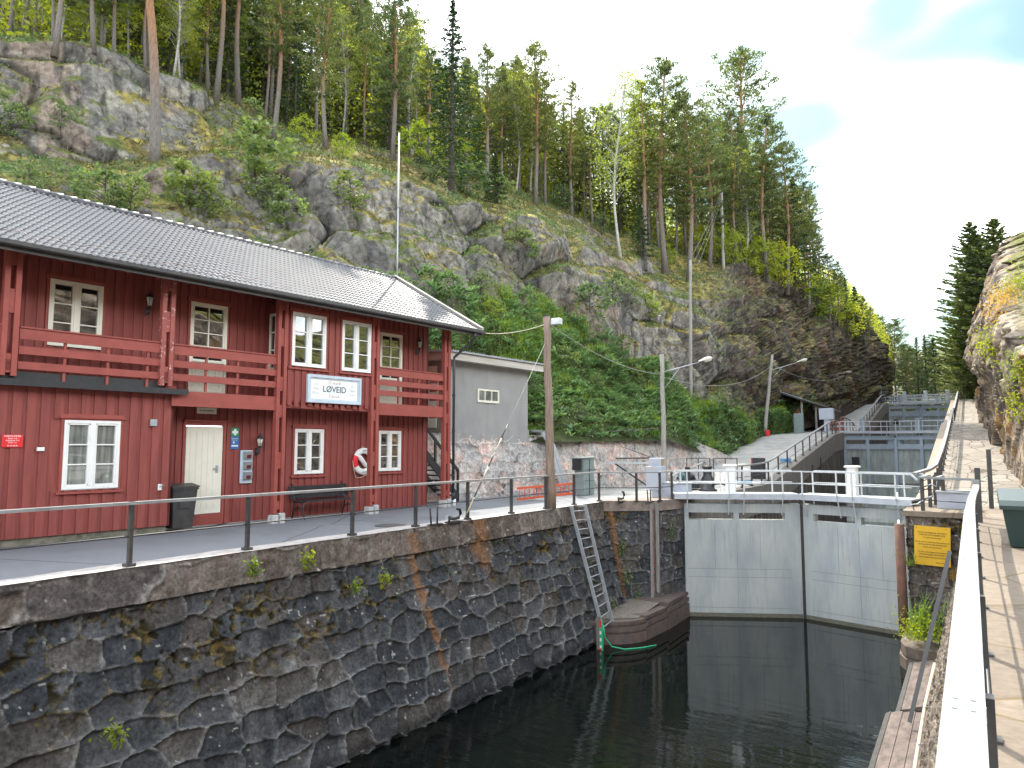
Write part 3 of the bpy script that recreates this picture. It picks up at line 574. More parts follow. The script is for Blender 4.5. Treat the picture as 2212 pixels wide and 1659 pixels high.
crack = np.clip((1-sstep(.0, .05, f2a-f1a))*.8+(1-sstep(0, .05, f2b-f1b))*.45, 0, 1)*steep; rockc = lerp(rockc, np.array((.02, .018, .016)), crack)
mossm = sstep(.40, .60, up*.95 + (ng-.5)*.8 + (nf-.5)*.35); mossc = lerp(np.array((.085, .07, .022)), np.array((.22, .185, .055)), sstep(.4, .65, nf)); mossc = lerp(mossc, np.array((.05, .085, .02)), sstep(.45, .6, fbm(TD*.5+30, 3, 27))*.7)
# the overgrown bank: below level ~1 right of the house, plus the strip behind the roof
bank = np.clip(sstep(1.15, .85, lvl)*sstep(900, 1000, pxg)*(1-sstep(1690, 1760, pxg)) + sstep(1.0, .7, lvl)*(pxg < 950), 0, 1)
rockc = rockc*.66; col = lerp(rockc, mossc, mossm*(1-.4*darkc)); col = lerp(col, np.array((.045, .06, .02))*(.7+.6*nf[..., None]), bank)
wood = sstep(4.0, 4.3, lvl); col = lerp(col, lerp(np.array((.06, .055, .02)), np.array((.13, .12, .035)), sstep(.4, .6, ng)), wood*.85)
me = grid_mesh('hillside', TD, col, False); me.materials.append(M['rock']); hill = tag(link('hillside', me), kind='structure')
def bvh_of(P):
    m, n = P.shape[:2]; idx = np.arange(m*n).reshape(m, n); q = np.stack([idx[:-1, :-1], idx[1:, :-1], idx[1:, 1:], idx[:-1, 1:]], -1).reshape(-1, 4)
    return BVHTree.FromPolygons([tuple(v) for v in P.reshape(-1, 3)], [tuple(f) for f in q.tolist()])
HB = bvh_of(TD[::3, ::3])
def on_hill(x, y, minz=None):
    h = HB.ray_cast(Vector((x, y, 200)), Vector((0, 0, -1))); return h[0].z if h[0] is not None else None
def see_hill(px, py):
    h = HB.ray_cast(Vector((0, 0, EYE)), ray(px, py).normalized()); return h[0]

# --- right-hand cliff above the towpath (runs back past the camera, where the house windows mirror it)
cy_ = [-45, -20, 0, 12, 20, 25, 29, 34, 42, 50, 60, 75, 95, 125, 150]
cx_ = [17, 15, 13, 10, 6.5, 3.4, 1.75, 1.35, 1.15, 1.1, 1.1, 1.3, 1.7, 3.5, 14]
prof = {-45: 12, 0: 12, 12: 12, 20: 9, 24: 6, 28: 4.6, 33: 6.0, 40: 8.4, 50: 10.5, 60: 13, 75: 14, 95: 14, 125: 12, 150: 9}
ny, nz = 520, 230; yv = np.interp(np.linspace(0, 1, ny), [0, .12, .85, 1], [-45, 18, 80, 150])
CP = np.zeros((ny, nz, 3))
for i, y in enumerate(yv):
    x0 = np.interp(y, cy_, cx_); H = np.interp(y, list(prof), list(prof.values())); zb = zr(y)-.15 if y > 26 else -.2
    for j, tt in enumerate(np.linspace(0, 1.5, nz)):
        h = min(tt, 1)*H
        near = math.exp(-((y-50)/20)**2)
        lean = .10*h*(1-near) + near*np.interp(h, [0, 3.2, 4.6, 6.5, 10, 14, 20], [0, .05, -.75, -.35, .9, 2.2, 4.6])
        CP[i, j] = (x0 + lean + (max(tt-1, 0))*24, y, zb + h + max(tt-1, 0)*10)
rot = R(-50); Qc = CP.copy(); Qc[..., 1] = CP[..., 1]*math.cos(rot)+CP[..., 2]*math.sin(rot); Qc[..., 2] = -CP[..., 1]*math.sin(rot)+CP[..., 2]*math.cos(rot)
Qc += (fbm(CP*.4, 3, 5)[..., None]-.5)*1.2
g1, g2, gi, gd = vor3(Qc/np.array([3., 8., 2.1]), 11); h1, h2, hi_, hd = vor3(Qc/np.array([1.2, 2.6, .7])+4, 12)
dsp = sstep(0, .15, g2-g1)*(gi*1.1-.5) + sstep(0, .15, h2-h1)*(hi_*.45-.2) - .15*(1-sstep(0, .05, g2-g1)) + (fbm(CP*1.5, 5, 14)-.5)*.45
fade = sstep(-1, 6, CP[..., 2]-0)*.75+.25
CPD = CP + np.stack([-dsp*fade, 0*dsp, 0*dsp], -1)
nq = fbm(CP*2.4, 5, 31); nb = fbm(Qc*np.array([1, .3, 3.]), 4, 32)
ccol = lerp(np.array((.23, .18, .14)), np.array((.35, .285, .225)), sstep(.35, .65, nq)); ccol = lerp(ccol, np.array((.11, .092, .085)), sstep(.48, .60, nb)*.85)
ccol = lerp(ccol, np.array((.03, .026, .023)), (1-sstep(0, .05, g2-g1))*.85); ccol = lerp(ccol, np.array((.36, .20, .07)), sstep(.60, .68, fbm(CP*.7+2, 3, 33))*.6)
topm = sstep(1.0, 1.05, np.repeat(np.linspace(0, 1.5, nz)[None, :], ny, 0)); ccol = lerp(ccol, np.array((.12, .12, .03)), topm)
me = grid_mesh('cliff', CPD, ccol, False, True); me.materials.append(M['rock']); cliff = tag(link('cliff', me), kind='structure'); CB = bvh_of(CPD[::2, ::2])

# --- far knoll closing the valley and the ground beyond
fn = 120; fx = np.linspace(-120, 60, fn); fy = np.linspace(100, 330, fn)
FP = np.zeros((fn, fn, 3))
for i, x in enumerate(fx):
    for j, y in enumerate(fy):
        z = 7 + 17*math.exp(-((x+8)/20)**2-((y-185)/26)**2) + 22*math.exp(-((x+75)/35)**2) + 20*math.exp(-((x-45)/22)**2) + .05*max(0, y-200)
        z = 7 + (z-7)*float(sstep(112, 160, y)) if x > -40 else z
        FP[i, j] = (x, y, z)
FP[..., 2] += (fbm(FP*.12, 5, 41)-.5)*4*sstep(118, 150, FP[..., 1])
FP[..., 2] -= 1.0
fc = lerp(np.array((.09, .09, .03)), np.array((.16, .14, .05)), sstep(.4, .6, fbm(FP*.3, 4, 42))); fc = lerp(fc, np.array((.30, .27, .24)), sstep(.56, .62, fbm(FP*.16+9, 4, 43)))
me = grid_mesh('far_hill', FP, fc, True); me.materials.append(M['rock']); farh = tag(link('far_hill', me), kind='structure'); FB = bvh_of(FP)
# ================================================================== red house
HA = R(5.6); HO = Vector((-13.942, 14.516, 0)); HR = R(90) - HA
def HL(s, w_, z=0.): return HO + Vector((math.sin(HA), math.cos(HA), 0))*s + Vector((-math.cos(HA), math.sin(HA), 0))*w_ + Vector((0, 0, z))
house = thing('red_house', 'two-storey red board-and-batten lock house with grey tiled roof, white windows and balconies', 'house', HO, HR)
def txt(name, s, size, m, parent, loc, rx=90, align='CENTER', ext=.001, rz=0, sx=1, off=0):
    c = bpy.data.curves.new(name, 'FONT'); c.body = s; c.size = size; c.align_x = align; c.align_y = 'CENTER'; c.extrude = ext; c.offset = off
    o = bpy.data.objects.new(name, c); SC.collection.objects.link(o)
    me = bpy.data.meshes.new_from_object(o.evaluated_get(bpy.context.evaluated_depsgraph_get())); bpy.data.objects.remove(o)
    me.name = name; me.materials.clear(); me.materials.append(m); ob = link(name, me, parent); ob.location = loc; ob.rotation_euler = (R(rx), 0, rz); ob.scale = (sx, 1, 1); return ob
def boards(mb, s0, s1, z0, z1, w_, holes=(), pitch=.205, bw_=.125, side=-1, zb=None):
    """panel with vertical over-boards; holes (s0,s1,z0,z1); zb: lower edge of the boards, optionally ragged"""
    ss = sorted({s0, s1} | {h[k] for h in holes for k in (0, 1) if s0 < h[k] < s1})
    for a, b in zip(ss[:-1], ss[1:]):
        cuts = sorted([(h[2], h[3]) for h in holes if h[0] < (a+b)/2 < h[1]]); z = z0
        for c0, c1 in cuts + [(z1, z1)]:
            if c0 > z: mb.box(a, b, w_, w_+.06, z, c0)
            z = max(z, c1)
    s = s0 + .04; k = 0
    while s + bw_ < s1 + .01:
        k += 1; cuts = sorted([(h[2]-.0, h[3]) for h in holes if h[0]-.01 < s+bw_ and s < h[1]+.01]); z = (zb(k) if zb else z0) ; jj = .004*((k*7) % 3)
        for c0, c1 in cuts + [(z1, z1)]:
            if c0-z > .05: mb.box(s, s+bw_, w_-.024-jj*.5, w_, z, c0)
            z = max(z, c1)
        s += pitch
def side_boards(mb, w0, w1, z0, z1, s_, sign):           # wall facing +-s
    mb.box(min(s_, s_-sign*.06), max(s_, s_-sign*.06), w0, w1, z0, z1); w_ = w0+.05
    while w_+.12 < w1: mb.box(min(s_, s_+sign*.024), max(s_, s_+sign*.024), w_, w_+.12, z0, z1); w_ += .205
def window(s0, s1, z0, z1, w_, cols=2, rows=3, glass='glass', name='window', fm='white', trim=True, panel=None, sash=True, label=None):
    """white casement window: frame, sashes with glazing bars, a pane behind; head and sill boards in red"""
    mb = MB(); f = .055; d0, d1 = w_-.05, w_+.05; zp = z0 if panel is None else panel
    mb.box(s0, s1, d0, d1, z1-f, z1); mb.box(s0, s1, d0, d1, z0, z0+f); mb.box(s0, s0+f, d0, d1, z0+f, z1-f); mb.box(s1-f, s1, d0, d1, z0+f, z1-f)
    mid = (s0+s1)/2; parts = [(s0+f, s1-f)]
    if sash and cols == 2: mb.box(mid-.045, mid+.045, d0-.006, d1, z0+f, z1-f); parts = [(s0+f, mid-.045), (mid+.045, s1-f)]
    for a, b in parts:
        g = .035; zz0 = zp + (f if panel is None else 0)
        if panel is None: mb.box(a, b, d0+.012, d1-.01, zz0, zz0+g)
        mb.box(a, b, d0+.012, d1-.01, z1-f-g, z1-f); mb.box(a, a+g, d0+.012, d1-.01, zz0, z1-f); mb.box(b-g, b, d0+.012, d1-.01, zz0, z1-f)
        for k in range(1, rows):
            z = zz0+g + (z1-f-g-zz0-g)*k/rows; mb.box(a+g, b-g, d0+.02, d1-.02, z-.012, z+.012)
        if not sash and cols == 2: mb.box((a+b)/2-.014, (a+b)/2+.014, d0+.022, d1-.02, zz0+g, z1-f-g)
    fr = mb.build(name, M[fm], house, label=label)
    gl = MB(); gl.box(s0+f*.5, s1-f*.5, w_+.01, w_+.02, zp+.01, z1-f*.5); gl.build('pane', M[glass], fr)
    if panel is not None:
        pb = MB(); pb.box(s0+f, s1-f, w_-.02, w_+.03, z0+f, zp-.03); n = 9
        for k in range(n): a = s0+f+.03 + (s1-s0-2*f-.06)*k/n; pb.box(a, a+(s1-s0-2*f-.06)/n-.012, w_-.03, w_-.02, z0+f+.05, zp-.08)
        pb.box(s0+f, s1-f, w_-.045, w_+.03, zp-.03, zp+.03); pb.build('panel', M['cream'], fr)
    if trim:
        tb = MB(); tb.box(s0-.09, s1+.09, w_-.075, w_, z1+.035, z1+.075); tb.box(s0-.07, s1+.07, w_-.04, w_, z1, z1+.12)
        tb.box(s0-.10, s1+.10, w_-.08, w_, z0-.09, z0-.05); tb.box(s0-.05, s0, w_-.035, w_, z0-.05, z1); tb.box(s1, s1+.05, w_-.035, w_, z0-.05, z1); tb.build('trim', M['red_trim'], fr)
    return fr
WW = .75
gw = [(-2.03, -1.12), (.83, 1.70)]                   # ground-floor windows
gh = [(-2.03, -1.12, 1.12, 2.31), (.83, 1.70, 1.12, 2.28), (-4.94, -4.01, .0, 2.35)]
mb = MB(); boards(mb, -5.60, 2.87, .02, 3.0, WW, gh); side_boards(mb, WW, 6.4, .02, 6.0, 2.87, 1); mb.build('wall', M['red'], house, label='lower boarded wall')
uh = [(-7.86, -6.82, 3.85, 5.24), (-4.95, -4.0, 3.08, 5.24), (.80, 1.72, 3.08, 5.24)]
mb = MB(); boards(mb, -13, 2.87, 3.0, 5.75, WW, uh); mb.build('wall', M['red'], house, label='upper boarded wall behind the balconies')
# projecting bay above the sign board
bh = [(-2.73, -1.67, 3.84, 5.24), (-1.19, -.16, 3.84, 5.24)]
mb = MB(); boards(mb, -2.84, -.12, 2.98, 5.45, -.02, bh, zb=lambda k: 2.80+.035*((k*5) % 3)); mb.box(-2.84, -.12, .0, WW, 2.93, 2.98)
mb.build('bay_wall', M['red'], house)
mb = MB(); side_boards(mb, .06, WW, 2.98, 5.45, -2.84, -1); side_boards(mb, .06, WW, 2.98, 5.45, -.12, 1); mb.build('bay_side', M['red'], house)
# extension below the left balcony
eh = [(-7.70, -6.63, 1.0, 2.38)]
mb = MB(); boards(mb, -13, -5.55, .16, 3.0, .08, eh, pitch=.232, bw_=.15); side_boards(mb, .08, WW, .16, 3.0, -5.55, 1); mb.build('annex_wall', M['red'], house)
mb = MB(); mb.box(-13, -5.6, .12, .7, -.1, .17); mb.build('plinth', pm('rough_plinth_stone', (.22, .20, .16), (.10, .10, .07), 7, .95, bs=.9, bscale=20), house)
mb = MB(); mb.prism_x([(-.16, 3.0), (.8, 3.0), (.8, 3.17), (-.16, 3.07)], -13, -5.40); mb.box(-13, -5.38, -.20, -.16, 2.96, 3.08); mb.box(-12.9, -5.85, .02, .06, 3.08, 3.24); mb.build('annex_roof', M['black'], house)
for (s0, s1) in gw: window(s0, s1, 1.12, 2.30, WW)
window(-7.68, -6.65, 1.02, 2.36, .08, glass='glass_curtain')
window(-7.84, -6.84, 3.87, 5.22, WW, fm='cream'); window(-2.71, -1.69, 3.86, 5.22, -.02); window(-1.17, -.18, 3.86, 5.22, -.02)
window(-4.93, -4.02, 3.10, 5.22, WW, 2, 4, name='balcony_door', fm='cream', panel=3.85, sash=False); window(.82, 1.70, 3.10, 5.22, WW, 2, 4, name='balcony_door', fm='cream', panel=3.85, sash=False)
# narrow window in the flank of the bay
mb = MB(); X = -2.88
for a, b, c, d in ((.14, .19, 3.75, 5.2), (.60, .65, 3.75, 5.2), (.19, .60, 3.75, 3.82), (.19, .60, 5.13, 5.2), (.19, .60, 4.25, 4.275), (.19, .60, 4.70, 4.725), (.37, .40, 3.82, 5.13)): mb.box(X-.03, X+.02, a, b, c, d)
fr = mb.build('window', M['cream'], house); mb = MB(); mb.box(X+.0, X+.01, .16, .62, 3.78, 5.18); mb.build('pane', M['glass'], fr)
# ground-floor door
mb = MB(); mb.box(-4.92, -4.03, WW-.03, WW+.03, .29, 2.31)
for k in range(5): mb.box(-4.82+k*.142, -4.82+k*.142+.132, WW-.038, WW-.03, .62, 2.20)
for k in range(5): mb.box(-4.80+k*.142, -4.80+k*.142+.092, WW-.038, WW-.03, .42, .53)
door = mb.build('door', M['cream'], house)
mb = MB(); mb.box(-4.19, -4.13, WW-.05, WW-.036, 1.22, 1.40); mb.beam((-4.16, WW-.08, 1.33), (-4.27, WW-.08, 1.325), .02, .02); mb.beam((-4.16, WW-.04, 1.33), (-4.16, WW-.09, 1.33), .02, .02); mb.build('handle', M['galv'], door)
mb = MB()
for z in (.9, 1.9): mb.box(-4.945, -4.925, WW-.05, WW-.02, z, z+.12)
mb.build('hinge', M['galv'], door)
mb = MB(); mb.box(-5.0, -3.95, WW-.09, WW, 2.42, 2.46); mb.box(-5.0, -4.94, WW-.04, WW, .02, 2.42); mb.box(-4.01, -3.95, WW-.04, WW, .02, 2.42); mb.box(-4.94, -4.01, WW-.045, WW, .02, .28); mb.box(-4.94, -4.01, WW-.04, WW, 2.33, 2.42); mb.build('door_frame', M['red_trim'], house)
# floor of balconies, fascia, columns
mb = MB(); mb.box(-5.5, 2.95, .02, WW, 2.80, 2.90); mb.box(-13, -5.5, .1, WW, 3.10, 3.16); mb.build('balcony_floor', M['red_trim'], house)
cols_ = [(-11.6, 1), (-8.68, 1), (-5.80, 1), (-2.97, 0), (.0, 0), (2.90, 0)]
for i, (s, upper) in enumerate(cols_):
    mb = MB(); z0 = 3.14 if upper else .22; pe = 'red_peel' if i == 2 else 'red_trim'
    for ds in (-.11, .07): mb.box(s+ds-.045, s+ds+.045, -.09, .05, z0, 5.48)
    for za, zb in ((z0+.1, z0+.3), (1.3, 1.7), (2.55, 2.85), (3.2, 3.55), (4.3, 4.75), (5.2, 5.45)):
        if za > z0: mb.box(s-.066, s+.026, -.065, .02, za, zb)
    c = mb.build('column', M[pe], house)
    if not upper:
        mb = MB(); mb.cbox(s-.20, s-.03, -.14, .10, 0, .20, .02); mb.cbox(s+.0, s+.15, -.14, .10, 0, .24, .02); mb.build('column_foot', pm('whitewashed_footing', (.50, .50, .49), (.36, .36, .35), 9, .9, bs=.5), c)
for (s0, s1, zs, st) in ((-11.45, -8.83, ((3.84, 4.04), (3.56, 3.71), (3.28, 3.42)), 3), (-8.54, -5.95, ((3.84, 4.04), (3.56, 3.71), (3.28, 3.42)), 3),
                         (-5.66, -3.12, ((3.84, 4.04), (3.56, 3.71), (3.27, 3.42), (2.72, 3.05)), 3), (.11, 2.78, ((3.84, 4.04), (3.56, 3.71), (3.27, 3.42), (2.72, 3.05)), 3)):
    mb = MB()
    for a, b in zs: mb.box(s0, s1, -.045, -.015, a, b)
    mb.box(s0, s1, -.07, .03, 4.045, 4.075)
    for k in range(1, st+1): x = s0+(s1-s0)*k/(st+.3); mb.box(x-.025, x+.025, -.012, .03, 3.07, 4.04)
    mb.build('balcony_rail', M['red_trim'], house)
mb = MB()                                              # right-hand end of the balcony
for a, b in ((3.84, 4.04), (3.56, 3.71), (3.27, 3.42), (2.72, 3.05)): mb.box(2.93, 2.96, .06, WW, a, b)
mb.build('balcony_rail', M['red_trim'], house)
# roof
EW, EZ, RW, RZ, S0, S1 = -.68, 5.47, 3.36, 7.74, -13.2, 3.80
slope = math.atan2(RZ-EZ, RW-EW); Ls = math.hypot(RW-EW, RZ-EZ)
def tile_side(sgn, name):
    wl, rl = .135, .245; ns = int((S1-S0)/wl*7); rows = int(Ls/rl)+1
    s = np.linspace(S0, S1, ns); t_ = []; hh = []
    for r_ in range(rows): t_ += [r_*rl, r_*rl+.002, r_*rl+.02, (r_+1)*rl-.018]; hh += [.0, .020, .020, .004]
    t_ = np.clip(np.array(t_), 0, Ls); hh = np.array(hh)
    ph = (s/wl) % 1; prof_ = .036*np.where(ph < .6, np.sin(np.pi*ph/.6)**.8, -.35*np.sin(np.pi*(ph-.6)/.4))
    Sg, Tg = np.meshgrid(s, t_, indexing='ij'); Hg = hh[None, :] + prof_[:, None] + (fbm(np.stack([Sg*.6, Tg*.6, Sg*0], -1), 2, 3)-.5)*.03
    wv_ = EW + Tg*math.cos(slope) - Hg*math.sin(slope); zv = EZ + Tg*math.sin(slope) + Hg*math.cos(slope)
    if sgn < 0: wv_ = 2*RW - wv_
    me = grid_mesh(name, np.stack([Sg, wv_, zv], -1), smooth=True, flip=sgn > 0)
    # smooth across the wave, flat at the row steps
    me.materials.append(M['tile']); return link(name, me, house)
tile_side(1, 'roof'); tile_side(-1, 'roof')
mb = MB(); s = S0
while s < S1-.05: mb.tube([(s, RW, RZ+.0), (s+.30, RW, RZ+.022)], [.085, .095], 10); s += .29
mb.build('ridge_tiles', M['tile'], house)
mb = MB()
for sg in (1, -1):
    f = (lambda q: q) if sg > 0 else (lambda q: 2*RW-q)
    mb.beam((S1+.01, f(EW-.03), EZ+.02), (S1+.01, f(RW), RZ+.045), .035, .20, (0, 0, 1)); mb.beam((S1-.03, f(EW-.03), EZ+.115), (S1-.03, f(RW), RZ+.14), .12, .02)
mb.build('verge_board', M['greyboard'], house)
mb = MB()
for sg in (1, -1):
    f = (lambda q: q) if sg > 0 else (lambda q: 2*RW-q)
    ws = [EW+.03, RW]; zz = [EZ-.06, RZ-.09]; q = [(f(ws[0]), zz[0]), (f(ws[1]), zz[1]), (f(ws[1]), zz[1]+.03), (f(ws[0]), zz[0]+.03)]; mb.prism_x(q, S0, S1-.02)
s = S0+.3
while s < S1: mb.beam((s, EW+.06, EZ-.12), (s, WW+.2, EZ-.12+(WW+.14-EW)*math.tan(slope)), .06, .12); s += .6
mb.prism_x([(WW, 5.5), (5.97, 5.5), (RW, 7.55)], 2.80, 2.865)
mb.build('soffit', M['red'], house)
mb = MB()
prg = [(0, 0), (-.105, .01), (-.125, .035), (-.125, .105), (-.115, .105), (-.115, .04), (-.10, .02), (0, .012)]
mb.prism_x([(EW-.0+y, EZ-.095+z) for y, z in prg], S0, S1+.05)
mb.prism_x([(EW+.0, EZ-.16), (EW+.02, EZ-.16), (EW+.02, EZ+.04), (EW+.0, EZ+.04)], S0, S1)
gut = mb.build('gutter', M['black_worn'], house)
mb = MB(); r_ = .042
mb.tube([(3.42, EW-.06, EZ-.10), (3.42, EW-.05, EZ-.22), (3.40, EW+.02, EZ-.34), (3.16, -.10, 4.62), (3.13, -.12, 4.50), (3.13, -.12, .42)], r_, 10)
for z in (.9, 2.3, 3.4): mb.tube([(3.13, -.12, z), (3.13, -.12, z+.06)], r_+.012, 10)
mb.tube([(3.13, -.12, .42), (3.13, -.12, .2)], r_+.012, 10); mb.build('downpipe', M['black'], house)
mb = MB(); mb.tube([(3.17, -.13, 0), (3.17, -.13, .22)], .05, 10); mb.build('drain_collar', M['white'], house)
mb = MB()                                              # loose heating cable along the eave tiles
s = -9.3; pts = []
rg = random.Random(5)
while s < -3: pts.append((s, EW+.1+rg.random()*.22, EZ+.17+rg.random()*.12)); s += .09+rg.random()*.12
mb.tube(pts, .006, 4); mb.build('heating_cable', flat('dark_red_cable', (.09, .03, .025)), house)

def on_wall(name, label, cat, s, w_, z, group=None): return thing(name, label, cat, HL(s, w_, z), HR, group)
# sign board
sg = on_wall('sign_board', 'white station board with pale blue frame lettered LØVEID under the upper bay windows', 'sign', -1.40, -.05, 3.32)
mb = MB(); hw, hh_ = .86, .36
mb.box(-hw+.06, hw-.06, -.03, 0, -hh_+.06, hh_-.06); mb.build('board', M['signwhite'], sg)
mb = MB()
for a, b, c, d in ((-hw, hw, hh_-.07, hh_), (-hw, hw, -hh_, -hh_+.07), (-hw, -hw+.07, -hh_+.07, hh_-.07), (hw-.07, hw, -hh_+.07, hh_-.07)): mb.box(a, b, -.075, 0, c, d)
for a, b, c, d in ((-hw+.07, hw-.07, hh_-.10, hh_-.07), (-hw+.07, hw-.07, -hh_+.07, -hh_+.10), (-hw+.07, -hw+.10, -hh_+.10, hh_-.10), (hw-.10, hw-.07, -hh_+.10, hh_-.10)): mb.box(a, b, -.05, -.03, c, d)
mb.build('frame', M['signframe'], sg)
y_ = -.033
txt('lettering', 'LØVEID', .225, M['text_blue'], sg, (0, y_, -.0), sx=.98, off=.003); txt('lettering', '15 m.o.h.', .115, M['text_faded'], sg, (0, y_, .175)); txt('lettering', '5 m.o.h.', .115, M['text_faded'], sg, (0, y_, -.175))
for k, sx_ in ((('Fra', 'Dalen', '99 km.'), -.58), (('Fra', 'Skien', '6 km.'), .60)):
    for i, tx in enumerate(k): txt('lettering', tx, .085, M['text_pale'], sg, (sx_, y_, .12-.115*i))
# door sign
ds = on_wall('door_sign', 'small cream nameplate with dark capitals above the white ground-floor door', 'sign', -4.46, WW-.03, 2.68)
mb = MB(); mb.box(-.24, .24, -.02, 0, -.07, .07); mb.build('plate', M['cream'], ds); txt('lettering', 'SELVBETJENING', .058, M['text_dark'], ds, (0, -.022, 0), sx=.86)
fs = on_wall('first_aid_sign', 'green sign with white cross, fixed above a blue notice beside the door', 'sign', -3.72, WW-.03, 2.19)
mb = MB(); mb.box(-.10, .10, -.012, 0, -.105, .105); mb.build('plate', M['signgreen'], fs)
mb = MB(); mb.box(-.03, .03, -.015, -.0125, -.075, .075); mb.box(-.075, -.03, -.015, -.0125, -.03, .03); mb.box(.03, .075, -.015, -.0125, -.03, .03); mb.build('cross', M['text_white'], fs)
bs2 = on_wall('safety_notice', 'blue notice with white lines, directly below the green cross sign', 'sign', -3.72, WW-.03, 1.93)
mb = MB(); mb.box(-.105, .105, -.012, 0, -.15, .15); mb.build('plate', M['signblue'], bs2)
txt('lettering', 'Hjertestarter', .034, M['text_white'], bs2, (0, -.014, .11)); txt('lettering', 'finnes her', .034, M['text_white'], bs2, (0, -.014, .07))
mb = MB(); mb.box(-.085, .085, -.015, -.0125, -.09, -.055); mb.prism_y([(-.055, .03), (.0, .03), (-.028, -.03)], -.015, -.0125); mb.build('marks', M['text_white'], bs2)
rs = on_wall('emergency_sign', 'small red plate of emergency numbers at the far left of the annex wall', 'sign', -8.53, .04, 1.95)
mb = MB(); mb.box(-.165, .165, -.012, 0, -.115, .115); mb.box(-.155, .155, -.013, -.012, -.062, -.054); mb.build('plate', M['signred'], rs)
for s_, z_, q in (('NØDNUMMER', .088, .042), ('Brann 110', .045, .034), ('Ambulanse 113', .008, .034), ('Politi 112', -.030, .034), ('35 50 20 00', -.088, .034)): txt('lettering', s_, q, M['text_white'], rs, (0, -.014, z_))
for nm, lb, s_, z_, a, b in (('junction_box', 'tiny white box on the annex wall between the red plate and the window', -8.07, 1.80, .06, .035), ('wall_vent', 'small grey square vent on the annex wall right of the big window', -6.0, 2.35, .07, .07)):
    t_ = on_wall(nm, lb, 'box' if a == .06 else 'vent', s_, .05, z_); mb = MB(); mb.cbox(-a, a, -.05, 0, -b, b, .004)
    mb.build('cover', M['white'] if a == .06 else M['galv'], t_)
    if a > .06:
        mb = MB()
        for k in range(4): mb.box(-.055, .055, -.056, -.051, -.05+k*.028, -.036+k*.028)
        mb.build('louvres', M['grey_box'], t_)
    else: mb = MB(); mb.tube([(0, -.02, .035), (0, -.02, .075)], .006, 6); mb.build('cable_gland', M['black'], t_)
tp = on_wall('wall_tap', 'white garden tap on the annex corner left of the wheelie bin', 'tap', -5.80, .05, .98)
mb = MB(); mb.box(-.04, .04, -.015, 0, -.06, .07); mb.build('backplate', M['white'], tp); mb = MB(); mb.tube([(0, -.01, .02), (0, -.09, .02), (.01, -.10, -.06)], .013, 8); mb.tube([(-.02, -.06, .05), (.07, -.07, .045)], .007, 6); mb.build('spout', M['galv'], tp)
br = on_wall('brochure_rack', 'tall pale rack with three brochure pockets on the wall right of the door', 'rack', -3.41, WW-.03, 1.35)
mb = MB(); mb.cbox(-.16, .16, -.05, 0, -.40, .40, .01); mb.build('frame', M['signframe'], br)
for k in range(3):
    z = -.32+k*.25; mb = MB(); mb.prism_x([(-.05, z), (-.13, z+.02), (-.15, z+.19), (-.05, z+.19)], -.10, .11); p_ = mb.build('pocket', M['galv'], br)
    mb = MB(); mb.prism_x([(-.137, z+.03), (-.142, z+.03), (-.152, z+.11), (-.147, z+.11)], -.05, .06); mb.build('leaflet', flat('maroon_leaflet', (.12, .015, .02)), p_)
def lantern(s, w_, z, label):
    """black wall lantern; z is the height of the glass"""
    t_ = on_wall('wall_lantern', label, 'lamp', s, w_, z, 'black lanterns on the red house')
    mb = MB(); mb.box(-.035, .035, -.02, 0, -.30, -.12); mb.tube([(0, -.01, -.24), (0, -.10, -.26), (0, -.14, -.20), (0, -.14, -.12)], .012, 6); mb.tube([(0, -.01, -.15), (0, -.08, -.12)], .008, 6); mb.build('bracket', M['black'], t_)
    mb = MB(); mb.lathe([(.035, -.12), (.05, -.10), (.05, -.085)], (0, -.14, 0), 6); mb.lathe([(.095, .10), (.10, .115), (.05, .17), (.022, .20), (.022, .23), (.0, .26)], (0, -.14, 0), 6)
    for k in range(6): a = math.pi/3*k; mb.beam((.05*math.cos(a), -.14+.05*math.sin(a), -.085), (.088*math.cos(a), -.14+.088*math.sin(a), .11), .008, .008)
    mb.build('cage', M['black'], t_); mb = MB(); mb.lathe([(.0, -.08), (.044, -.08), (.082, .105), (0, .105)], (0, -.14, 0), 6); mb.build('glass', M['lampglass'], t_)
lantern(-5.93, WW-.03, 5.02, 'black wall lantern high on the balcony wall beside the peeling column'); lantern(2.31, WW-.03, 4.98, 'black wall lantern at the right-hand end of the upper balcony'); lantern(-3.12, WW-.03, 1.93, 'black wall lantern on the ground floor right of the brochure rack')
# lifebuoy
lb = on_wall('lifebuoy', 'red and white lifebuoy hanging on the house wall between the ground-floor windows', 'lifebuoy', .22, WW-.10, 1.42)
def ring_part(mb, a0, a1, R0=.30, r0=.085, n=14):
    vs = []; fs = []; m_ = 14
    for i in range(n+1):
        a = a0+(a1-a0)*i/n
        for k in range(m_):
            b = 2*math.pi*k/m_; rr_ = R0+r0*math.cos(b); vs.append((rr_*math.cos(a), r0*.7*math.sin(b), rr_*math.sin(a)))
    for i in range(n):
        for k in range(m_): j = (k+1) % m_; fs.append((i*m_+k, i*m_+j, (i+1)*m_+j, (i+1)*m_+k))
    mb.add(vs, fs, True)
for k in range(2):
    mb = MB(); ring_part(mb, R(28+180*k), R(152+180*k)); mb.build('white_section', M['ringwhite'], lb); mb = MB(); ring_part(mb, R(152+180*k), R(208+180*k)); mb.build('red_section', M['ringred'], lb)
mb = MB(); mb.tube([(-.20, -.03, .16), (-.16, -.03, .12), (.06, -.03, -.12), (.09, -.03, -.15)], [.03, .062, .062, .03], 10); mb.tube([(.09, -.03, -.15), (.17, -.03, -.23)], [.026, .05], 8); mb.build('throw_line_float', M['ringwhite'], lb)
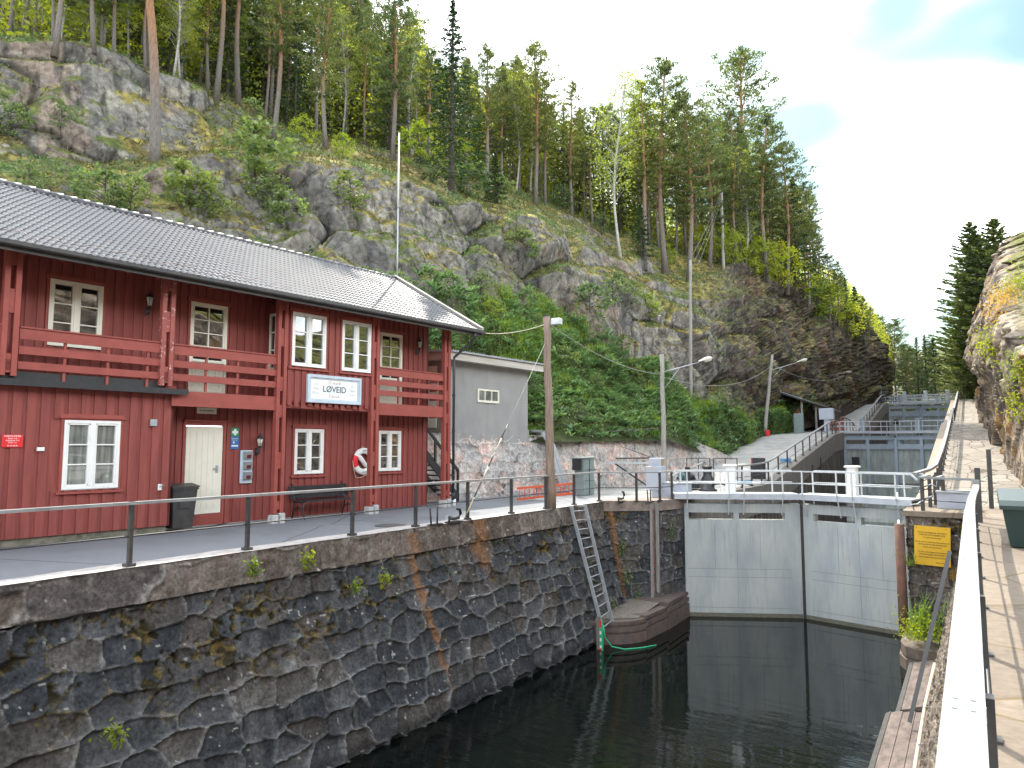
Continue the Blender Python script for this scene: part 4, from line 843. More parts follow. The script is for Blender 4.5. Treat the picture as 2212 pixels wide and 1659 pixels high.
mb = MB(); mb.tube([(-.38, 0, .02), (-.36, -.03, -.25), (-.28, -.02, -.45), (-.12, -.02, -.46), (.05, -.03, -.40), (.2, -.03, -.33)], .010, 6); mb.tube([(0, 0, .40), (-.03, -.0, .43), (-.07, 0, .40)], .008, 6); mb.build('rope', M['rope'], lb)
txt('lettering', 'TRYG', .075, M['text_dark'], lb, (0, -.064, .30)); txt('lettering', 'SAVE', .075, M['text_dark'], lb, (0, -.064, -.30))
# antenna at the gable
an = thing('antenna_mast', 'thin mast with white upper part rising from the right end of the tiled ridge', 'mast', HL(3.86, 3.36, 0), 0)
mb = MB(); o_ = an.location; mb.tube([(o_.x, o_.y, 6.9), (o_.x, o_.y, 10.4)], .024, 8); mb.build('lower_tube', M['galv'], an)
mb = MB(); mb.tube([(o_.x, o_.y, 10.4), (o_.x, o_.y, 13.15)], [.038, .026], 8); mb.build('upper_rod', M['white'], an)
# bench, wheelie bin, stair
be = thing('park_bench', 'black slatted bench with curly iron legs against the red wall below the ground-floor window', 'bench', HL(-1.32, .42, 0), HR)
mb = MB()
for k in range(3): mb.box(-.88, .88, -.30+k*.13, -.19+k*.13, .43, .455)
mb.build('seat', M['black'], be); mb = MB()
for k in range(3): mb.beam((-.92, .14+.03*k, .55+.11*k), (.92, .14+.03*k, .55+.11*k), .022, .095)
mb.build('backrest', M['black'], be)
for sx_ in (-.80, .80):
    mb = MB(); mb.tube([(sx_, -.36, 0), (sx_, -.31, .06), (sx_, -.27, .25), (sx_, -.30, .42)], .022, 6); mb.tube([(sx_, .20, 0), (sx_, .13, .2), (sx_, .10, .42), (sx_, .17, .65), (sx_, .23, .86), (sx_, .27, .87)], .022, 6)
    mb.tube([(sx_, -.30, .42), (sx_, .10, .42)], .02, 6); mb.tube([(sx_, -.30, .42), (sx_, -.33, .55), (sx_, -.26, .63), (sx_, .12, .60)], .018, 6); mb.tube([(sx_, -.27, .2), (sx_, -.05, .30), (sx_, .13, .2)], .014, 6); mb.build('leg', M['black'], be)
wb = thing('wheelie_bin', 'dark wheelie bin standing between the annex corner and the white door', 'bin', HL(-5.22, .38, 0), HR)
mb = MB(); mb.add([(-.22, -.24, .06), (.22, -.24, .06), (.22, .24, .06), (-.22, .24, .06), (-.27, -.32, .92), (.27, -.32, .92), (.27, .28, .92), (-.27, .28, .92)], [(0, 3, 2, 1), (0, 1, 5, 4), (1, 2, 6, 5), (2, 3, 7, 6), (3, 0, 4, 7), (4, 5, 6, 7)])
mb.box(-.29, .29, -.34, .30, .90, .945); mb.box(-.12, .12, -.305, -.29, .50, .72); mb.build('body', M['black_worn'], wb)
mb = MB(); mb.prism_x([(-.36, .95), (.31, .95), (.31, 1.0), (.0, 1.03), (-.36, .975)], -.30, .30); mb.tube([(-.2, .35, .98), (.2, .35, .98)], .018, 6); mb.build('lid', M['black_worn'], wb)
for sx_ in (-.25, .25): mb = MB(); mb.lathe([(0, -.03), (.10, -.03), (.10, .03), (0, .03)], (sx_, .22, .10), 14, 'x'); mb.build('wheel', M['black'], wb)
stt = thing('outside_stair', 'steep black open-tread stair with plank handrails at the red house\'s right end', 'stair', HL(0, 0, 0), HR)
def ramp_p(mb, w_, z_off, h, s_a=2.92, za=1.42, s_b=4.45, zb=.0): mb.prism_y([(s_a, za+z_off), (s_b, zb+z_off), (s_b, zb+z_off+h), (s_a, za+z_off+h)], w_, w_+.05)
for w_ in (.85, 1.65):
    mb = MB(); ramp_p(mb, w_, .0, .26); mb.build('stringer', M['black'], stt); mb = MB(); ramp_p(mb, w_, .95, .12); mb.box(4.38, 4.46, w_, w_+.05, 0, 1.1); mb.box(3.3, 3.38, w_, w_+.05, 1.1, 2.1); mb.build('handrail', M['black'], stt)
for k in range(8): q = (k+.5)/8; mb = MB(); mb.box(2.92+1.5*(1-q)-.13, 2.92+1.5*(1-q)+.12, 0.9, 1.65, .12+1.35*q, .16+1.35*q); mb.build('tread', M['black'], stt)
# conduit along the annex foot
# ================================================================== grey building on the wall
gb = thing('utility_building', 'small grey rendered building with a white three-pane window on top of the granite wall', 'building', (-15.32, 19.75, 2.25))
GS = 1.145; GO = Vector((-13.45, 17.3, 2.25))
def gbox(name, m, *a): mb = MB(); mb.box(*a); return mb.build(name, m, gb)
gbox('wall', M['greybuild'], -16.6, -13.45, 17.3, 21.25, 2.1, 4.62); gbox('base_course', M['greybuild'], -16.62, -13.42, 17.27, 21.28, 2.0, 2.46)
mb = MB(); mb.prism_y([(-16.9, 4.72), (-13.05, 4.50), (-13.05, 4.72), (-16.9, 4.94)], 16.9, 21.65); rf = mb.build('roof', M['greyboard'], gb)
mb = MB(); mb.prism_y([(-16.9, 4.95), (-12.98, 4.728), (-12.98, 4.755), (-16.9, 4.98)], 16.85, 21.7)
for k in range(46): y = 16.9+k*.105; mb.prism_y([(-16.9, 4.98), (-12.97, 4.756), (-12.97, 4.785), (-16.9, 5.01)], y, y+.05)
mb.build('corrugated_sheet', M['galv'], rf)
mb = MB(); 
for a in ((18.56, 19.62, 3.68, 3.73), (18.56, 19.62, 3.30, 3.37), (18.56, 18.61, 3.37, 3.68), (19.57, 19.62, 3.37, 3.68), (18.89, 18.92, 3.37, 3.68), (19.23, 19.26, 3.37, 3.68)): mb.box(-13.46, -13.40, *a)
fr = mb.build('window', M['cream'], gb); mb = MB(); mb.box(-13.45, -13.435, 18.6, 19.6, 3.34, 3.70); mb.build('pane', M['glass_curtain'], fr)
mb = MB(); mb.box(-14.9, -14.0, 17.26, 17.29, 2.46, 4.4); mb.build('door', M['signwhite'], gb)

# stand it parallel to the red house
for o in [gb] + list(gb.children) + [q for c_ in gb.children for q in c_.children]:
    if o.type == 'MESH':
        for v in o.data.vertices:
            p = v.co + (gb.location - GO if o.parent == gb else -GO)
            v.co = (p.x*GS, p.y*GS, p.z*GS)
gb.rotation_euler = (0, 0, -HA)

# ================================================================== railings
def fence(name, label, tops, posts, zof, mt='rail_top', tw=.10, th=.045, mid=(.45,), pr=.035, hgt=.95, post_m='black_worn', midr=.014, foot=True):
    """tops: polyline of the handrail (x, y); posts: list of (x, y); zof: ground height"""
    t_ = thing(name, label, 'railing', (tops[0][0], tops[0][1], zof(tops[0][1])))
    mb = MB(); pts = [(x, y, zof(y)+hgt) for x, y in tops]
    for a, b in zip(pts[:-1], pts[1:]): mb.beam(a, b, tw, th)
    for p in pts[1:-1]: mb.lathe([(0, -th/2), (tw/2, -th/2), (tw/2, th/2), (0, th/2)], p, 12)
    mb.build('handrail', M[mt], t_)
    for m_ in mid:
        mb = MB(); mb.tube([(x, y, zof(y)+m_) for x, y in tops], midr, 6); mb.build('mid_rail', M['black'], t_)
    for (x, y) in posts:
        mb = MB(); z = zof(y); mb.box(x-pr, x+pr, y-pr*.8, y+pr*.8, z-.02, z+hgt-th/2)
        if foot: mb.box(x-.07, x+.07, y-.07, y+.07, z+.0, z+.045)
        mb.build('post', M[post_m], t_)
    return t_
zero = lambda y: .035
lx = lambda y: cx(y)-.10
fence('quay_railing', 'long black-posted railing with flat pale top rail in front of the red house', [(lx(y), y) for y in (-3, 6.1, 14.4, 21.4)] + [(-9.3, 21.85), (-8.75, 22.4), (-8.62, 23.4)],
      [(lx(y), y) for y in (-2.1, .1, 2.2, 4.1, 6.1, 8.15, 10.6, 12.5, 14.4, 16.3, 18.05, 19.7, 21.35)] + [(-9.25, 21.85), (-8.72, 22.55), (-8.62, 23.4)], zero)
zL = lambda y: zl(y)+.03
fence('ramp_railing', 'black-posted railing with pale handrail climbing the ramp beside the sheet-piled chamber wall', [(-8.5, y) for y in (29.5, 33, 35.5, 37, 40, 44, 48, 52, 56, 58)], [(-8.5, y) for y in (29.6, 31.8, 33.4, 35.2, 36.6, 38.8, 41, 43.2, 45.4, 47.6, 49.8, 52, 54.2, 56.4, 57.8)], zL, tw=.12, th=.06)
fence('ramp_railing', 'pale handrail on black posts rising beside the upper chamber, left of the flagstone path', [(-8.5, y) for y in (72.5, 75, 80, 86, 92, 96)], [(-8.5, y) for y in np.arange(73, 96, 2.3)], zL, tw=.14, th=.08)
fence('ramp_railing', 'short uppermost pale handrail at the left end of the top lock gate', [(-8.4, y) for y in (100, 108, 116)], [(-8.4, y) for y in (101, 106, 111, 115)], lambda y: zL(y)+.1*(y-100), tw=.14, th=.08)
# right side
zero2 = lambda y: .05
rail = thing('towpath_railing', 'broad white-topped railing on black posts running past the camera along the right basin wall', 'railing', (-.06, 2, 0))
mb = MB(); ctr = [(-.065, -3), (-.065, 12.2)]
for (x0, y0), (x1, y1) in zip(ctr[:-1], ctr[1:]): mb.add([(x0-.065, y0, .955), (x0+.065, y0, .955), (x0+.065, y0, .90), (x0-.065, y0, .90), (x1-.065, y1, .955), (x1+.065, y1, .955), (x1+.065, y1, .90), (x1-.065, y1, .90)], [(0, 1, 5, 4), (1, 2, 6, 5), (2, 3, 7, 6), (3, 0, 4, 7), (3, 2, 1, 0), (4, 5, 6, 7)])
mb.build('handrail', M['rail_top'], rail)
for y in (3.05, 6.9, 9.6):
    mb = MB(); mb.box(-.132, .002, y, y+.012, .905, .957); mb.box(-.10, -.085, y-.06, y-.045, .955, .960); mb.box(-.045, -.03, y-.06, y-.045, .955, .960); mb.box(-.10, -.085, y+.06, y+.075, .955, .960); mb.box(-.045, -.03, y+.06, y+.075, .955, .960); mb.build('rail_joint', M['galv'], rail)
mb = MB()
for (x0, y0), (x1, y1) in zip([(-.06, 12.21), (-.05, 14), (-.02, 16), (.03, 18), (.05, 20.2)][:-1], [(-.05, 14), (-.02, 16), (.03, 18), (.05, 20.2)]): mb.beam((x0, y0, .925), (x1, y1, .925), .12, .055)
mb.box(-.02, .12, 20.2, 20.22, .85, 1.06); mb.build('handrail', M['rail_top'], rail)
for y in (1.2, 3.4, 5.6, 7.8, 10, 12.2, 14.4, 16.6, 18.8, 20.15):
    mb = MB(); mb.box(-.02, .03, y-.035, y+.035, 0, .90); mb.box(-.06, .08, y-.06, y+.06, 0, .02); mb.build('post', M['black_worn'], rail)
mb = MB(); mb.tube([(.02, -2, .45), (.02, 20.1, .45)], .014, 6); mb.build('mid_rail', M['black'], rail)
for y in (3.4, 5.6, 10, 14.4): mb = MB(); mb.tube([(.0, y, .72), (-.07, y, .72)], .018, 8); mb.build('bolt', M['galv'], rail)
lr = thing('landing_railing', 'low pale-topped railing crossing the pier top at the right end of the gate walkway', 'railing', (-1.1, 22.9, 0))
mb = MB()
for a, b in (((-1.25, 23.1, .97), (.12, 22.4, .97)), ((-1.25, 23.1, .97), (-1.1, 24.6, .97)), ((-.85, 22.9, .97), (-.75, 24.4, .97))): mb.beam(a, b, .09, .06)
mb.build('handrail', M['rail_top'], lr)
for p in ((-1.22, 23.15), (.10, 22.42), (-1.1, 24.6), (-.75, 24.4), (-1.0, 25.6)): mb = MB(); mb.box(p[0]-.05, p[0]+.05, p[1]-.04, p[1]+.04, .03, .95); mb.build('post', M['black_worn'], lr)
for z in (.35, .65): mb = MB(); mb.tube([(-1.2, 23.1, z), (.1, 22.4, z)], .014, 6); mb.build('mid_rail', M['black'], lr)
mb = MB(); mb.tube([(-1.16, 23.0, .72), (-.98, 22.9, .80), (-.86, 22.9, .74), (-.84, 22.9, .9)], .02, 6); mb.tube([(-1.16, 23.0, .38), (-.96, 22.9, .48)], .025, 6); mb.tube([(-1.45, 23.3, .05), (-1.5, 23.2, .2), (-1.35, 23.2, .22), (-1.2, 23.1, .34)], .02, 6); mb.build('hook', M['galv'], lr)
zR = lambda y: zr(y)+.05
fence('path_railing', 'pale handrail on black posts climbing beside the flagstone path above the gate', [(-1.5, 25.0), (-1.25, 28), (-1.12, 30), (-1.05, 34), (-1.0, 40), (-.98, 50), (-.98, 58), (-.98, 60)], [(-1.05, y) for y in np.arange(27.5, 60, 1.9)], zR, tw=.13, th=.09, mid=(.35, .65))
fence('path_railing', 'second pale handrail higher up the flagstone path, ending near the top gate', [(-1.0, y) for y in (63.5, 66, 75, 85, 95, 98)], [(-1.0, y) for y in np.arange(64, 98, 2.2)], zR, tw=.15, th=.1, mid=(.4,))
fence('path_railing', 'last short pale handrail at the head of the flagstone path', [(-.7, y) for y in (101, 112)], [(-.7, y) for y in (102, 106, 110)], lambda y: zR(y)+.2, tw=.16, th=.1)
# ================================================================== lock gates
def gate(label, y0, ym, y1, zt, bottom, m_leaf, rail_m, walk_m, lower=None, xs=(-8.32, -4.93, -1.62)):
    g = thing('lock_gate', label, 'lock gate', (xs[1], ym, zt), 0)
    pilx = []
    for i, (A, B) in enumerate((((xs[0], y0), (xs[1]-.02, ym)), ((xs[1]+.02, ym), (xs[2], y1)))):
        A = Vector((*A, 0)); B = Vector((*B, 0)); L_ = (B-A).length; ang = math.atan2(B.y-A.y, B.x-A.x)
        mb = MB(); e0, e1 = (.12, L_*.13) if i == 0 else (L_*.12, .14); sl = -.40, -.64; mid_ = e0+(L_-e0-e1)*.5
        if lower: sl = -.45, -.75
        mb.box(0, L_, 0, .34, sl[0], -.10); mb.box(0, L_, 0, .34, bottom if not lower else lower, sl[1])
        for a, b in ((0, e0), (L_-e1, L_), (mid_-.09, mid_+.09)): mb.box(a, b, .0, .30, sl[1], sl[0])
        mb.box(e0, e0+.03, .05, .3, sl[1], sl[0]); lf = mb.build('gate_leaf', M[m_leaf], g, rel=False); lf.location = (A.x-xs[1], A.y-ym, 0); lf.rotation_euler = (0, 0, ang)
        if lower:
            mb = MB(); mb.box(.02, L_-.02, .0, .3, bottom, lower); mb.build('lower_plate', M['gate_plate'], lf, rel=False)
            mb = MB()
            for q in (.02, mid_, L_-.06 if i == 0 else L_-.1): mb.box(q-.06, q+.16, -.14, 0, lower-3.4, sl[0]+.1)
            for z in (lower-.0, -.32): mb.box(0, L_, -.12, -.0, z-.1, z+.06)
            mb.build('frame', M['gate_blue'], lf, rel=False)
            mb = MB(); q = mid_*.5 if i == 0 else mid_*1.55; mb.box(q-.28, q+.28, -.012, -.002, -2.35, -1.75); mb.build('sluice_opening', M['black'], lf, rel=False)
        mb = MB()
        for z in (-2.28, -2.55, -3.55): mb.box(e0*.7, L_-e1*.7, -.0035, -.0005, z, z+.012)
        for q in (.27, .5, .74): mb.box(e0+(L_-e0-e1)*q, e0+(L_-e0-e1)*q+.010, -.0035, -.0005, -2.28 if q != .5 else -3.55, sl[1]-.12)
        mb.build('weld_seams', M['seam'], lf, rel=False)
        mb = MB(); mb.box(.01, L_-.01, -.004, -.0006, -3.86, -3.72)
        mb.build('waterline_stain', M['slime'], lf, rel=False)
        if i == 1: mb = MB(); mb.box(-.02, .06, -.03, .2, -4, -.1); mb.build('mitre_seal', M['black_worn'], lf, rel=False)
        # walkway
        ov = -.35 if i == 0 else .0; ov2 = 0 if i == 0 else .15
        mb = MB(); mb.box(ov, L_+ov2-.05, -.26, -.20, .06, .25); mb.box(ov, L_+ov2-.05, -.20, .62, .20, .25); mb.box(ov, L_+ov2-.05, .62, .68, .06, .25); mb.build('walkway', M[walk_m], lf, rel=False)
        rl = lf
        fr_ = [.01, .37, .50, .83] if i == 0 else [.05, .38, .52, .90]
        for side, yy_ in ((0, -.28), (1, .70)):
            mb = MB(); a = ov+.05; b = L_+ov2-.02
            mb.beam((a+.12, yy_, 1.00), (b, yy_, 1.00), .045, .04); mb.tube([(a+.05, yy_, .60), (b, yy_, .60)], .019, 8)
            if i == 0: mb.beam((a+.14, yy_, 1.0), (a-.12, yy_, .86), .045, .045); mb.tube([(a+.05, yy_, .60), (a-.08, yy_, .58), (a-.08, yy_, .48)], .024, 8)
            if i == 1: mb.beam((b, yy_, 1.0), (b+.18, yy_-.05, .84), .045, .045)
            mb.build('rail_bar', M[rail_m], rl, rel=False)
            for f in fr_:
                mb = MB(); xx = f*L_+(.02 if side == 0 else -.05); yo = -.06 if side == 0 else .0
                mb.beam((xx, yy_, .99), (xx+.01, yy_+yo*.3, .25), .042, .042); mb.beam((xx+.01, yy_+yo*.3, .25), (xx+.02, (yy_+yo) if side else -.04, -.46), .036, .036)
                mb.build('rail_post', M[rail_m], rl, rel=False)
        q = .43*L_ if i == 0 else .46*L_
        mb = MB(); mb.cbox(q-.14, q+.14, .28, .56, -.1, 1.15, .02); mb.cbox(q-.20, q+.20, .22, .62, 1.15, 1.21, .02); mb.build('gear_pillar', M['white'] if rail_m == 'alu' else M['gate_blue'], lf, rel=False)
    return g
gate('large pale grey double lock gate with slots and white gear pillars, nearest across the basin', 23.75, 25.55, 24.75, 0, -5.2, 'gate', 'alu', 'walk')
gate('middle lock gate with blue-grey frame, stained plates and small square openings, above the nearest gate', 60.3, 61.9, 60.9, 2.72, -7.5, 'gate_blue', 'walk', 'walk', lower=-1.05)
gate('uppermost lock gate of plain blue-grey plates at the head of the flight', 97.5, 99.1, 98.3, 6.75, -7.5, 'gate_blue', 'walk', 'walk', lower=-1.3)
# second walkway further behind the top gate
fb = thing('footbridge', 'pale railed footbridge just behind the uppermost lock gate', 'footbridge', (-8.3, 104, 7.1))
mb = MB(); mb.box(-8.6, -1.2, 104, 105, 7.3, 7.5); mb.build('deck', M['walk'], fb)
for yy_ in (104, 105):
    mb = MB()
    for z in (7.9, 8.3): mb.beam((-8.6, yy_, z), (-1.2, yy_, z), .06, .06)
    for k in range(9): mb.beam((-8.6+k*.92, yy_, 7.4), (-8.6+k*.92, yy_, 8.3), .06, .06)
    mb.build('guard_rail', M['walk'], fb)
for x in (-7, -4.6, -2.2): mb = MB(); mb.cbox(x-.22, x+.22, 104.3, 104.7, 7.4, 8.8, .04); mb.build('gear_pillar', M['walk'], fb)
# ================================================================== things on the quay
def hookthing(name, label, x, y, kind):
    t_ = thing(name, label, 'mooring hook', (x, y, .035), 0)
    if kind == 'hook':
        mb = MB(); mb.box(x-.08, x+.10, y-.28, y+.22, .035, .06); mb.build('base_plate', M['black'], t_)
        mb = MB(); mb.tube([(x, y-.22, .07), (x, y-.2, .15), (x, y, .12), (x, y+.16, .13), (x, y+.24, .22), (x, y+.20, .33), (x, y+.08, .34)], [.04, .05, .04, .04, .04, .035, .025], 8); mb.build('hook', M['black'], t_)
    else:
        mb = MB(); mb.box(x-.05, x+.09, y-.22, y+.22, .035, .055); mb.build('base_plate', M['black'], t_)
        for k in (-.12, .10): mb = MB(); mb.tube([(x, y+k, .05), (x-.01, y+k*1.25, .42)], .022, 6); mb.build('prong', M['black'], t_)
    return t_
hookthing('mooring_hook', 'black curled mooring hook on the coping beside the foot of the striped guy wire', -10.50, 13.75, 'hook')
hookthing('mooring_prongs', 'pair of short black prongs on a plate on the coping, left of the curled hook', -10.55, 13.05, 'p')
hookthing('mooring_hook', 'small black curled hook on the sunlit bastion coping between two railing posts', -9.75, 21.75, 'hook')
hookthing('mooring_prongs', 'pair of short black prongs at the corner of the bastion near the gate', -8.95, 22.2, 'p')
mc = thing('manhole_cover', 'worn round manhole cover set in the asphalt in front of the bench', 'manhole cover', (-11.5, 12.6, .004))
mb = MB(); mb.lathe([(0, .010), (.30, .010), (.33, .006), (.36, .006), (.36, .0)], (-11.5, 12.6, .004), 28); mb.build('lid', pm('cast_iron', (.05, .048, .045), (.09, .085, .08), 30, .7, bs=.8, bscale=60), mc)
pipe = thing('hose', 'thin black hose lying along the foot of the annex wall and door', 'hose', (-13.5, 8, 0)); mb = MB()
mb.tube([HL(s, w_, .02) for s, w_ in ((-9, -.1), (-7.5, -.02), (-6, -.05), (-5.3, .02), (-4.8, .25), (-4.2, .5), (-3.9, .68))], .014, 6); mb.build('tube', M['black'], pipe)
# orange ladder lying on edge at the wall
ol = thing('ladder', 'orange ladder lying on its side at the foot of the granite wall', 'ladder', (-12.75, 22, 0))
a, c = at_z(1088, 1066, 0), at_z(1225, 1062, 0); a = Vector((-12.62, 19.9, .06)); c = Vector((-12.45, 23.9, .06))
for z in (.04, .40): mb = MB(); mb.beam(a+Vector((0, 0, z)), c+Vector((0, 0, z)), .03, .07); mb.build('side_rail', M['orange'], ol)
for k in range(14): q = (k+.5)/14; p = a.lerp(c, q); mb = MB(); mb.tube([p+Vector((0, 0, .04)), p+Vector((0, 0, .40))], .015, 6); mb.build('rung', M['orange'], ol)
ch = thing('steel_chute', 'bent pale steel channel leaning down the granite wall behind the near pole', 'chute', (-13.8, 24.8, 0))
mb = MB(); pts = [(-14.9, 24.6, 2.42), (-14.35, 24.6, 2.36), (-14.05, 24.7, 1.8), (-13.7, 24.9, .45), (-13.25, 25.0, .12)]
for p, q in zip(pts[:-1], pts[1:]): mb.beam(p, q, .34, .03, (1, 0, .3)); 
for d_ in (-.16, .16):
    for p, q in zip(pts[:-1], pts[1:]): mb.beam((p[0]+.04, p[1]+d_, p[2]+.03), (q[0]+.04, q[1]+d_, q[2]+.03), .02, .12)
mb.build('channel', M['galv'], ch)
cab = thing('electrical_cabinet', 'tall green-grey steel cabinet standing in front of the granite wall', 'cabinet', (-12.1, 23.9, 0))
mb = MB(); mb.cbox(-12.5, -12.1, 23.7, 24.55, .02, 1.38, .015); mb.build('body', M['green_box'], cab); mb = MB(); mb.cbox(-12.6, -12.05, 23.6, 24.62, 1.38, 1.43, .01); mb.build('lid', M['green_box'], cab)
mb = MB()
for z in (.55, .95): mb.box(-12.10, -12.088, 23.75, 24.5, z, z+.012)
mb.box(-12.10, -12.08, 24.12, 24.135, .05, 1.35); mb.build('door_gap', M['black'], cab)
mb = MB(); mb.box(-12.5, -12.15, 23.52, 23.6, .95, 1.38); mb.build('side_box', M['black'], cab)
p1 = at_z(1418, 1077, 0)
kx, ky = -9.55, 24.2
kb = thing('control_cabinet', 'light blue-grey control cabinet with a smaller box on top, beside the plaza pole', 'cabinet', (kx, ky, 0))
mb = MB(); mb.cbox(kx-.32, kx+.25, ky-.05, ky+.45, .30, 1.12, .02); mb.box(kx-.12, kx+.12, ky, ky+.3, 0, .3); mb.build('body', M['grey_box'], kb)
mb = MB(); mb.cbox(kx-.22, kx+.22, ky+.05, ky+.45, 1.13, 1.42, .015); mb.build('top_box', M['grey_box'], kb)
mb = MB(); mb.box(kx+.22, kx+.225, ky+.1, ky+.40, 1.16, 1.38); mb.build('side_plate', flat('ochre_plate', (.35, .26, .14)), kb)
mb = MB(); mb.box(kx-.15, kx-.02, ky-.054, ky-.05, 1.05, 1.08); mb.build('label_strip', M['yellow'], kb)
hb = thing('gate_chest', 'low grey steel chest beside the hinge of the nearest gate', 'chest', (-8.9, 24.6, 0))
mb = MB(); mb.cbox(-9.35, -8.45, 24.3, 24.95, .05, .52, .02); mb.build('body', M['grey_box'], hb); mb = MB(); mb.cbox(-9.38, -8.42, 24.27, 24.98, .52, .56, .01); mb.build('lid', M['galv'], hb)
bar = thing('barrier_beam', 'grey and black swing barrier with diagonal braces in front of the granite wall', 'barrier', (-12, 27.5, 0))
mb = MB(); mb.beam((-12.3, 26.0, 1.18), (-10.4, 26.5, 1.18), .08, .07); mb.build('top_bar', M['galv'], bar); mb = MB(); mb.beam((-12.0, 26.3, 1.35), (-10.4, 26.5, 1.38), .05, .05); mb.beam((-12.0, 26.2, 1.15), (-10.5, 26.5, .12), .07, .06); mb.box(-10.55, -10.30, 26.4, 26.65, 0, .25); mb.tube([(-12.2, 26.2, 2.0), (-10.6, 26.5, 1.4)], .015, 5); mb.build('brace', M['black'], bar)
gt = thing('folding_gate', 'pair of open black wire-thin gate frames standing on the plaza before the sloping rock', 'gate', (-11.5, 33, 0))
for k, (a, c) in enumerate((((-11.6, 33.6), (-10.6, 34.0)), ((-10.45, 34.1), (-9.45, 34.5)))):
    mb = MB(); h0, h1 = .12, 1.25; m_ = ((a[0]+c[0])/2, (a[1]+c[1])/2)
    for p in (a, m_, c): mb.beam((*p, h0 if p == m_ else 0), (*p, h1), .035, .035)
    for z in (h0, h1): mb.beam((*a, z), (*c, z), .035, .035)
    mb.build('gate_frame', M['black'], gt)
cp = thing('capstan', 'squat black iron capstan on a stone block at the chamber edge', 'capstan', (-8.9, 28.2, .05))
mb = MB(); mb.lathe([(0, .05), (.36, .05), (.36, .12), (.27, .16), (.25, .55), (.17, .66), (.16, .95), (.20, .98), (.20, 1.04), (.0, 1.06)], (-8.9, 28.2, 0), 20); mb.build('drum', M['black'], cp)
mb = MB(); mb.cbox(-9.4, -8.28, 27.5, 28.9, 0, .06, .03); mb.build('stone_base', M['concrete'], cp); mb = MB(); mb.tube([(-8.65, 28.1, .35), (-8.4, 28.3, .38), (-8.2, 28.5, .3)], .05, 8); mb.build('arm', M['black'], cp)
wi = thing('winch', 'large black winch with slanting white lever between the gate frames and the control cabinet', 'winch', (-10.2, 29.6, 0))
mb = MB(); mb.cbox(-10.9, -9.6, 29.2, 30.3, .08, .42, .05); mb.lathe([(0, .42), (.42, .42), (.34, .62), (.15, .78), (0, .80)], (-10.3, 29.7, 0), 18); mb.build('housing', M['black'], wi)
mb = MB(); mb.beam((-10.4, 29.6, .78), (-9.5, 29.4, 1.15), .10, .05); mb.build('lever', M['alu'], wi); mb = MB(); mb.box(-9.72, -9.55, 27.9, 28.05, 0, 1.0); mb.box(-9.85, -9.42, 27.8, 28.2, 0, .04); mb.build('post', M['black'], wi)
rp = thing('rope_coil', 'tangled teal rope hanging on the railing near the control cabinet', 'rope', (-9.1, 26.0, .5)); mb = MB(); rg = random.Random(2)
mb.tube([(-9.35+.35*rg.random(), 25.6+.4*rg.random(), .12+.85*rg.random()) for _ in range(26)], .012, 5); mb.build('strands', M['teal_rope'], rp)
for x, y, l_ in ((-8.75, 33.5, 'blue rope coil lying at the foot of the ramp railing'), (-8.8, 42.5, 'bright blue rope coil lying halfway up the ramp')):
    q = thing('rope_coil', l_, 'rope', (x, y, zl(y))); mb = MB(); mb.tube([(x-.1+.28*math.cos(a_*.9), y+.4*math.sin(a_*.9), zl(y)+.06+.01*a_) for a_ in range(22)], .03, 6); mb.build('strands', flat('blue_rope', (.10, .30, .55), .8), q)
rb = thing('notice_case', 'dark case with red edge standing where the ramp railing starts to climb', 'case', (-8.9, 36.2, 0)); mb = MB(); mb.cbox(-9.2, -8.6, 36.3, 36.5, .2, 1.25, .01); mb.build('case', M['black'], rb); mb = MB(); mb.box(-9.25, -9.2, 36.28, 36.52, .2, 1.25); mb.build('edge', M['signred'], rb)
# slanting ladder on the basin wall, gauge, hose
ld = thing('ladder', 'long grey aluminium ladder slanting down the basin wall beside the bastion', 'ladder', (-10.0, 20, 0))
T0, T1, B0, B1 = Vector((-10.22, 19.15, .0)), Vector((-9.98, 19.62, .0)), Vector((-9.02, 18.75, -3.35)), Vector((-9.0, 19.35, -3.25))
for a, c in ((T0, B0), (T1, B1)): mb = MB(); mb.beam(a, c, .05, .09, (1, 0, .2)); mb.build('side_rail', M['galv'], ld)
for k in range(13): q = (k+.4)/12.6; mb = MB(); mb.tube([T0.lerp(B0, q), T1.lerp(B1, q)], .016, 6); mb.build('rung', M['galv'], ld)
mb = MB(); mb.beam((-10.5, 19.2, .02), (-10.18, 19.2, .02), .06, .05); mb.beam((-10.5, 19.65, .02), (-9.95, 19.65, .02), .06, .05); mb.build('top_hook', M['galv'], ld)
ga = thing('water_gauge', 'narrow red white and green water-level gauge board at the foot of the slanting ladder', 'gauge', (-9.0, 18.7, -3.5)); gx, gy = -9.05, 18.62
mb = MB(); mb.box(gx-.08, gx+.02, gy-.05, gy, -4.4, -2.95); mb.build('board', M['concrete_old'], ga)
for k in range(10): mb = MB(); mb.box(gx+.021, gx+.08, gy-.065, gy-.05, -3.05-.095*(k+1)+.01, -3.05-.095*k); mb.build('mark', M['ringred' if k in (0, 1, 8) else 'white' if k % 2 else 'green_rope'], ga)
mb = MB(); mb.box(gx+.085, gx+.13, gy-.08, gy-.05, -4.0, -3.05); mb.build('green_strip', M['green_rope'], ga)
gh_ = thing('hose', 'bright green hose trailing from the water gauge onto the water in a curve', 'hose', (-9, 18.6, -3.4)); mb = MB()
mb.tube([(-8.92, 18.55, -3.15), (-8.88, 18.6, -3.5), (-8.75, 18.75, -3.76), (-8.45, 18.95, -3.835), (-8.1, 19.35, -3.835), (-7.85, 19.8, -3.83)], .018, 6); mb.build('tube', M['green_rope'], gh_)
gd = thing('gauge_timbers', 'two upright weathered timbers with a red-scaled gauge in the recess of the bastion', 'timber', (-8.9, 22.4, -1.5))
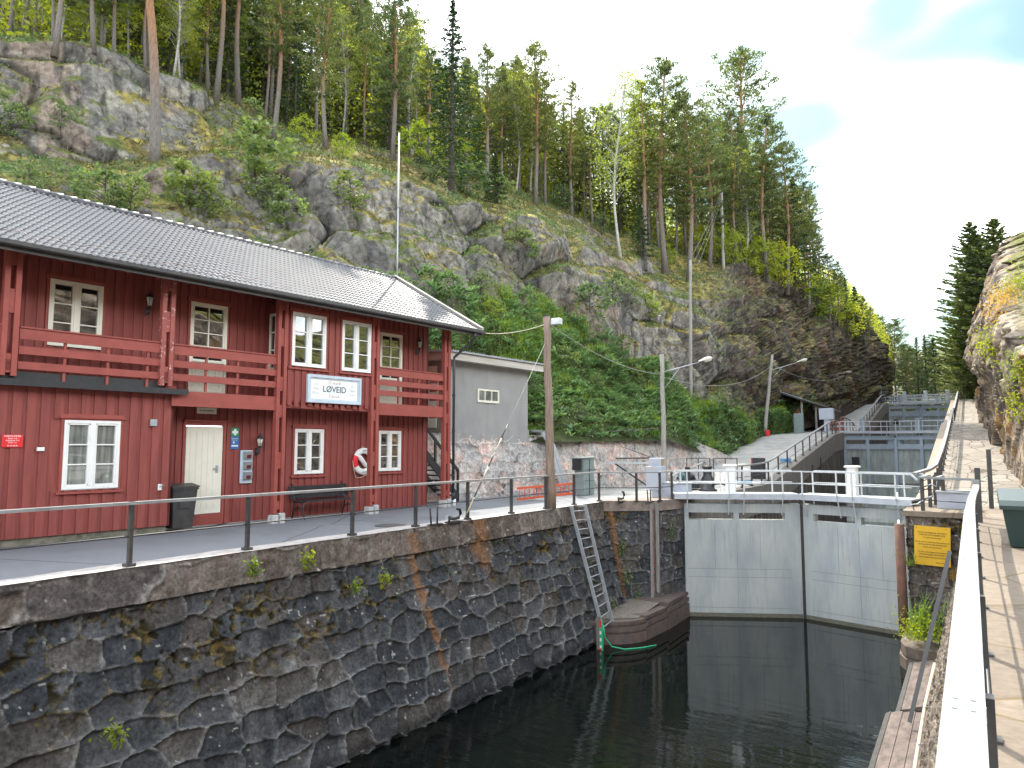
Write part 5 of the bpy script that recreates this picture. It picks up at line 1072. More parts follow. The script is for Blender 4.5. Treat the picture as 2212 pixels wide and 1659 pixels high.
mb = MB(); mb.box(-8.98, -8.90, 22.28, 22.38, -3.1, -.02); mb.build('timber', M['wood_grey'], gd); mb = MB(); mb.box(-8.84, -8.75, 22.42, 22.5, -2.9, -.05); mb.build('timber', M['wood_grey'], gd)
for k in range(14): mb = MB(); mb.box(-8.895, -8.86, 22.30, 22.31, -2.9+k*.2, -2.8+k*.2); mb.build('scale_mark', flat('faded_scale', (.40, .12, .13)) if k == 0 else bpy.data.materials['faded_scale'], gd)
# ================================================================== poles, lamps, wires
def pole(label, base, top, r0, r1, m, kids=()):
    t_ = thing('wooden_pole', label, 'pole', base); mb = MB(); b_, t2 = Vector(base), Vector(top); n = 9
    mb.tube([b_.lerp(t2, k/n)+Vector((.015*math.sin(k*1.7), .015*math.cos(k*2.3), 0)) for k in range(n+1)], [r0+(r1-r0)*k/n for k in range(n+1)], 12); mb.build('shaft', M[m], t_)
    mb = MB(); mb.lathe([(0, .02), (r1+.015, .0), (r1+.015, -.03), (r1, -.03)], top, 12); mb.build('cap', M['black'], t_); return t_
def street_lamp(parent, base, tip, length=.62):
    b_, t2 = Vector(base), Vector(tip); d = (t2-b_).normalized(); mb = MB(); mb.tube([b_, t2], .025, 6); mb.tube([b_-Vector((0, 0, .7)), b_.lerp(t2, .45)], .015, 5); arm = mb.build('lamp_arm', M['galv'], parent)
    e = t2+d*length; s_ = d.cross(Vector((0, 0, 1))).normalized(); u = s_.cross(d)
    mb = MB(); rings = []
    for q, wd, ht in ((0, .05, .05), (.25, .10, .08), (.5, .15, .12), (.85, .15, .12), (1, .10, .07)):
        c_ = t2.lerp(e, q); rings.append([c_+s_*wd*a_+u*(ht*b2+.02) for a_, b2 in ((-1, 0), (-.8, .8), (0, 1), (.8, .8), (1, 0))])
    vs = [v for r_ in rings for v in r_]; fs = [(i*5+k, i*5+k+1, (i+1)*5+k+1, (i+1)*5+k) for i in range(4) for k in range(4)] + [(0, 1, 2, 3, 4), (24, 23, 22, 21, 20)]; mb.add(vs, fs, True); mb.build('lamp_head', M['greyboard'], parent)
    mb = MB(); vs = []
    for q, wd, ht in ((.42, .10, .01), (.5, .13, .10), (.85, .13, .10), (.97, .09, .02)):
        c_ = t2.lerp(e, q); vs += [c_+s_*wd*a_-u*(ht*b2-.015) for a_, b2 in ((-1, 0), (-.7, .9), (.7, .9), (1, 0))]
    mb.add(vs, [(i*4+k, i*4+k+1, (i+1)*4+k+1, (i+1)*4+k) for i in range(3) for k in range(3)], True); mb.build('lamp_shade', M['lampglass'], parent)
def wire(label, pts, sag, r=.007, m='wire', name='overhead_cable', cat='cable'):
    t_ = thing(name, label, cat, pts[0]); mb = MB()
    for a, c in zip(pts[:-1], pts[1:]):
        a, c = Vector(a), Vector(c); mb.tube([a.lerp(c, k/14)-Vector((0, 0, sag*4*(k/14)*(1-k/14))) for k in range(15)], r, 5)
    mb.build('strand', M[m], t_); return t_
n1b = at_z(1190, 1102, 0); n1b = Vector((-10.42, 18.3, .03)); n1t = Vector((-10.50, 18.2, 5.74))
np_ = pole('stout weathered brown pole with a small white floodlight, rising through the quay railing', n1b, n1t, .135, .10, 'wood')
mb = MB(); x, y, z = n1t; mb.beam((x+.05, y+.05, z-.22), (x+.25, y+.15, z-.20), .03, .03); mb.cbox(x+.12, x+.42, y+.02, y+.24, z-.28, z-.10, .02); mb.build('floodlight', M['alu'], np_)
b2 = at_x(1438, 1040, -10.9); b2 = Vector((-10.75, 28.4, 0)); t2 = Vector((-10.80, 28.4, 5.75)); P2 = pole('slim grey pole behind the control cabinet carrying a street lamp on a long arm', b2, t2, .11, .085, 'wood_grey')
street_lamp(P2, (-10.72, 28.45, 4.95), at_r(1509, 783, 31.0))
b3 = see_hill(1492, 858) or at_r(1492, 858, 46); t3 = at_r(1491, 560, math.hypot(b3.x, b3.y)); P3 = pole('tall grey utility pole standing at the top of the fern slope', b3-Vector((0, 0, .3)), t3, .13, .09, 'wood_grey')
b4 = Vector((-13.1, 55.5, 2.55)); t4 = at_r(1668, 765, math.hypot(b4.x, b4.y)+.2); P4 = pole('grey lamp pole with a red box at its foot, at the top of the ramp', b4, t4, .15, .10, 'wood_grey'); b4p = (b4.x+.2, b4.y-.2)
street_lamp(P4, t4.lerp(b4, .2), at_r(1722, 783, 58), .8)
mb = MB(); mb.cbox(b4p[0]-.02, b4p[0]+.25, b4p[1]-.2, b4p[1]+.1, zl(b4.y), zl(b4.y)+.42, .03); mb.build('red_box', M['signred'], P4)
b5 = see_hill(1563, 582) or at_r(1563, 575, 68); t5 = at_r(1558, 408, math.hypot(b5.x, b5.y)); P5 = pole('grey pole on the wooded ridge linked by three slanting wires', b5-Vector((0, 0, .4)), t5, .15, .11, 'wood_grey')
b6 = see_hill(1748, 655) or at_r(1748, 650, 80); t6 = at_r(1747, 566, math.hypot(b6.x, b6.y)); pole('short distant grey pole on the far end of the ridge', b6-Vector((0, 0, .4)), t6, .16, .12, 'wood_grey')
roofc = HL(3.85, -.72, 5.42)
wire('twin pale cables from the right roof corner to the top of the near brown pole', [roofc, n1t-Vector((0, 0, .25))], .12, .012, 'wire_pale'); wire('thin cable from the near brown pole to the slim pole behind the cabinet', [n1t-Vector((0, 0, .2)), t2-Vector((0, 0, .9))], .35, .012)
wire('cable looping from the slim pole to the lamp pole at the top of the ramp', [t2-Vector((0, 0, 1.0)), t4-Vector((0, 0, .8))], .9, .014); wire('cable running from the ramp lamp pole along the dark rock face to the upper shelter', [t4-Vector((0, 0, .8)), at_r(1825, 812, 80), at_r(1905, 795, 104)], .8, .018)
for k, lb_ in enumerate(('left strand of the three slanting wires on the ridge', 'middle strand of the three slanting wires on the ridge', 'right strand of the three slanting wires on the ridge')):
    wire(lb_, [t5-Vector((0, 0, .2+.30*k)), t3-Vector((0, 0, .0+.25*k))+Vector((.25*k, 0, 0))], .3, .010, 'wire')
gw_ = thing('guy_wire', 'steel guy wire with striped marker sleeve from the near pole down to the coping', 'guy wire', (-10.6, 13.9, .05)); ga0, ga1 = Vector((-10.52, 14.15, .06)), n1t-Vector((0, 0, .75))
mb = MB(); mb.tube([ga0, ga1], .009, 5); mb.build('strand', M['wire'], gw_)
for k in range(6): mb = MB(); mb.tube([ga0.lerp(ga1, .03+.075*k), ga0.lerp(ga1, .03+.075*(k+1))], .015, 8); mb.build('marker_sleeve', M['black'] if k % 2 else pm('pale_yellow_sleeve', (.55, .50, .28), rough=.5) if k == 0 else M['wire_pale'], gw_)
wire('thin black stay from the slim pole down into the ferns on the wall', [b2.lerp(t2, .45), Vector((-13.7, 26.9, 2.4))], 0, .014, 'black', 'stay_wire', 'stay')
rl_ = thing('street_lamp', 'street lamp reaching out from the dark rock face over the upper ramp', 'lamp', at_r(1800, 812, 78)); rl_.location = (0, 0, 0)
street_lamp(rl_, at_r(1780, 812, 80), at_r(1822, 806, 78), 1.1)
# ================================================================== shelters and gear upstream
def shelter(label, y, n, col):
    z = zl(y); t_ = thing('shelter', label, 'shelter', (-12, y, z), 0)
    mb = MB(); mb.prism_y([(-14.8, z+3.55), (-9.2, z+1.25), (-9.2, z+1.38), (-14.8, z+3.72)], y, y+n); mb.build('roof', M['black'], t_)
    mb = MB(); mb.prism_y([(-14.8, z+3.74), (-9.15, z+1.40), (-9.15, z+1.43), (-14.8, z+3.77)], y-.06, y+n+.06); mb.build('roof_edge', M['black_worn'], t_)
    for yy_ in (y+.2, y+n*.5, y+n-.2):
        mb = MB(); mb.box(-10.8, -10.68, yy_-.06, yy_+.06, z, z+1.85); mb.build('post', M[col], t_); mb = MB(); mb.beam((-12.9, yy_, z+1.2), (-12.2, yy_, z+2.5), .1, .1); mb.box(-13.1, -12.95, yy_-.07, yy_+.07, z, z+2.8); mb.build('brace', M['black'], t_)
    mb = MB(); mb.prism_y([(-14.7, z), (-11.3, z), (-11.3, z+2.0), (-14.7, z+3.4)], y+n-.1, y+n); mb.build('back_wall', M['black'], t_); return t_
shelter('higher black lean-to shelter beside the uppermost gate', 99, 6, 'wood_grey'); shelter('farthest low black shelter roof seen above the top gate railing', 110, 9, 'wood_grey')
z = zl(62); t_ = thing('shelter', 'large black lean-to shelter roof with pale posts against the dark rock near the middle gate', 'shelter', (-12, 60.5, z))
def slab_(name, q, th, m):
    mb = MB(); mb.add([tuple(p) for p in q] + [(p[0], p[1], p[2]+th) for p in q], [(3, 2, 1, 0), (4, 5, 6, 7), (0, 1, 5, 4), (1, 2, 6, 5), (2, 3, 7, 6), (3, 0, 4, 7)]); return mb.build(name, m, t_)
q_ = [(-11.2, 60.3, 5.42), (-10.3, 74, 4.95), (-14.0, 74, 6.1), (-15.0, 60.3, 6.9)]
slab_('roof', q_, .14, M['black']); slab_('roof_edge', [(x, y, z_+.145) for x, y, z_ in q_], .03, M['grey_box'])
for (x, y, zt_) in ((-11.4, 61, 5.5), (-11.1, 65.5, 5.4), (-10.8, 70, 5.2)): mb = MB(); mb.box(x-.07, x+.07, y-.07, y+.07, zl(y), zt_); mb.build('post', M['wood_grey'], t_)
mb = MB(); mb.box(-13.9, -13.8, 60.6, 73, z-.2, 5.9); mb.box(-13.9, -11.5, 72.9, 73, z-.2, 5.3); mb.build('back_wall', M['black'], t_)
def post_cab(label, x, y, w_, h_, m):
    z = zl(y); t_ = thing('control_cabinet', label, 'cabinet', (x, y, z)); mb = MB(); mb.box(x-.18, x+.18, y, y+.3, z, z+h_-w_); mb.build('pedestal', M[m], t_); mb = MB(); mb.cbox(x-w_/2-.1, x+w_/2+.1, y-.1, y+.45, z+h_-w_, z+h_, .03); mb.build('box', M[m], t_)
post_cab('wide pale grey control cabinet on a pedestal beside the ramp railing top', -9.35, 59.5, .85, 1.9, 'grey_box'); post_cab('pale cabinet on a pedestal under the higher shelter', -9.6, 97, 1.1, 2.2, 'grey_box')
q = thing('electrical_cabinet', 'narrow upright grey-green cabinet at the shelter entrance beside the ramp', 'cabinet', (-11.3, 59.6, zl(59.6))); mb = MB(); mb.cbox(-11.8, -11.1, 59.6, 60.1, zl(59.6), zl(59.6)+1.55, .03); mb.build('body', M['green_box'], q)
lbp = thing('lifebuoy_stand', 'pale board carrying a red lifebuoy under the large shelter', 'lifebuoy stand', (-12.4, 63.5, zl(61.5))); z = zl(61.5); mb = MB(); mb.box(-12.7, -12.05, 63.5, 63.58, z+.9, z+2.2); mb.build('board', M['wood'], lbp)
mb = MB(); vs = []; ring_part(mb, 0, 2*math.pi, .23, .07, 20); mb.v = [(v[0]-12.37, v[1]+63.4, v[2]+z+1.55) for v in mb.v]; mb.build('lifebuoy', M['signred'], lbp)
ob = thing('orange_panel', 'long orange-red board with a white line standing on edge behind the middle gate', 'board', (-9.8, 63, zl(63))); z = zl(63); mb = MB(); mb.prism_x([(62.2, z+.15), (71, z+.25), (71, z+1.6), (62.2, z+.55)], -9.72, -9.66); mb.build('panel', M['rust'] if 0 else flat('red_orange', (.34, .075, .04)), ob)
mb = MB(); mb.prism_x([(62.2, z+.36), (71, z+.72), (71, z+.82), (62.2, z+.42)], -9.655, -9.645); mb.build('stripe', M['text_pale'], ob)
for x, y, l_ in ((-9.2, 63.5, 'arched black iron balance guard left of the middle gate pillar'), (-8.9, 100.5, 'arched black iron guard beside the uppermost gate')):
    q = thing('iron_guard', l_, 'guard', (x, y, zl(y))); z = zl(y); mb = MB(); pa = [(x+.9*math.cos(a_)+.5, y, z+1.15*math.sin(a_)) for a_ in np.linspace(math.pi*.9, .4, 9)]; mb.tube(pa, .05, 6)
    for p in pa[2:-1]: mb.beam((p[0], y, z), p, .05, .05)
    mb.build('bars', M['black'], q)
# ================================================================== right side
ys_ = thing('notice_sign', 'yellow notice on drinking-water protection in three languages, screwed to the stone pier', 'sign', (-1.03, 22.86, -.88)); ys_.rotation_euler = (0, R(2.0), 0)
mb = MB(); mb.box(-.43, .43, -.012, 0, -.53, .53); mb.build('plate', M['yellow'], ys_, rel=False)
for s_, z_, q in (('Norsjø og tilliggende vassdrag er', .36, .052), ('DRIKKEVANNS-RESERVOAR', .29, .050), ('Unngå forurensning!', .22, .050), ('Norsjø and the adjoining watercourses are', .10, .047), ('DRINKINGWATER-RESERVOIR', .03, .050), ('Please avoid pollution!', -.04, .050), ('Norsjø und anliegende Gewässer', -.17, .050), ('TRINKWASSER-RESERVOIR !', -.24, .052), ('Bitte Verschmutzung vermeiden', -.31, .050), ('Skiens Helseråd', -.44, .042)):
    txt('lettering', s_, q, M['text_dark'], ys_, (.0 if z_ > -.4 else .22, -.014, z_), off=.0006)
mb = MB()
for x, z_ in ((-.38, .48), (.33, .48), (-.38, -.48), (.38, -.48)): mb.lathe([(0, -.018), (.012, -.018), (.012, -.012)], (x, 0, z_), 8, 'y')
mb.build('screw', M['text_dark'], ys_, rel=False)
bp = thing('steel_fender', 'upright rusty brown steel fender pipe at the right edge of the nearest gate', 'fender', (-1.86, 22.75, -4)); mb = MB(); mb.tube([(-1.80, 22.78, -4.6), (-1.80, 22.78, -.32)], .125, 14); mb.build('pipe', M['rust'], bp)
gbx = thing('gate_chest', 'low pale grey steel chest on the pier behind the landing railing', 'chest', (-.45, 24.5, 0)); mb = MB(); mb.cbox(-.92, -.05, 24.3, 24.95, .05, .50, .02); mb.build('body', M['grey_box'], gbx); mb = MB(); mb.cbox(-.95, -.02, 24.27, 24.98, .5, .55, .01); mb.build('lid', M['galv'], gbx)
gb2 = thing('green_chest', 'large dark green plastic grit bin with sloping lid beside the towpath', 'bin', (1.3, 16.3, 0)); mb = MB()
x0, x1, y0, y1 = .42, 1.95, 16.0, 16.95
mb.add([(x0+.10, y0+.05, .02), (x1-.08, y0+.05, .02), (x1-.08, y1-.08, .02), (x0+.10, y1-.08, .02), (x0, y0-.03, .72), (x1, y0-.03, .72), (x1, y1, .86), (x0, y1, .86)], [(0, 3, 2, 1), (0, 1, 5, 4), (1, 2, 6, 5), (2, 3, 7, 6), (3, 0, 4, 7), (4, 5, 6, 7)])
for q in (.33, .56, .79, 1.02, 1.25): mb.prism_x([(y0+.045, .05), (y0-.035, .62), (y0-.015, .62), (y0+.055, .05)], x0+q, x0+q+.10)
mb.build('body', M['bin_green'], gb2); mb = MB(); mb.prism_x([(y0-.08, .70), (y0-.08, .77), (y0+.04, .86), (y1-.1, 1.04), (y1+.05, 1.02), (y1+.05, .88)], x0-.04, x1+.04); mb.build('lid', M['bin_green'], gb2)
mb = MB(); mb.box(x0+.42, x0+.72, y0-.045, y0-.03, .56, .64); mb.build('handle', M['green_box'], gb2)
for k, (x, y, h_, l_) in enumerate(((.09, 20.9, 1.32, 'nearer of the two tall black posts with hooks right of the railing end'), (.42, 25.6, 1.75, 'farther of the two tall black posts beside the cliff foot'))):
    q = thing('hook_post', l_, 'post', (x, y, 0)); mb = MB(); mb.box(x-.06, x+.06, y-.05, y+.05, 0, h_); mb.build('post', M['black_worn'], q)
    for z in (.5, .75, 1.0): mb = MB(); mb.tube([(x+.06, y, z), (x+.16, y, z), (x+.18, y, z+.07)], .015, 6); mb.build('hook', M['galv'], q)
gg = thing('steel_gangplank', 'long narrow grey steel plank leaning from the railing down to the ledge', 'gangplank', (-.5, 15.5, 0)); mb = MB(); mb.beam((-.44, 16.2, -.15), (-1.22, 15.7, -3.32), .075, .045, (0, 1, 0)); mb.build('plank', flat('dull_grey_steel', (.13, .135, .14), .7), gg)
cp_ = thing('conduit', 'pale plastic conduit running along the foot of the sunlit wall above the ledge', 'pipe', (-.9, 12, -3)); mb = MB(); mb.tube([(-.80, 7, -3.05), (-.92, 10, -3.12), (-.99, 13.5, -3.2), (-1.0, 16.5, -3.2), (-.9, 18.5, -2.9)], .03, 8); mb.build('tube', M['wire_pale'], cp_)
for y in (9.3, 11.5, 14, 16): mb = MB(); mb.tube([(-.98, y, -3.1), (-.62, y, -2.95)], .012, 5); mb.build('bracket', M['galv'], cp_)
for k, (a, c, l_) in enumerate((((-1.25, 9.2, -3.42), (-.95, 10.6, -3.05), 'loose dark rod lying across the ledge planks near the camera'), ((-1.35, 10.9, -3.42), (-.95, 11.6, -3.1), 'second loose dark rod propped against the conduit on the ledge'))):
    q = thing('iron_rod', l_, 'rod', a); mb = MB(); mb.tube([a, c], .022, 6); mb.build('rod', M['black_worn'], q)
sm = thing('path_marker', 'small pale marker knob standing on the flagstones beyond the grey chest', 'marker', (-.4, 27.5, 0)); mb = MB(); mb.lathe([(.06, 0), (.05, .12), (.08, .16), (.07, .25), (0, .28)], (-.4, 27.5, 0), 12); mb.build('knob', M['galv'], sm)
# a white car parked across the water, seen only as a reflection in the annex window
car = thing('parked_car', 'white hatchback parked beside the towpath, mirrored in the annex window', 'car', (6.2, 12.2, 0), R(76))
prof_c = [(-2.05, .35), (-2.1, .62), (-2.02, .86), (-1.75, .98), (-1.25, 1.40), (-.5, 1.50), (.3, 1.45), (1.0, 1.02), (1.75, .90), (2.08, .70), (2.12, .35)]
mb = MB(); mb.prism_y(prof_c, -.86, .86); mb.build('body', pm('white_car_paint', (.8, .8, .8), rough=.25, bs=0), car, rel=False)
mb = MB(); mb.prism_y([(-1.5, 1.02), (-1.1, 1.36), (-.35, 1.43), (-.35, 1.0)], -.875, .875); mb.prism_y([(-.25, 1.0), (-.25, 1.43), (.25, 1.39), (.85, 1.02)], -.875, .875); mb.build('side_window', M['glass'], car, rel=False)
for x in (-1.3, 1.35):
    for y in (-.8, .8): mb = MB(); mb.lathe([(0, -.12), (.32, -.12), (.34, 0), (.32, .12), (0, .12)], (x, y, .33), 20, 'y'); wh = mb.build('wheel', M['black'], car, rel=False); mb = MB(); mb.lathe([(0, -.13), (.2, -.13), (.2, .13), (0, .13)], (x, y, .33), 12, 'y'); mb.build('rim', M['galv'], wh, rel=False)
# ================================================================== vegetation
G = np.random.default_rng(11)
def rand_dirs(n, zb=0.): d = G.normal(size=(n, 3)); d[:, 2] += zb; return d/np.linalg.norm(d, axis=1, keepdims=True)
def leaves(C, D, L, Wd):
    """rhombic blades centred on C along D; L, Wd arrays"""
    n = len(C); r = rand_dirs(n); S_ = np.cross(D, r); S_ /= np.linalg.norm(S_, axis=1, keepdims=True)+1e-9
    L = np.broadcast_to(L, n)[:, None]; Wd = np.broadcast_to(Wd, n)[:, None]
    return np.stack([C-D*L/2, C+S_*Wd/2-D*L*.05, C+D*L/2, C-S_*Wd/2-D*L*.05], 1)
def branch_mesh(name, trunk, branches, m):
    mb = MB(); mb.tube(trunk[0], trunk[1], 9)
    for p, r in branches: mb.tube(p, r, 4, cap=False)
    me = mb.mesh(name); me.materials.append(m); return me
def trunk_line(H, r0, bend=.25, n=9):
    a = G.random()*6.28; q = np.linspace(0, 1, n); off = bend*np.sin(q*math.pi*(.8+G.random()))*1.0
    pts = [Vector((math.cos(a)*o, math.sin(a)*o, z)) for o, z in zip(off, q*H)]; pts[0].z = -.6
    return pts, [max(.02, r0*(1-.88*t)**.8)*(1.25 if t == 0 else 1) for t in q]
def at_h(tr, H, z):
    f = max(0, min(.999, z/H))*(len(tr)-1); i = int(f); return tr[i].lerp(tr[min(i+1, len(tr)-1)], f-i)
def make_pine(H, crown0, spread, nb=46, tuft=9, dens=1., leaf=.25):
    tr, rr_ = trunk_line(H, .0095*H+.02, .02*H); br = []; C = []; D = []
    for k in range(nb):
        t = (k+G.random())/nb; z = H*(crown0+(1-crown0)*t*.985); p0 = at_h(tr, H, z); az = k*2.4+G.random()
        l = spread*(.30+.70*math.sin(math.pi*min(1, .18+.82*(1-t)))**.9)*(1-t*.55)*(.6+.55*G.random()); 
        if t > .9: l *= .6
        el = -.12+.75*t+G.random()*.25; d = Vector((math.cos(az)*math.cos(el), math.sin(az)*math.cos(el), math.sin(el)))
        p1 = p0+d*l*.55; p2 = p0+d*l+Vector((0, 0, l*(.06+.10*G.random())))
        br.append(([p0, p1, p2], [.012+.010*l, .008+.006*l, .006]))
        nt_ = int(tuft*(.5+l/spread)*dens)
        for q in range(nt_):
            f = .35+.7*(q+G.random())/nt_; c = np.array(p0.lerp(p2, min(f, 1.03)))+G.normal(size=3)*np.array([.13, .13, .05])*(.5+l*.40)
            n_ = 9; dd = rand_dirs(n_, .75)*.8+np.array(d)*.55; dd /= np.linalg.norm(dd, axis=1, keepdims=True)
            C.append(c+G.normal(size=(n_, 3))*np.array([.16, .16, .06])*(.6+.12*l)); D.append(dd)
    for k in range(4): # dead lower branches
        z = H*crown0*(.45+.5*G.random()); p0 = at_h(tr, H, z); az = G.random()*6.28; l = .4+G.random()*.9; br.append(([p0, p0+Vector((math.cos(az)*l, math.sin(az)*l, -.1*l))], [.02, .006]))
    C = np.concatenate(C); D = np.concatenate(D); n = len(C)
    return branch_mesh('pine_trunk', (tr, rr_), br, M['bark']), quad_mesh('pine_crown', leaves(C, D, leaf*(.6+.8*G.random(n)), leaf*.30*(.6+.8*G.random(n))), M['pine']), H
def make_spruce(H, R0, nb=120, droop=.35, mat='spruce', leaf=.26, crown0=.06, per=34, power=.9, upturn=.1):
    tr, rr_ = trunk_line(H, .012*H, .004*H); br = []; C = []; D = []
    for k in range(nb):
        t = (k+G.random())/nb; z = H*(crown0+(1-crown0)*t**.92); p0 = at_h(tr, H, z); az = k*2.399+G.random()*.5
        l = max(.12, R0*(1-t)**power*(.72+.4*G.random())); d = Vector((math.cos(az), math.sin(az), -droop*(1-t)+.25*t))
        p1 = p0+d*l*.6; p2 = p0+d*l+Vector((0, 0, l*upturn)); br.append(([p0, p1, p2], [.01+.008*l, .008, .004])); n_ = int(per*(.25+l/R0))
        f = G.random(n_)**.7; base = np.array([list(p0.lerp(p1, min(1, x/.6)) if x < .6 else p1.lerp(p2, (x-.6)/.4)) for x in f])
        side = np.array([-math.sin(az), math.cos(az), 0]); sw = (G.random(n_)-.5)*l*.55*(1-.6*f)
        C.append(base+side*sw[:, None]+G.normal(size=(n_, 3))*.05-np.array([0, 0, .06])*G.random((n_, 1))); dd = np.array(d)*.8+side*np.sign(sw)[:, None]*.7+G.normal(size=(n_, 3))*.25; dd[:, 2] -= .15 if droop > .2 else -.15; D.append(dd/np.linalg.norm(dd, axis=1, keepdims=True))
    C = np.concatenate(C); D = np.concatenate(D); n = len(C)
    return branch_mesh('spruce_trunk', (tr, rr_), br, M['bark_dark']), quad_mesh('spruce_crown', leaves(C, D, leaf*(.7+.7*G.random(n)), leaf*.34*(.7+.6*G.random(n))), M[mat]), H
def make_birch(H, R0, n_cl=70, per=26, crown0=.35, mat='birch', leaf=.14, bark='bark_birch', sx=1.):
    tr, rr_ = trunk_line(H, .0065*H+.01, .03*H); br = []; C = []; D = []
    for k in range(n_cl):
        t = (k+G.random())/n_cl; z = H*(crown0+(1-crown0)*t); p0 = at_h(tr, H, max(.1, z-.08*H)); az = G.random()*6.28; l = R0*math.sin(math.pi*(.15+.80*t))**.8*(.35+.75*G.random())
        p2 = at_h(tr, H, z)+Vector((math.cos(az)*l, math.sin(az)*l, .12*l)); br.append(([p0, p0.lerp(p2, .5)+Vector((0, 0, .12*l)), p2], [.015, .010, .004]))
        c = np.array(p2)+G.normal(size=(per, 3))*np.array([.28, .28, .26])*R0*.42; C.append(c); dd = G.normal(size=(per, 3)); dd[:, 2] -= .5; D.append(dd/np.linalg.norm(dd, axis=1, keepdims=True))
    C = np.concatenate(C); D = np.concatenate(D); n = len(C)
    return branch_mesh('birch_trunk', (tr, rr_), br, M[bark]), quad_mesh('birch_crown', leaves(C, D, leaf*(.6+.8*G.random(n)), leaf*.7), M[mat]), H
PINES = [make_pine(16, .38, 3.0, 56, 12), make_pine(17, .46, 2.7, 50, 12), make_pine(15, .32, 3.3, 62, 12), make_pine(18, .56, 2.6, 44, 12), make_pine(16, .44, 2.4, 50, 11), make_pine(17, .26, 3.1, 70, 11)]
SPRUCES = [make_spruce(16, 2.8, 150, per=60), make_spruce(14, 2.3, 120, per=50), make_spruce(8, 1.9, 80, per=50)]
FIRS = [make_spruce(24, 5.2, 190, .02, 'fir', .46, .10, 130, .62, .16), make_spruce(22, 5.0, 170, .05, 'fir', .46, .08, 130, .60, .18)]
BIRCHES = [make_birch(14, 2.1, 95, 34), make_birch(12, 1.8, 85, 32, .25), make_birch(7, 1.6, 70, 30, .15)]
SHR = [make_birch(2.0, .8, 34, 22, .12, 'shrub', .13, 'bark_dark'), make_birch(2.6, .8, 34, 20, .12, 'shrub', .12, 'bark_dark'), make_birch(1.4, .8, 26, 24, .05, 'shrub', .14, 'bark_dark')]
YSHR = [make_birch(2.4, .9, 34, 24, .12, 'yshrub', .13, 'bark_dark'), make_birch(3.4, 1.3, 46, 28, .1, 'yshrub', .15, 'bark_dark')]
def plant(name, proto, loc, h, label, cat, group, wf=1., lean=(0, 0)):
    s_ = h/proto[2]; t_ = thing(name, label, cat, loc, G.random()*6.28, group); t_.rotation_euler = (lean[0], lean[1], t_.rotation_euler.z)
    a = link('trunk' if h > 3.5 else 'stem', proto[0], t_); c = link('crown' if h > 3.5 else 'foliage', proto[1], t_)
    for o in (a, c): o.scale = (s_*wf, s_*wf, s_)
    return t_
def hillpt(px, py, r=None):
    p = see_hill(px, py) if r is None else None
    if p is None:
        v = at_r(px, py, r or 60); z = on_hill(v.x, v.y); p = Vector((v.x, v.y, z if z is not None else v.z))
    return p
def top_h(p, px, py): return at_r(px, py, math.hypot(p.x, p.y)).z - p.z
used = []
def tree(kind, idx, px, by, ty, label, r=None, wf=1., group=None, lean=(0, 0)):
    p = hillpt(px, by, r); h = max(2.5, top_h(p, px, ty)); lib = {'pine': PINES, 'spruce': SPRUCES, 'birch': BIRCHES, 'fir': FIRS}[kind]; used.append((p.x, p.y))
    return plant(kind+'_tree', lib[idx % len(lib)], p, h, label, 'tree', group, wf, lean)
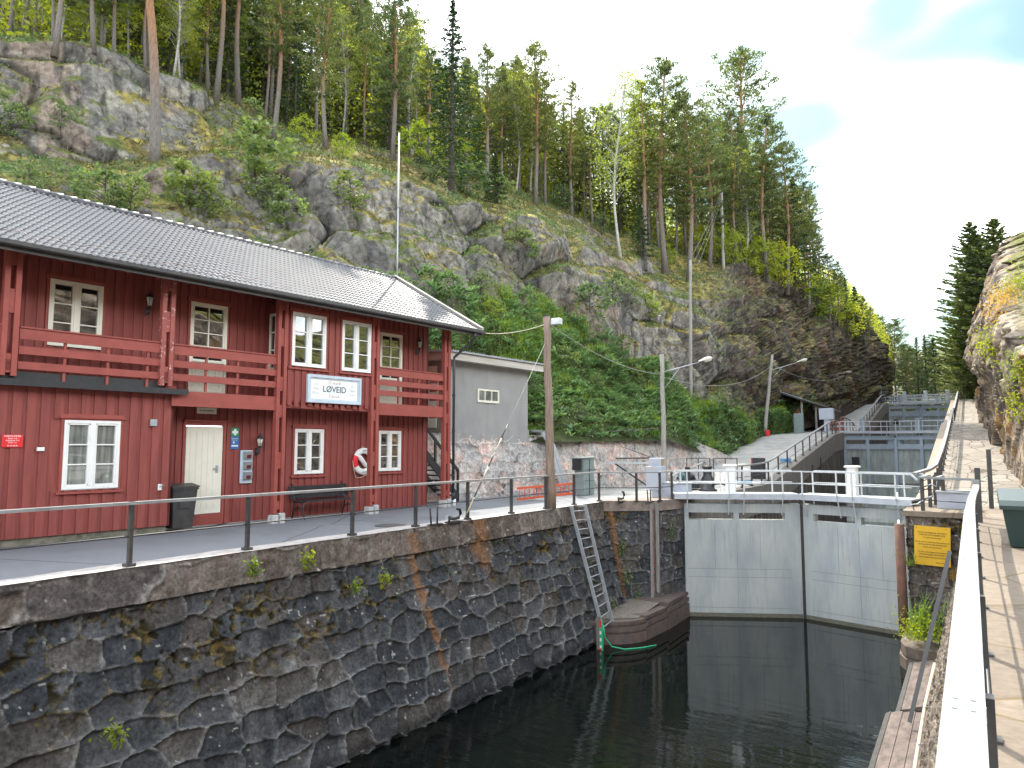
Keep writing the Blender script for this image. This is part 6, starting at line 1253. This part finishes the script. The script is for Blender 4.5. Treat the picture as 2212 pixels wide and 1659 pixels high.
# the tall bare pine in front of the rock face: trunk fills the frame height
lone = thing('pine_tree', 'tall bare straight pine standing alone in front of the upper rock face', 'tree', hillpt(335, 348)); lp = lone.location.copy(); hh3 = top_h(lp, 315, -330)
mb = MB(); tl = at_r(316, -60, math.hypot(lp.x, lp.y)); pts = [Vector((lp.x, lp.y, lp.z-.4)).lerp(tl, q)+Vector((.12*math.sin(q*3), .12*math.sin(q*3), 0)) for q in np.linspace(0, 1, 9)]
mb.tube(pts + [tl+Vector((0, 0, 4))], [.24-.012*k for k in range(9)]+[.08], 12); mb.build('trunk', M['bark'], lone)
c = link('crown', PINES[3][1], lone); c.location = tl - lp - Vector((0, 0, 10.5)); c.scale = (1.0, 1.0, 1.0)
NAMED = [('pine', 0, 118, 108, -330, 'straight grey-barked pine at the rock edge near the top left corner'), ('pine', 4, 22, 75, -260, 'slender pine at the far left end of the rock edge'), ('pine', 1, 80, 76, -240, 'thin crooked pine second from the far left of the rock edge'),
 ('pine', 5, 203, 105, -260, 'pine growing just behind the highest hump of the left rock face'), ('pine', 3, 466, 218, -240, 'reddish straight pine at the lower lip of the left rock face'), ('pine', 1, 516, 226, -230, 'thick brown pine directly right of the reddish straight one on the rock lip'),
 ('pine', 4, 590, 300, -120, 'thin pale pine rooted in the cracked rock below the forest edge'), ('pine', 5, 704, 318, -60, 'tall orange-barked pine left of the antenna mast'), ('pine', 2, 848, 345, -40, 'tall dark pine directly behind the antenna mast tip'),
 ('spruce', 0, 975, 415, 2, 'pointed dark spruce that rises highest on the skyline left of centre'), ('pine', 0, 1052, 405, 100, 'pine just right of the pointed spruce'), ('pine', 2, 1156, 440, 95, 'broad-crowned pine at the middle of the ridge skyline'),
 ('pine', 5, 1236, 465, 182, 'pine with a rounded top left of the pale birch'), ('birch', 0, 1342, 560, 152, 'airy pale birch silhouetted on the skyline'), ('pine', 4, 1392, 570, 178, 'slim pine immediately right of the pale birch'),
 ('pine', 0, 1438, 590, 128, 'tall pine with clear pointed top above the retaining wall'), ('pine', 2, 1487, 608, 205, 'bushy pine between the two tallest pointed pines'), ('pine', 5, 1532, 575, 250, 'dense short pine left of the tallest ridge pine'),
 ('pine', 2, 1612, 570, 108, 'tallest ridge pine with wide feathery crown near the end of the wood'), ('pine', 0, 1660, 605, 245, 'pine close behind the tallest ridge pine'), ('pine', 2, 1700, 625, 308, 'leaning-branched pine at the right edge of the wood'),
 ('spruce', 1, 1722, 650, 380, 'dark spruce low at the right edge of the wood'), ('spruce', 2, 1070, 440, 330, 'bushy dark young spruce in front of the wood, left of centre'), ('spruce', 2, 1385, 560, 440, 'bushy dark young spruce under the tall pines right of centre')]
for k_, i_, px_, by_, ty_, lb_ in NAMED: tree(k_, i_, px_, by_, ty_, lb_, wf=1.25 if k_ != 'birch' else 1.1)
lg_ = thing('fallen_trunk', 'reddish dead trunk leaning steeply to the right between the pines on the rock lip', 'tree trunk', hillpt(489, 190)); p = lg_.location; mb = MB(); e_ = at_r(590, -30, math.hypot(p.x, p.y)); mb.tube([p, p.lerp(e_, .5)+Vector((0, 0, .1)), e_], [.17, .13, .09], 9); mb.build('trunk', pm('red_dead_wood', (.20, .085, .045), (.11, .05, .03), 6, .9, stretch=(4, 4, 1)), lg_)
# skyline envelope for the rest of the wood
EX = [-300, 0, 600, 760, 880, 950, 1020, 1120, 1200, 1300, 1380, 1450, 1520, 1600, 1660, 1710, 1760, 1800, 1850, 1900]
ET = [-300, -300, -160, -60, 30, 90, 125, 130, 185, 230, 220, 215, 262, 235, 290, 345, 430, 560, 625, 690]
MARKS = ((70, 'at the left picture edge'), (200, 'left of the lone bare pine'), (330, 'just left of the lone bare pine'), (450, 'just right of the lone bare pine'), (560, 'by the leaning dead trunk'), (660, 'right of the leaning dead trunk'), (760, 'left of the mast tip'), (860, 'behind the mast tip'), (960, 'left of the pointed spruce'), (1060, 'right of the pointed spruce'), (1160, 'left of the broad-crowned pine'), (1260, 'right of the broad-crowned pine'), (1345, 'left of the pale birch'), (1430, 'right of the pale birch'), (1520, 'above the slim grey pole'), (1600, 'left of the tallest ridge pine'), (1680, 'right of the tallest ridge pine'), (9999, 'at the right edge of the wood'))
def wood_label(kind, px, d_):
    w_ = next(t_ for x_, t_ in MARKS if px < x_); dp = 'front row' if d_ < 7 else 'middle depth' if d_ < 16 else 'far depth'
    nm = {'pine': 'slender long-trunked pine', 'spruce': 'dark conical spruce', 'birch': 'light green birch', 'young': 'leafy young birch'}[kind]
    s_ = '%s %s, %s of the wood' % (nm, w_, dp); return s_, s_.replace(nm, nm+('es' if nm.endswith('ch') else 's'))
cnt = 0; tries = 0
while cnt < 215 and tries < 4000:
    tries += 1; px = -60 + G.random()*1880; i_ = np.interp(px, pxs, range(nc)); r4 = float(np.interp(px, COLS, [RR[c][4] for c in COLS])); r = r4 + .5 + (G.random()**1.4)*(26 if px < 1650 else 10)
    v = at_r(px, 500, r); z = on_hill(v.x, v.y)
    if z is None or any((v.x-a)**2+(v.y-b)**2 < 1.25**2 for a, b in used): continue
    et = float(np.interp(px, EX, ET)); p = Vector((v.x, v.y, z)); hmax = top_h(p, px, et); h = min(hmax*(.68+.34*G.random()), 22)
    if h < 3: continue
    u_ = G.random(); kind = 'pine' if u_ < .66 else 'spruce' if u_ < .80 else 'birch'; used.append((v.x, v.y))
    lib = {'pine': PINES, 'spruce': SPRUCES[:2], 'birch': BIRCHES[:2]}[kind]
    lb_, gr_ = wood_label(kind, px, r-r4)
    plant(kind+'_tree', lib[int(G.random()*len(lib))], p, h, lb_, 'tree', gr_, .9+.35*G.random()); cnt += 1
# young growth that closes the view between the trunks
for k in range(95):
    px = G.random()*1700; r4 = float(np.interp(px, COLS, [RR[c][4] for c in COLS])); r = r4 + 3 + G.random()*22; v = at_r(px, 400, r); z = on_hill(v.x, v.y)
    if z is None: continue
    lb_, gr_ = wood_label('young', px, r-r4)
    plant('birch_tree', BIRCHES[2], (v.x, v.y, z), 4.5+5*G.random(), lb_, 'tree', gr_, 1.3)
# end of ridge and the cutting rim
for k, (px, by, ty, kd) in enumerate(((1745, 660, 470, 'pine'), (1765, 672, 540, 'spruce'), (1792, 700, 548, 'pine'), (1812, 705, 590, 'pine'), (1830, 720, 600, 'spruce'), (1850, 735, 618, 'spruce'), (1868, 745, 640, 'pine'), (1882, 760, 665, 'pine'))):
    tree(kd, k, px, by, ty, 'small %s on the descending rim of the dark cutting, %s from the ridge end' % (kd, ('first', 'second', 'third', 'fourth', 'fifth', 'sixth', 'seventh', 'eighth')[k]), wf=1.25)
# far valley trees
k = 0
for px in list(np.arange(1890, 2125, 9.)):
    yy_ = 118 + G.random()*75; d = ray(px, 760); p = Vector((0, 0, EYE)) + d*(yy_/d.y); h_ = FB.ray_cast(Vector((p.x, p.y, 200)), Vector((0, 0, -1)))[0]
    if h_ is None: continue
    ty = float(np.interp(px, [1890, 1935, 1985, 2005, 2060, 2125], [665, 690, 730, 718, 700, 640]))+G.random()*45; h = top_h(h_, px, ty)
    if h > 3: kd = 'pine' if G.random() < .6 else 'spruce'; plant(kd+'_tree', (PINES if kd == 'pine' else SPRUCES)[k % 3], h_, min(h, 24), 'distant %s on the far hill closing the valley beyond the locks' % kd, 'tree', 'far %s trees beyond the locks' % kd, 1.2); k += 1
for k, (x, y, ty, px, lb_) in enumerate(((1.0, 97, 478, 2112, 'tall layered fir with long level branches left of the sunlit cliff'), (3.3, 95, 470, 2165, 'second tall fir, partly hidden behind the top of the sunlit cliff'), (.3, 118, 590, 2098, 'lower fir peeping out behind the tall layered firs'), (-.2, 112, 730, 2080, 'yellowish fir at the foot of the layered firs'), (1.9, 104, 505, 2136, 'middle fir between the two tall layered firs'))):
    z = zr(y)-.2 if k != 1 else 8; h = at_r(px, ty, math.hypot(x, y)).z - z; plant('fir_tree', FIRS[k % 2], (x, y, z), h, lb_, 'tree', None, 1.15)
# --- shrubs, one by one
SH = [(60, 430, 1.3, 's'), (165, 440, 1.5, 's'), (225, 455, 1.6, 's'), (285, 465, 1.6, 's'), (245, 480, 1.4, 's'), (395, 450, 2.0, 's'), (440, 470, 1.9, 's'), (545, 300, 2.2, 's'), (548, 385, 2.6, 's'), (560, 440, 2.0, 's'), (585, 470, 1.9, 's'), (610, 490, 1.6, 's'),
      (755, 450, 1.8, 's'), (765, 490, 1.4, 's'), (905, 365, 2.6, 'y'), (990, 395, 2.6, 'y'), (940, 385, 1.2, 's'), (1010, 425, 1.9, 's'), (1075, 440, 1.7, 's'), (1115, 520, 1.7, 's'), (1130, 560, 1.5, 's'), (1215, 455, 1.7, 's'), (1300, 510, 1.6, 's'), (1275, 680, 1.7, 's'), (1325, 660, 1.9, 's'), (1370, 675, 1.9, 's'), (1395, 690, 1.5, 's'),
      (1520, 560, 2.4, 'y'), (1555, 570, 2.8, 'y'), (1585, 575, 2.3, 'y'), (1650, 610, 3.0, 'y'), (1685, 625, 3.2, 'y'), (1725, 650, 3., 'y'), (1770, 690, 2.8, 'y'), (1800, 700, 2.8, 'y'), (1835, 735, 2.6, 'y'), (1440, 575, 1.5, 'y'), (740, 345, 1.4, 'y'), (655, 315, 1.6, 'y'), (20, 300, 1.6, 's'), (130, 290, 1.3, 's'), (950, 660, 1.0, 's'), (1040, 640, 1.2, 's'), (1160, 720, 1.1, 's'), (1215, 800, 1.2, 's'), (1290, 850, 1.0, 's'), (1380, 830, 1.0, 's'), (1250, 910, .8, 's'), (1345, 770, 1.2, 's'), (1150, 860, 1.2, 's'), (1060, 700, 1.2, 'y')]
WH = ('above the roof, at the left edge', 'above the left half of the roof', 'above the middle of the roof', 'above the right end of the roof', 'behind the antenna mast', 'above the grey building', 'on the slope above the near pole', 'on the slope above the slim grey pole', 'below the ridge wires', 'at the end of the ridge')
cntr = {}
for k, (px, py, h, kd) in enumerate(SH):
    p = see_hill(px, py)
    if p is None: continue
    w_ = WH[min(9, int(px/185))]; nm = 'yellow-green bush' if kd == 'y' else 'dark green bush'; key = (w_, nm); cntr[key] = cntr.get(key, 0)+1
    lb_ = '%s %s %s' % (('first', 'second', 'third', 'fourth', 'fifth', 'sixth', 'seventh', 'eighth')[min(cntr[key]-1, 7)], nm, w_)
    plant('bush', (YSHR if kd == 'y' else SHR)[k % (2 if kd == 'y' else 3)], p, h*(math.hypot(p.x, p.y)/38)**.5, lb_, 'bush', 'bushes on the rocky hillside', 1.25)
# --- undergrowth that nobody could count
def scatter(n, pick):
    P_ = []
    while len(P_) < n:
        q = pick()
        if q is not None: P_.append(q)
    return np.array([list(v) for v in P_])
# grass edge on the granite wall and tufts
def blades(C, h, w_, bend=.4):
    n = len(C); a = G.random(n)*6.28; d_ = np.stack([np.cos(a), np.sin(a), 0*a], 1); s_ = np.stack([-np.sin(a), np.cos(a), 0*a], 1)*w_; h = np.broadcast_to(h, n)[:, None]; up_ = np.array([0, 0, 1.])
    m_ = C+up_*h*.6+d_*h*bend*.3; t_ = C+up_*h*.95+d_*h*bend; return np.concatenate([np.stack([C-s_, C+s_, m_+s_*.7, m_-s_*.7], 1), np.stack([m_-s_*.7, m_+s_*.7, t_+s_*.1, t_-s_*.1], 1)])
TDf = TD.reshape(-1, 3); upf = up.reshape(-1); lvf = lvl.reshape(-1); pxf = pxg.reshape(-1); rf_ = np.hypot(TDf[:, 0], TDf[:, 1])
cell = np.linalg.norm(np.cross(np.gradient(TD, axis=0), np.gradient(TD, axis=1)), axis=-1).reshape(-1)
def samp(wgt, n): w_ = wgt*cell; w_ = w_/w_.sum(); i = G.choice(len(TDf), n, p=w_); return TDf[i]+G.normal(size=(n, 3))*np.array([.10, .10, .02])
def fern_mesh(C, size, fr_n=9, droop=.9, wd=.20):
    out = []
    for c, s_ in zip(C, size):
        a = G.random(fr_n)*6.28; L_ = s_*(.7+.5*G.random(fr_n)); e0 = .75+.45*G.random(fr_n)
        for k in range(3):
            t0, t1 = k/3, (k+1)/3; f = lambda t: np.stack([np.cos(a)*L_*t*np.cos(e0*.6), np.sin(a)*L_*t*np.cos(e0*.6), L_*(t*np.sin(e0)-droop*t*t*.55)], 1)
            q0, q1 = c+f(t0), c+f(t1); sd_ = np.stack([-np.sin(a), np.cos(a), 0*a], 1); w0, w1 = wd*L_*(.35, 1, .8)[k], wd*L_*(1, .8, .04)[k]
            out.append(np.stack([q0-sd_*w0[:, None]/2, q0+sd_*w0[:, None]/2, q1+sd_*w1[:, None]/2, q1-sd_*w1[:, None]/2], 1))
    return np.concatenate(out)
bankw = sstep(1.2, .95, lvf)*sstep(.02, .1, lvf)*sstep(880, 960, pxf)*(1-sstep(1690, 1740, pxf))
bankw = bankw*(.15+sstep(.36, .52, fbm(TDf*.9+70, 3, 65)))
C = samp(bankw, 6000); fm = quad_mesh('ferns', fern_mesh(C, .32+.42*G.random(len(C)), wd=.14), M['fern']); tag(link('ferns', fm), 'dense green ferns and raspberry leaves covering the bank behind the granite wall', 'ferns', kind='stuff')
C = samp(bankw, 48000)+np.array([0, 0, .32])*G.random((48000, 1)); dd = rand_dirs(len(C), .5); tag(link('bank_leaves', quad_mesh('bank_leaves', leaves(C, dd, .09+.10*G.random(len(C)), .05+.04*G.random(len(C))), M['shrub'])), 'tangle of low leaves between the ferns on the green bank', 'undergrowth', kind='stuff')
C = samp(bankw*sstep(.52, .6, fbm(TDf*.45+80, 3, 66)), 22000); tag(link('bank_grass', quad_mesh('bank_grass', blades(C, .25+.3*G.random(len(C)), .016), M['grass'])), 'lighter yellow-green grass patches on the fern bank', 'grass', kind='stuff')
hw_ = np.clip(sstep(.45, .75, upf)*(lvf > .8)*(lvf < 6)*1.0 + .12*(lvf > 4), 0, 1)*(rf_ < 115)*np.clip(60/rf_, .3, 1.2); nfl = fbm(TDf*.7+50, 3, 61); hw1 = hw_*sstep(.42, .55, nfl); hw2 = hw_*sstep(.5, .62, 1-nfl)
C = samp(hw1, 110000)+np.array([0, 0, .12])*G.random((110000, 1)); tag(link('heather', quad_mesh('heather', leaves(C, rand_dirs(len(C), 1.2), .16+.20*G.random(len(C)), .05+.03*G.random(len(C))), M['heather'])), 'brown-green heather and moss cushions on the ledges of the rock face', 'heather', kind='stuff')
C = samp(hw2, 60000)+np.array([0, 0, .15])*G.random((60000, 1)); tag(link('low_growth', quad_mesh('low_growth', leaves(C, rand_dirs(len(C), .9), .12+.18*G.random(len(C)), .06+.05*G.random(len(C))), M['shrub'])), 'low green blueberry growth on the hillside ledges and forest floor', 'undergrowth', kind='stuff')
strip = (lvf < 1.0)*(lvf > .25)*(pxf < 960); C = samp(strip*1.0, 16000)+np.array([0, 0, .3])*G.random((16000, 1)); tag(link('slope_growth', quad_mesh('slope_growth', leaves(C, rand_dirs(len(C), .6), .14+.16*G.random(len(C)), .06+.05*G.random(len(C))), M['shrub'])), 'low leafy growth on the slope just above the tiled roof', 'undergrowth', kind='stuff')
wf_ = (lvf > 4.1)*(lvf < 5.6)*1.0; C = samp(wf_, 80000)+np.array([0, 0, 4.5])*G.random((80000, 1))**1.4; tag(link('wood_understorey', quad_mesh('wood_understorey', leaves(C, rand_dirs(len(C), -.2), .20+.22*G.random(len(C)), .12+.10*G.random(len(C))), M['birch'])), 'sunlit leafy understorey filling the gaps between the trunks of the wood', 'undergrowth', kind='stuff')
n = 14000; yv_ = 24.4+G.random(n)*15; C = np.stack([np.interp(yv_, [24.3, 27.5, 39], [-14.9, -13.70, -13.48])-G.random(n)*.95, yv_, 2.24+0*yv_], 1); tag(link('grass_strip', quad_mesh('grass_strip', blades(C, .18+.30*G.random(n), .012), M['grass'])), 'strip of long bright grass along the top of the granite wall', 'grass', kind='stuff')
n = 5000; C = np.stack([2.0+G.random(n)*2.2, 24.6+G.random(n)*4.2, 0*G.random(n)], 1); C[:, 0] = .75+G.random(n)*1.6; C = C[(C[:, 1] > 25)]; tag(link('grass_patch', quad_mesh('grass_patch', blades(C, .08+.12*G.random(len(C)), .012), M['grass'])), 'bright sunlit grass patch at the foot of the right cliff', 'grass', kind='stuff')
def tuft(name, label, c, n, h, w_, m, spread=.15, bend=.5):
    C = np.array(c)+G.normal(size=(n, 3))*np.array([spread, spread, 0]); t_ = quad_mesh(name, blades(C-np.array(c), h*(.4+.7*G.random(n)), w_, bend), M[m]); o = link(name, t_); o.location = c; return tag(o, label, 'plant')
tuft('grass_tuft', 'tall tuft of long sunlit iris-like blades on the footing below the yellow notice', (-1.25, 21.7, -3.05), 90, 1.15, .016, 'grass', .22, .35)
o = link('flowering_weed', quad_mesh('flowering_weed', leaves(np.stack([G.normal(size=900)*.28, G.normal(size=900)*.30, np.abs(G.normal(size=900))*.32], 1), rand_dirs(900), .06+.05*G.random(900), .035), M['yshrub'])); o.location = (-1.3, 21.3, -3.05); tag(o, 'low yellow-green weed clump at the foot of the long blades', 'plant')
tuft('dry_tuft', 'drooping dry grass tuft high on the sign pier', (-.55, 22.85, -1.75), 60, .5, .008, 'drygrass', .06, 1.1); tuft('dry_tuft', 'wispy yellow weed sprouting beside the rusty fender', (-1.62, 22.8, -1.45), 40, .5, .008, 'grass', .08, 1.3)
FT = [(243, 1588, 'small bright fern low on the dark wall at the bottom left'), (546, 1225, 'little leafy sprig just below the coping under the second post'), (660, 1210, 'tiny sprig under the coping near the middle of the wall'), (828, 1248, 'leafy sprig hanging in the dark wall below the coping'), (765, 1268, 'small sprig in a joint of the mossy wall')]
for px, py, lb_ in FT:
    d = ray(px, py); best = None
    for q in np.arange(8, 22, .02):
        p = Vector((0, 0, EYE))+d*q/d.length
        if p.z < 0 and p.x < cx(p.y)+(-p.z)*.28+.03: best = p; break
    if best is None: continue
    n = 70; o = link('wall_sprig', quad_mesh('wall_sprig', leaves(G.normal(size=(n, 3))*np.array([.03, .09, .09]), rand_dirs(n), .07+.03*G.random(n), .045), M['yshrub'])); o.location = best+Vector((.05, 0, 0)); tag(o, lb_, 'plant')
for k, (x, y, z, lb_) in enumerate(((-9.75, 21.75, -1.5, 'leafy trailing sprig on the bastion face near its inner corner'), (-9.6, 21.8, -2.4, 'lower trailing sprig on the bastion face'), (-9.5, 20.4, -3.05, 'leafy weed on the debris at the foot of the ladder'), (-8.6, 23.2, -1.0, 'small dry tuft in a joint beside the gate'), (-9.3, 21.95, -3.0, 'leafy weed at the foot of the bastion'))):
    n = 90; o = link('wall_sprig', quad_mesh('wall_sprig', leaves(G.normal(size=(n, 3))*np.array([.08, .06, .16]), rand_dirs(n), .08, .05), M['shrub'])); o.location = (x, y, z); tag(o, lb_, 'plant')
# bushes and dry grass on the sunlit cliff
for k, (px, py, lb_, m) in enumerate(((2180, 640, 'orange dry grass hanging on the rim of the sunlit cliff', 'drygrass'), (2165, 665, 'lower clump of orange dry grass on the cliff rim', 'drygrass'), (2200, 620, 'green bush at the very rim of the sunlit cliff', 'yshrub'), (2205, 870, 'yellow-leaved bush on the cliff at the right edge of the picture', 'yshrub'), (2206, 790, 'small yellow bush higher on the cliff at the picture edge', 'yshrub'), (2140, 745, 'small green tuft in a cleft of the cliff', 'yshrub'))):
    h_ = CB.ray_cast(Vector((0, 0, EYE)), ray(px, py).normalized())[0]
    if h_ is None: continue
    n = 500; r_ = .012*h_.length; o = link('cliff_bush', quad_mesh('cliff_bush', leaves(G.normal(size=(n, 3))*r_*np.array([.7, 1, .9]), rand_dirs(n, .6), r_*.35, r_*.12), M[m])); o.location = h_; tag(o, lb_, 'bush' if m == 'yshrub' else 'grass')
n = 26000; fi = G.integers(0, fn*fn, n); C = FP.reshape(-1, 3)[fi]+G.normal(size=(n, 3))*np.array([1.2, 1.2, .1])+np.array([0, 0, 1.2])*G.random((n, 1)); C = C[(C[:, 0] > -45)*(C[:, 0] < 35)*(C[:, 1] > 118)*(C[:, 1] < 220)]
tag(link('valley_bushes', quad_mesh('valley_bushes', leaves(C, rand_dirs(len(C)), .7+.7*G.random(len(C)), .4+.3*G.random(len(C))), M['shrub'])), 'bushy growth covering the far knoll beyond the top gate', 'undergrowth', kind='stuff')
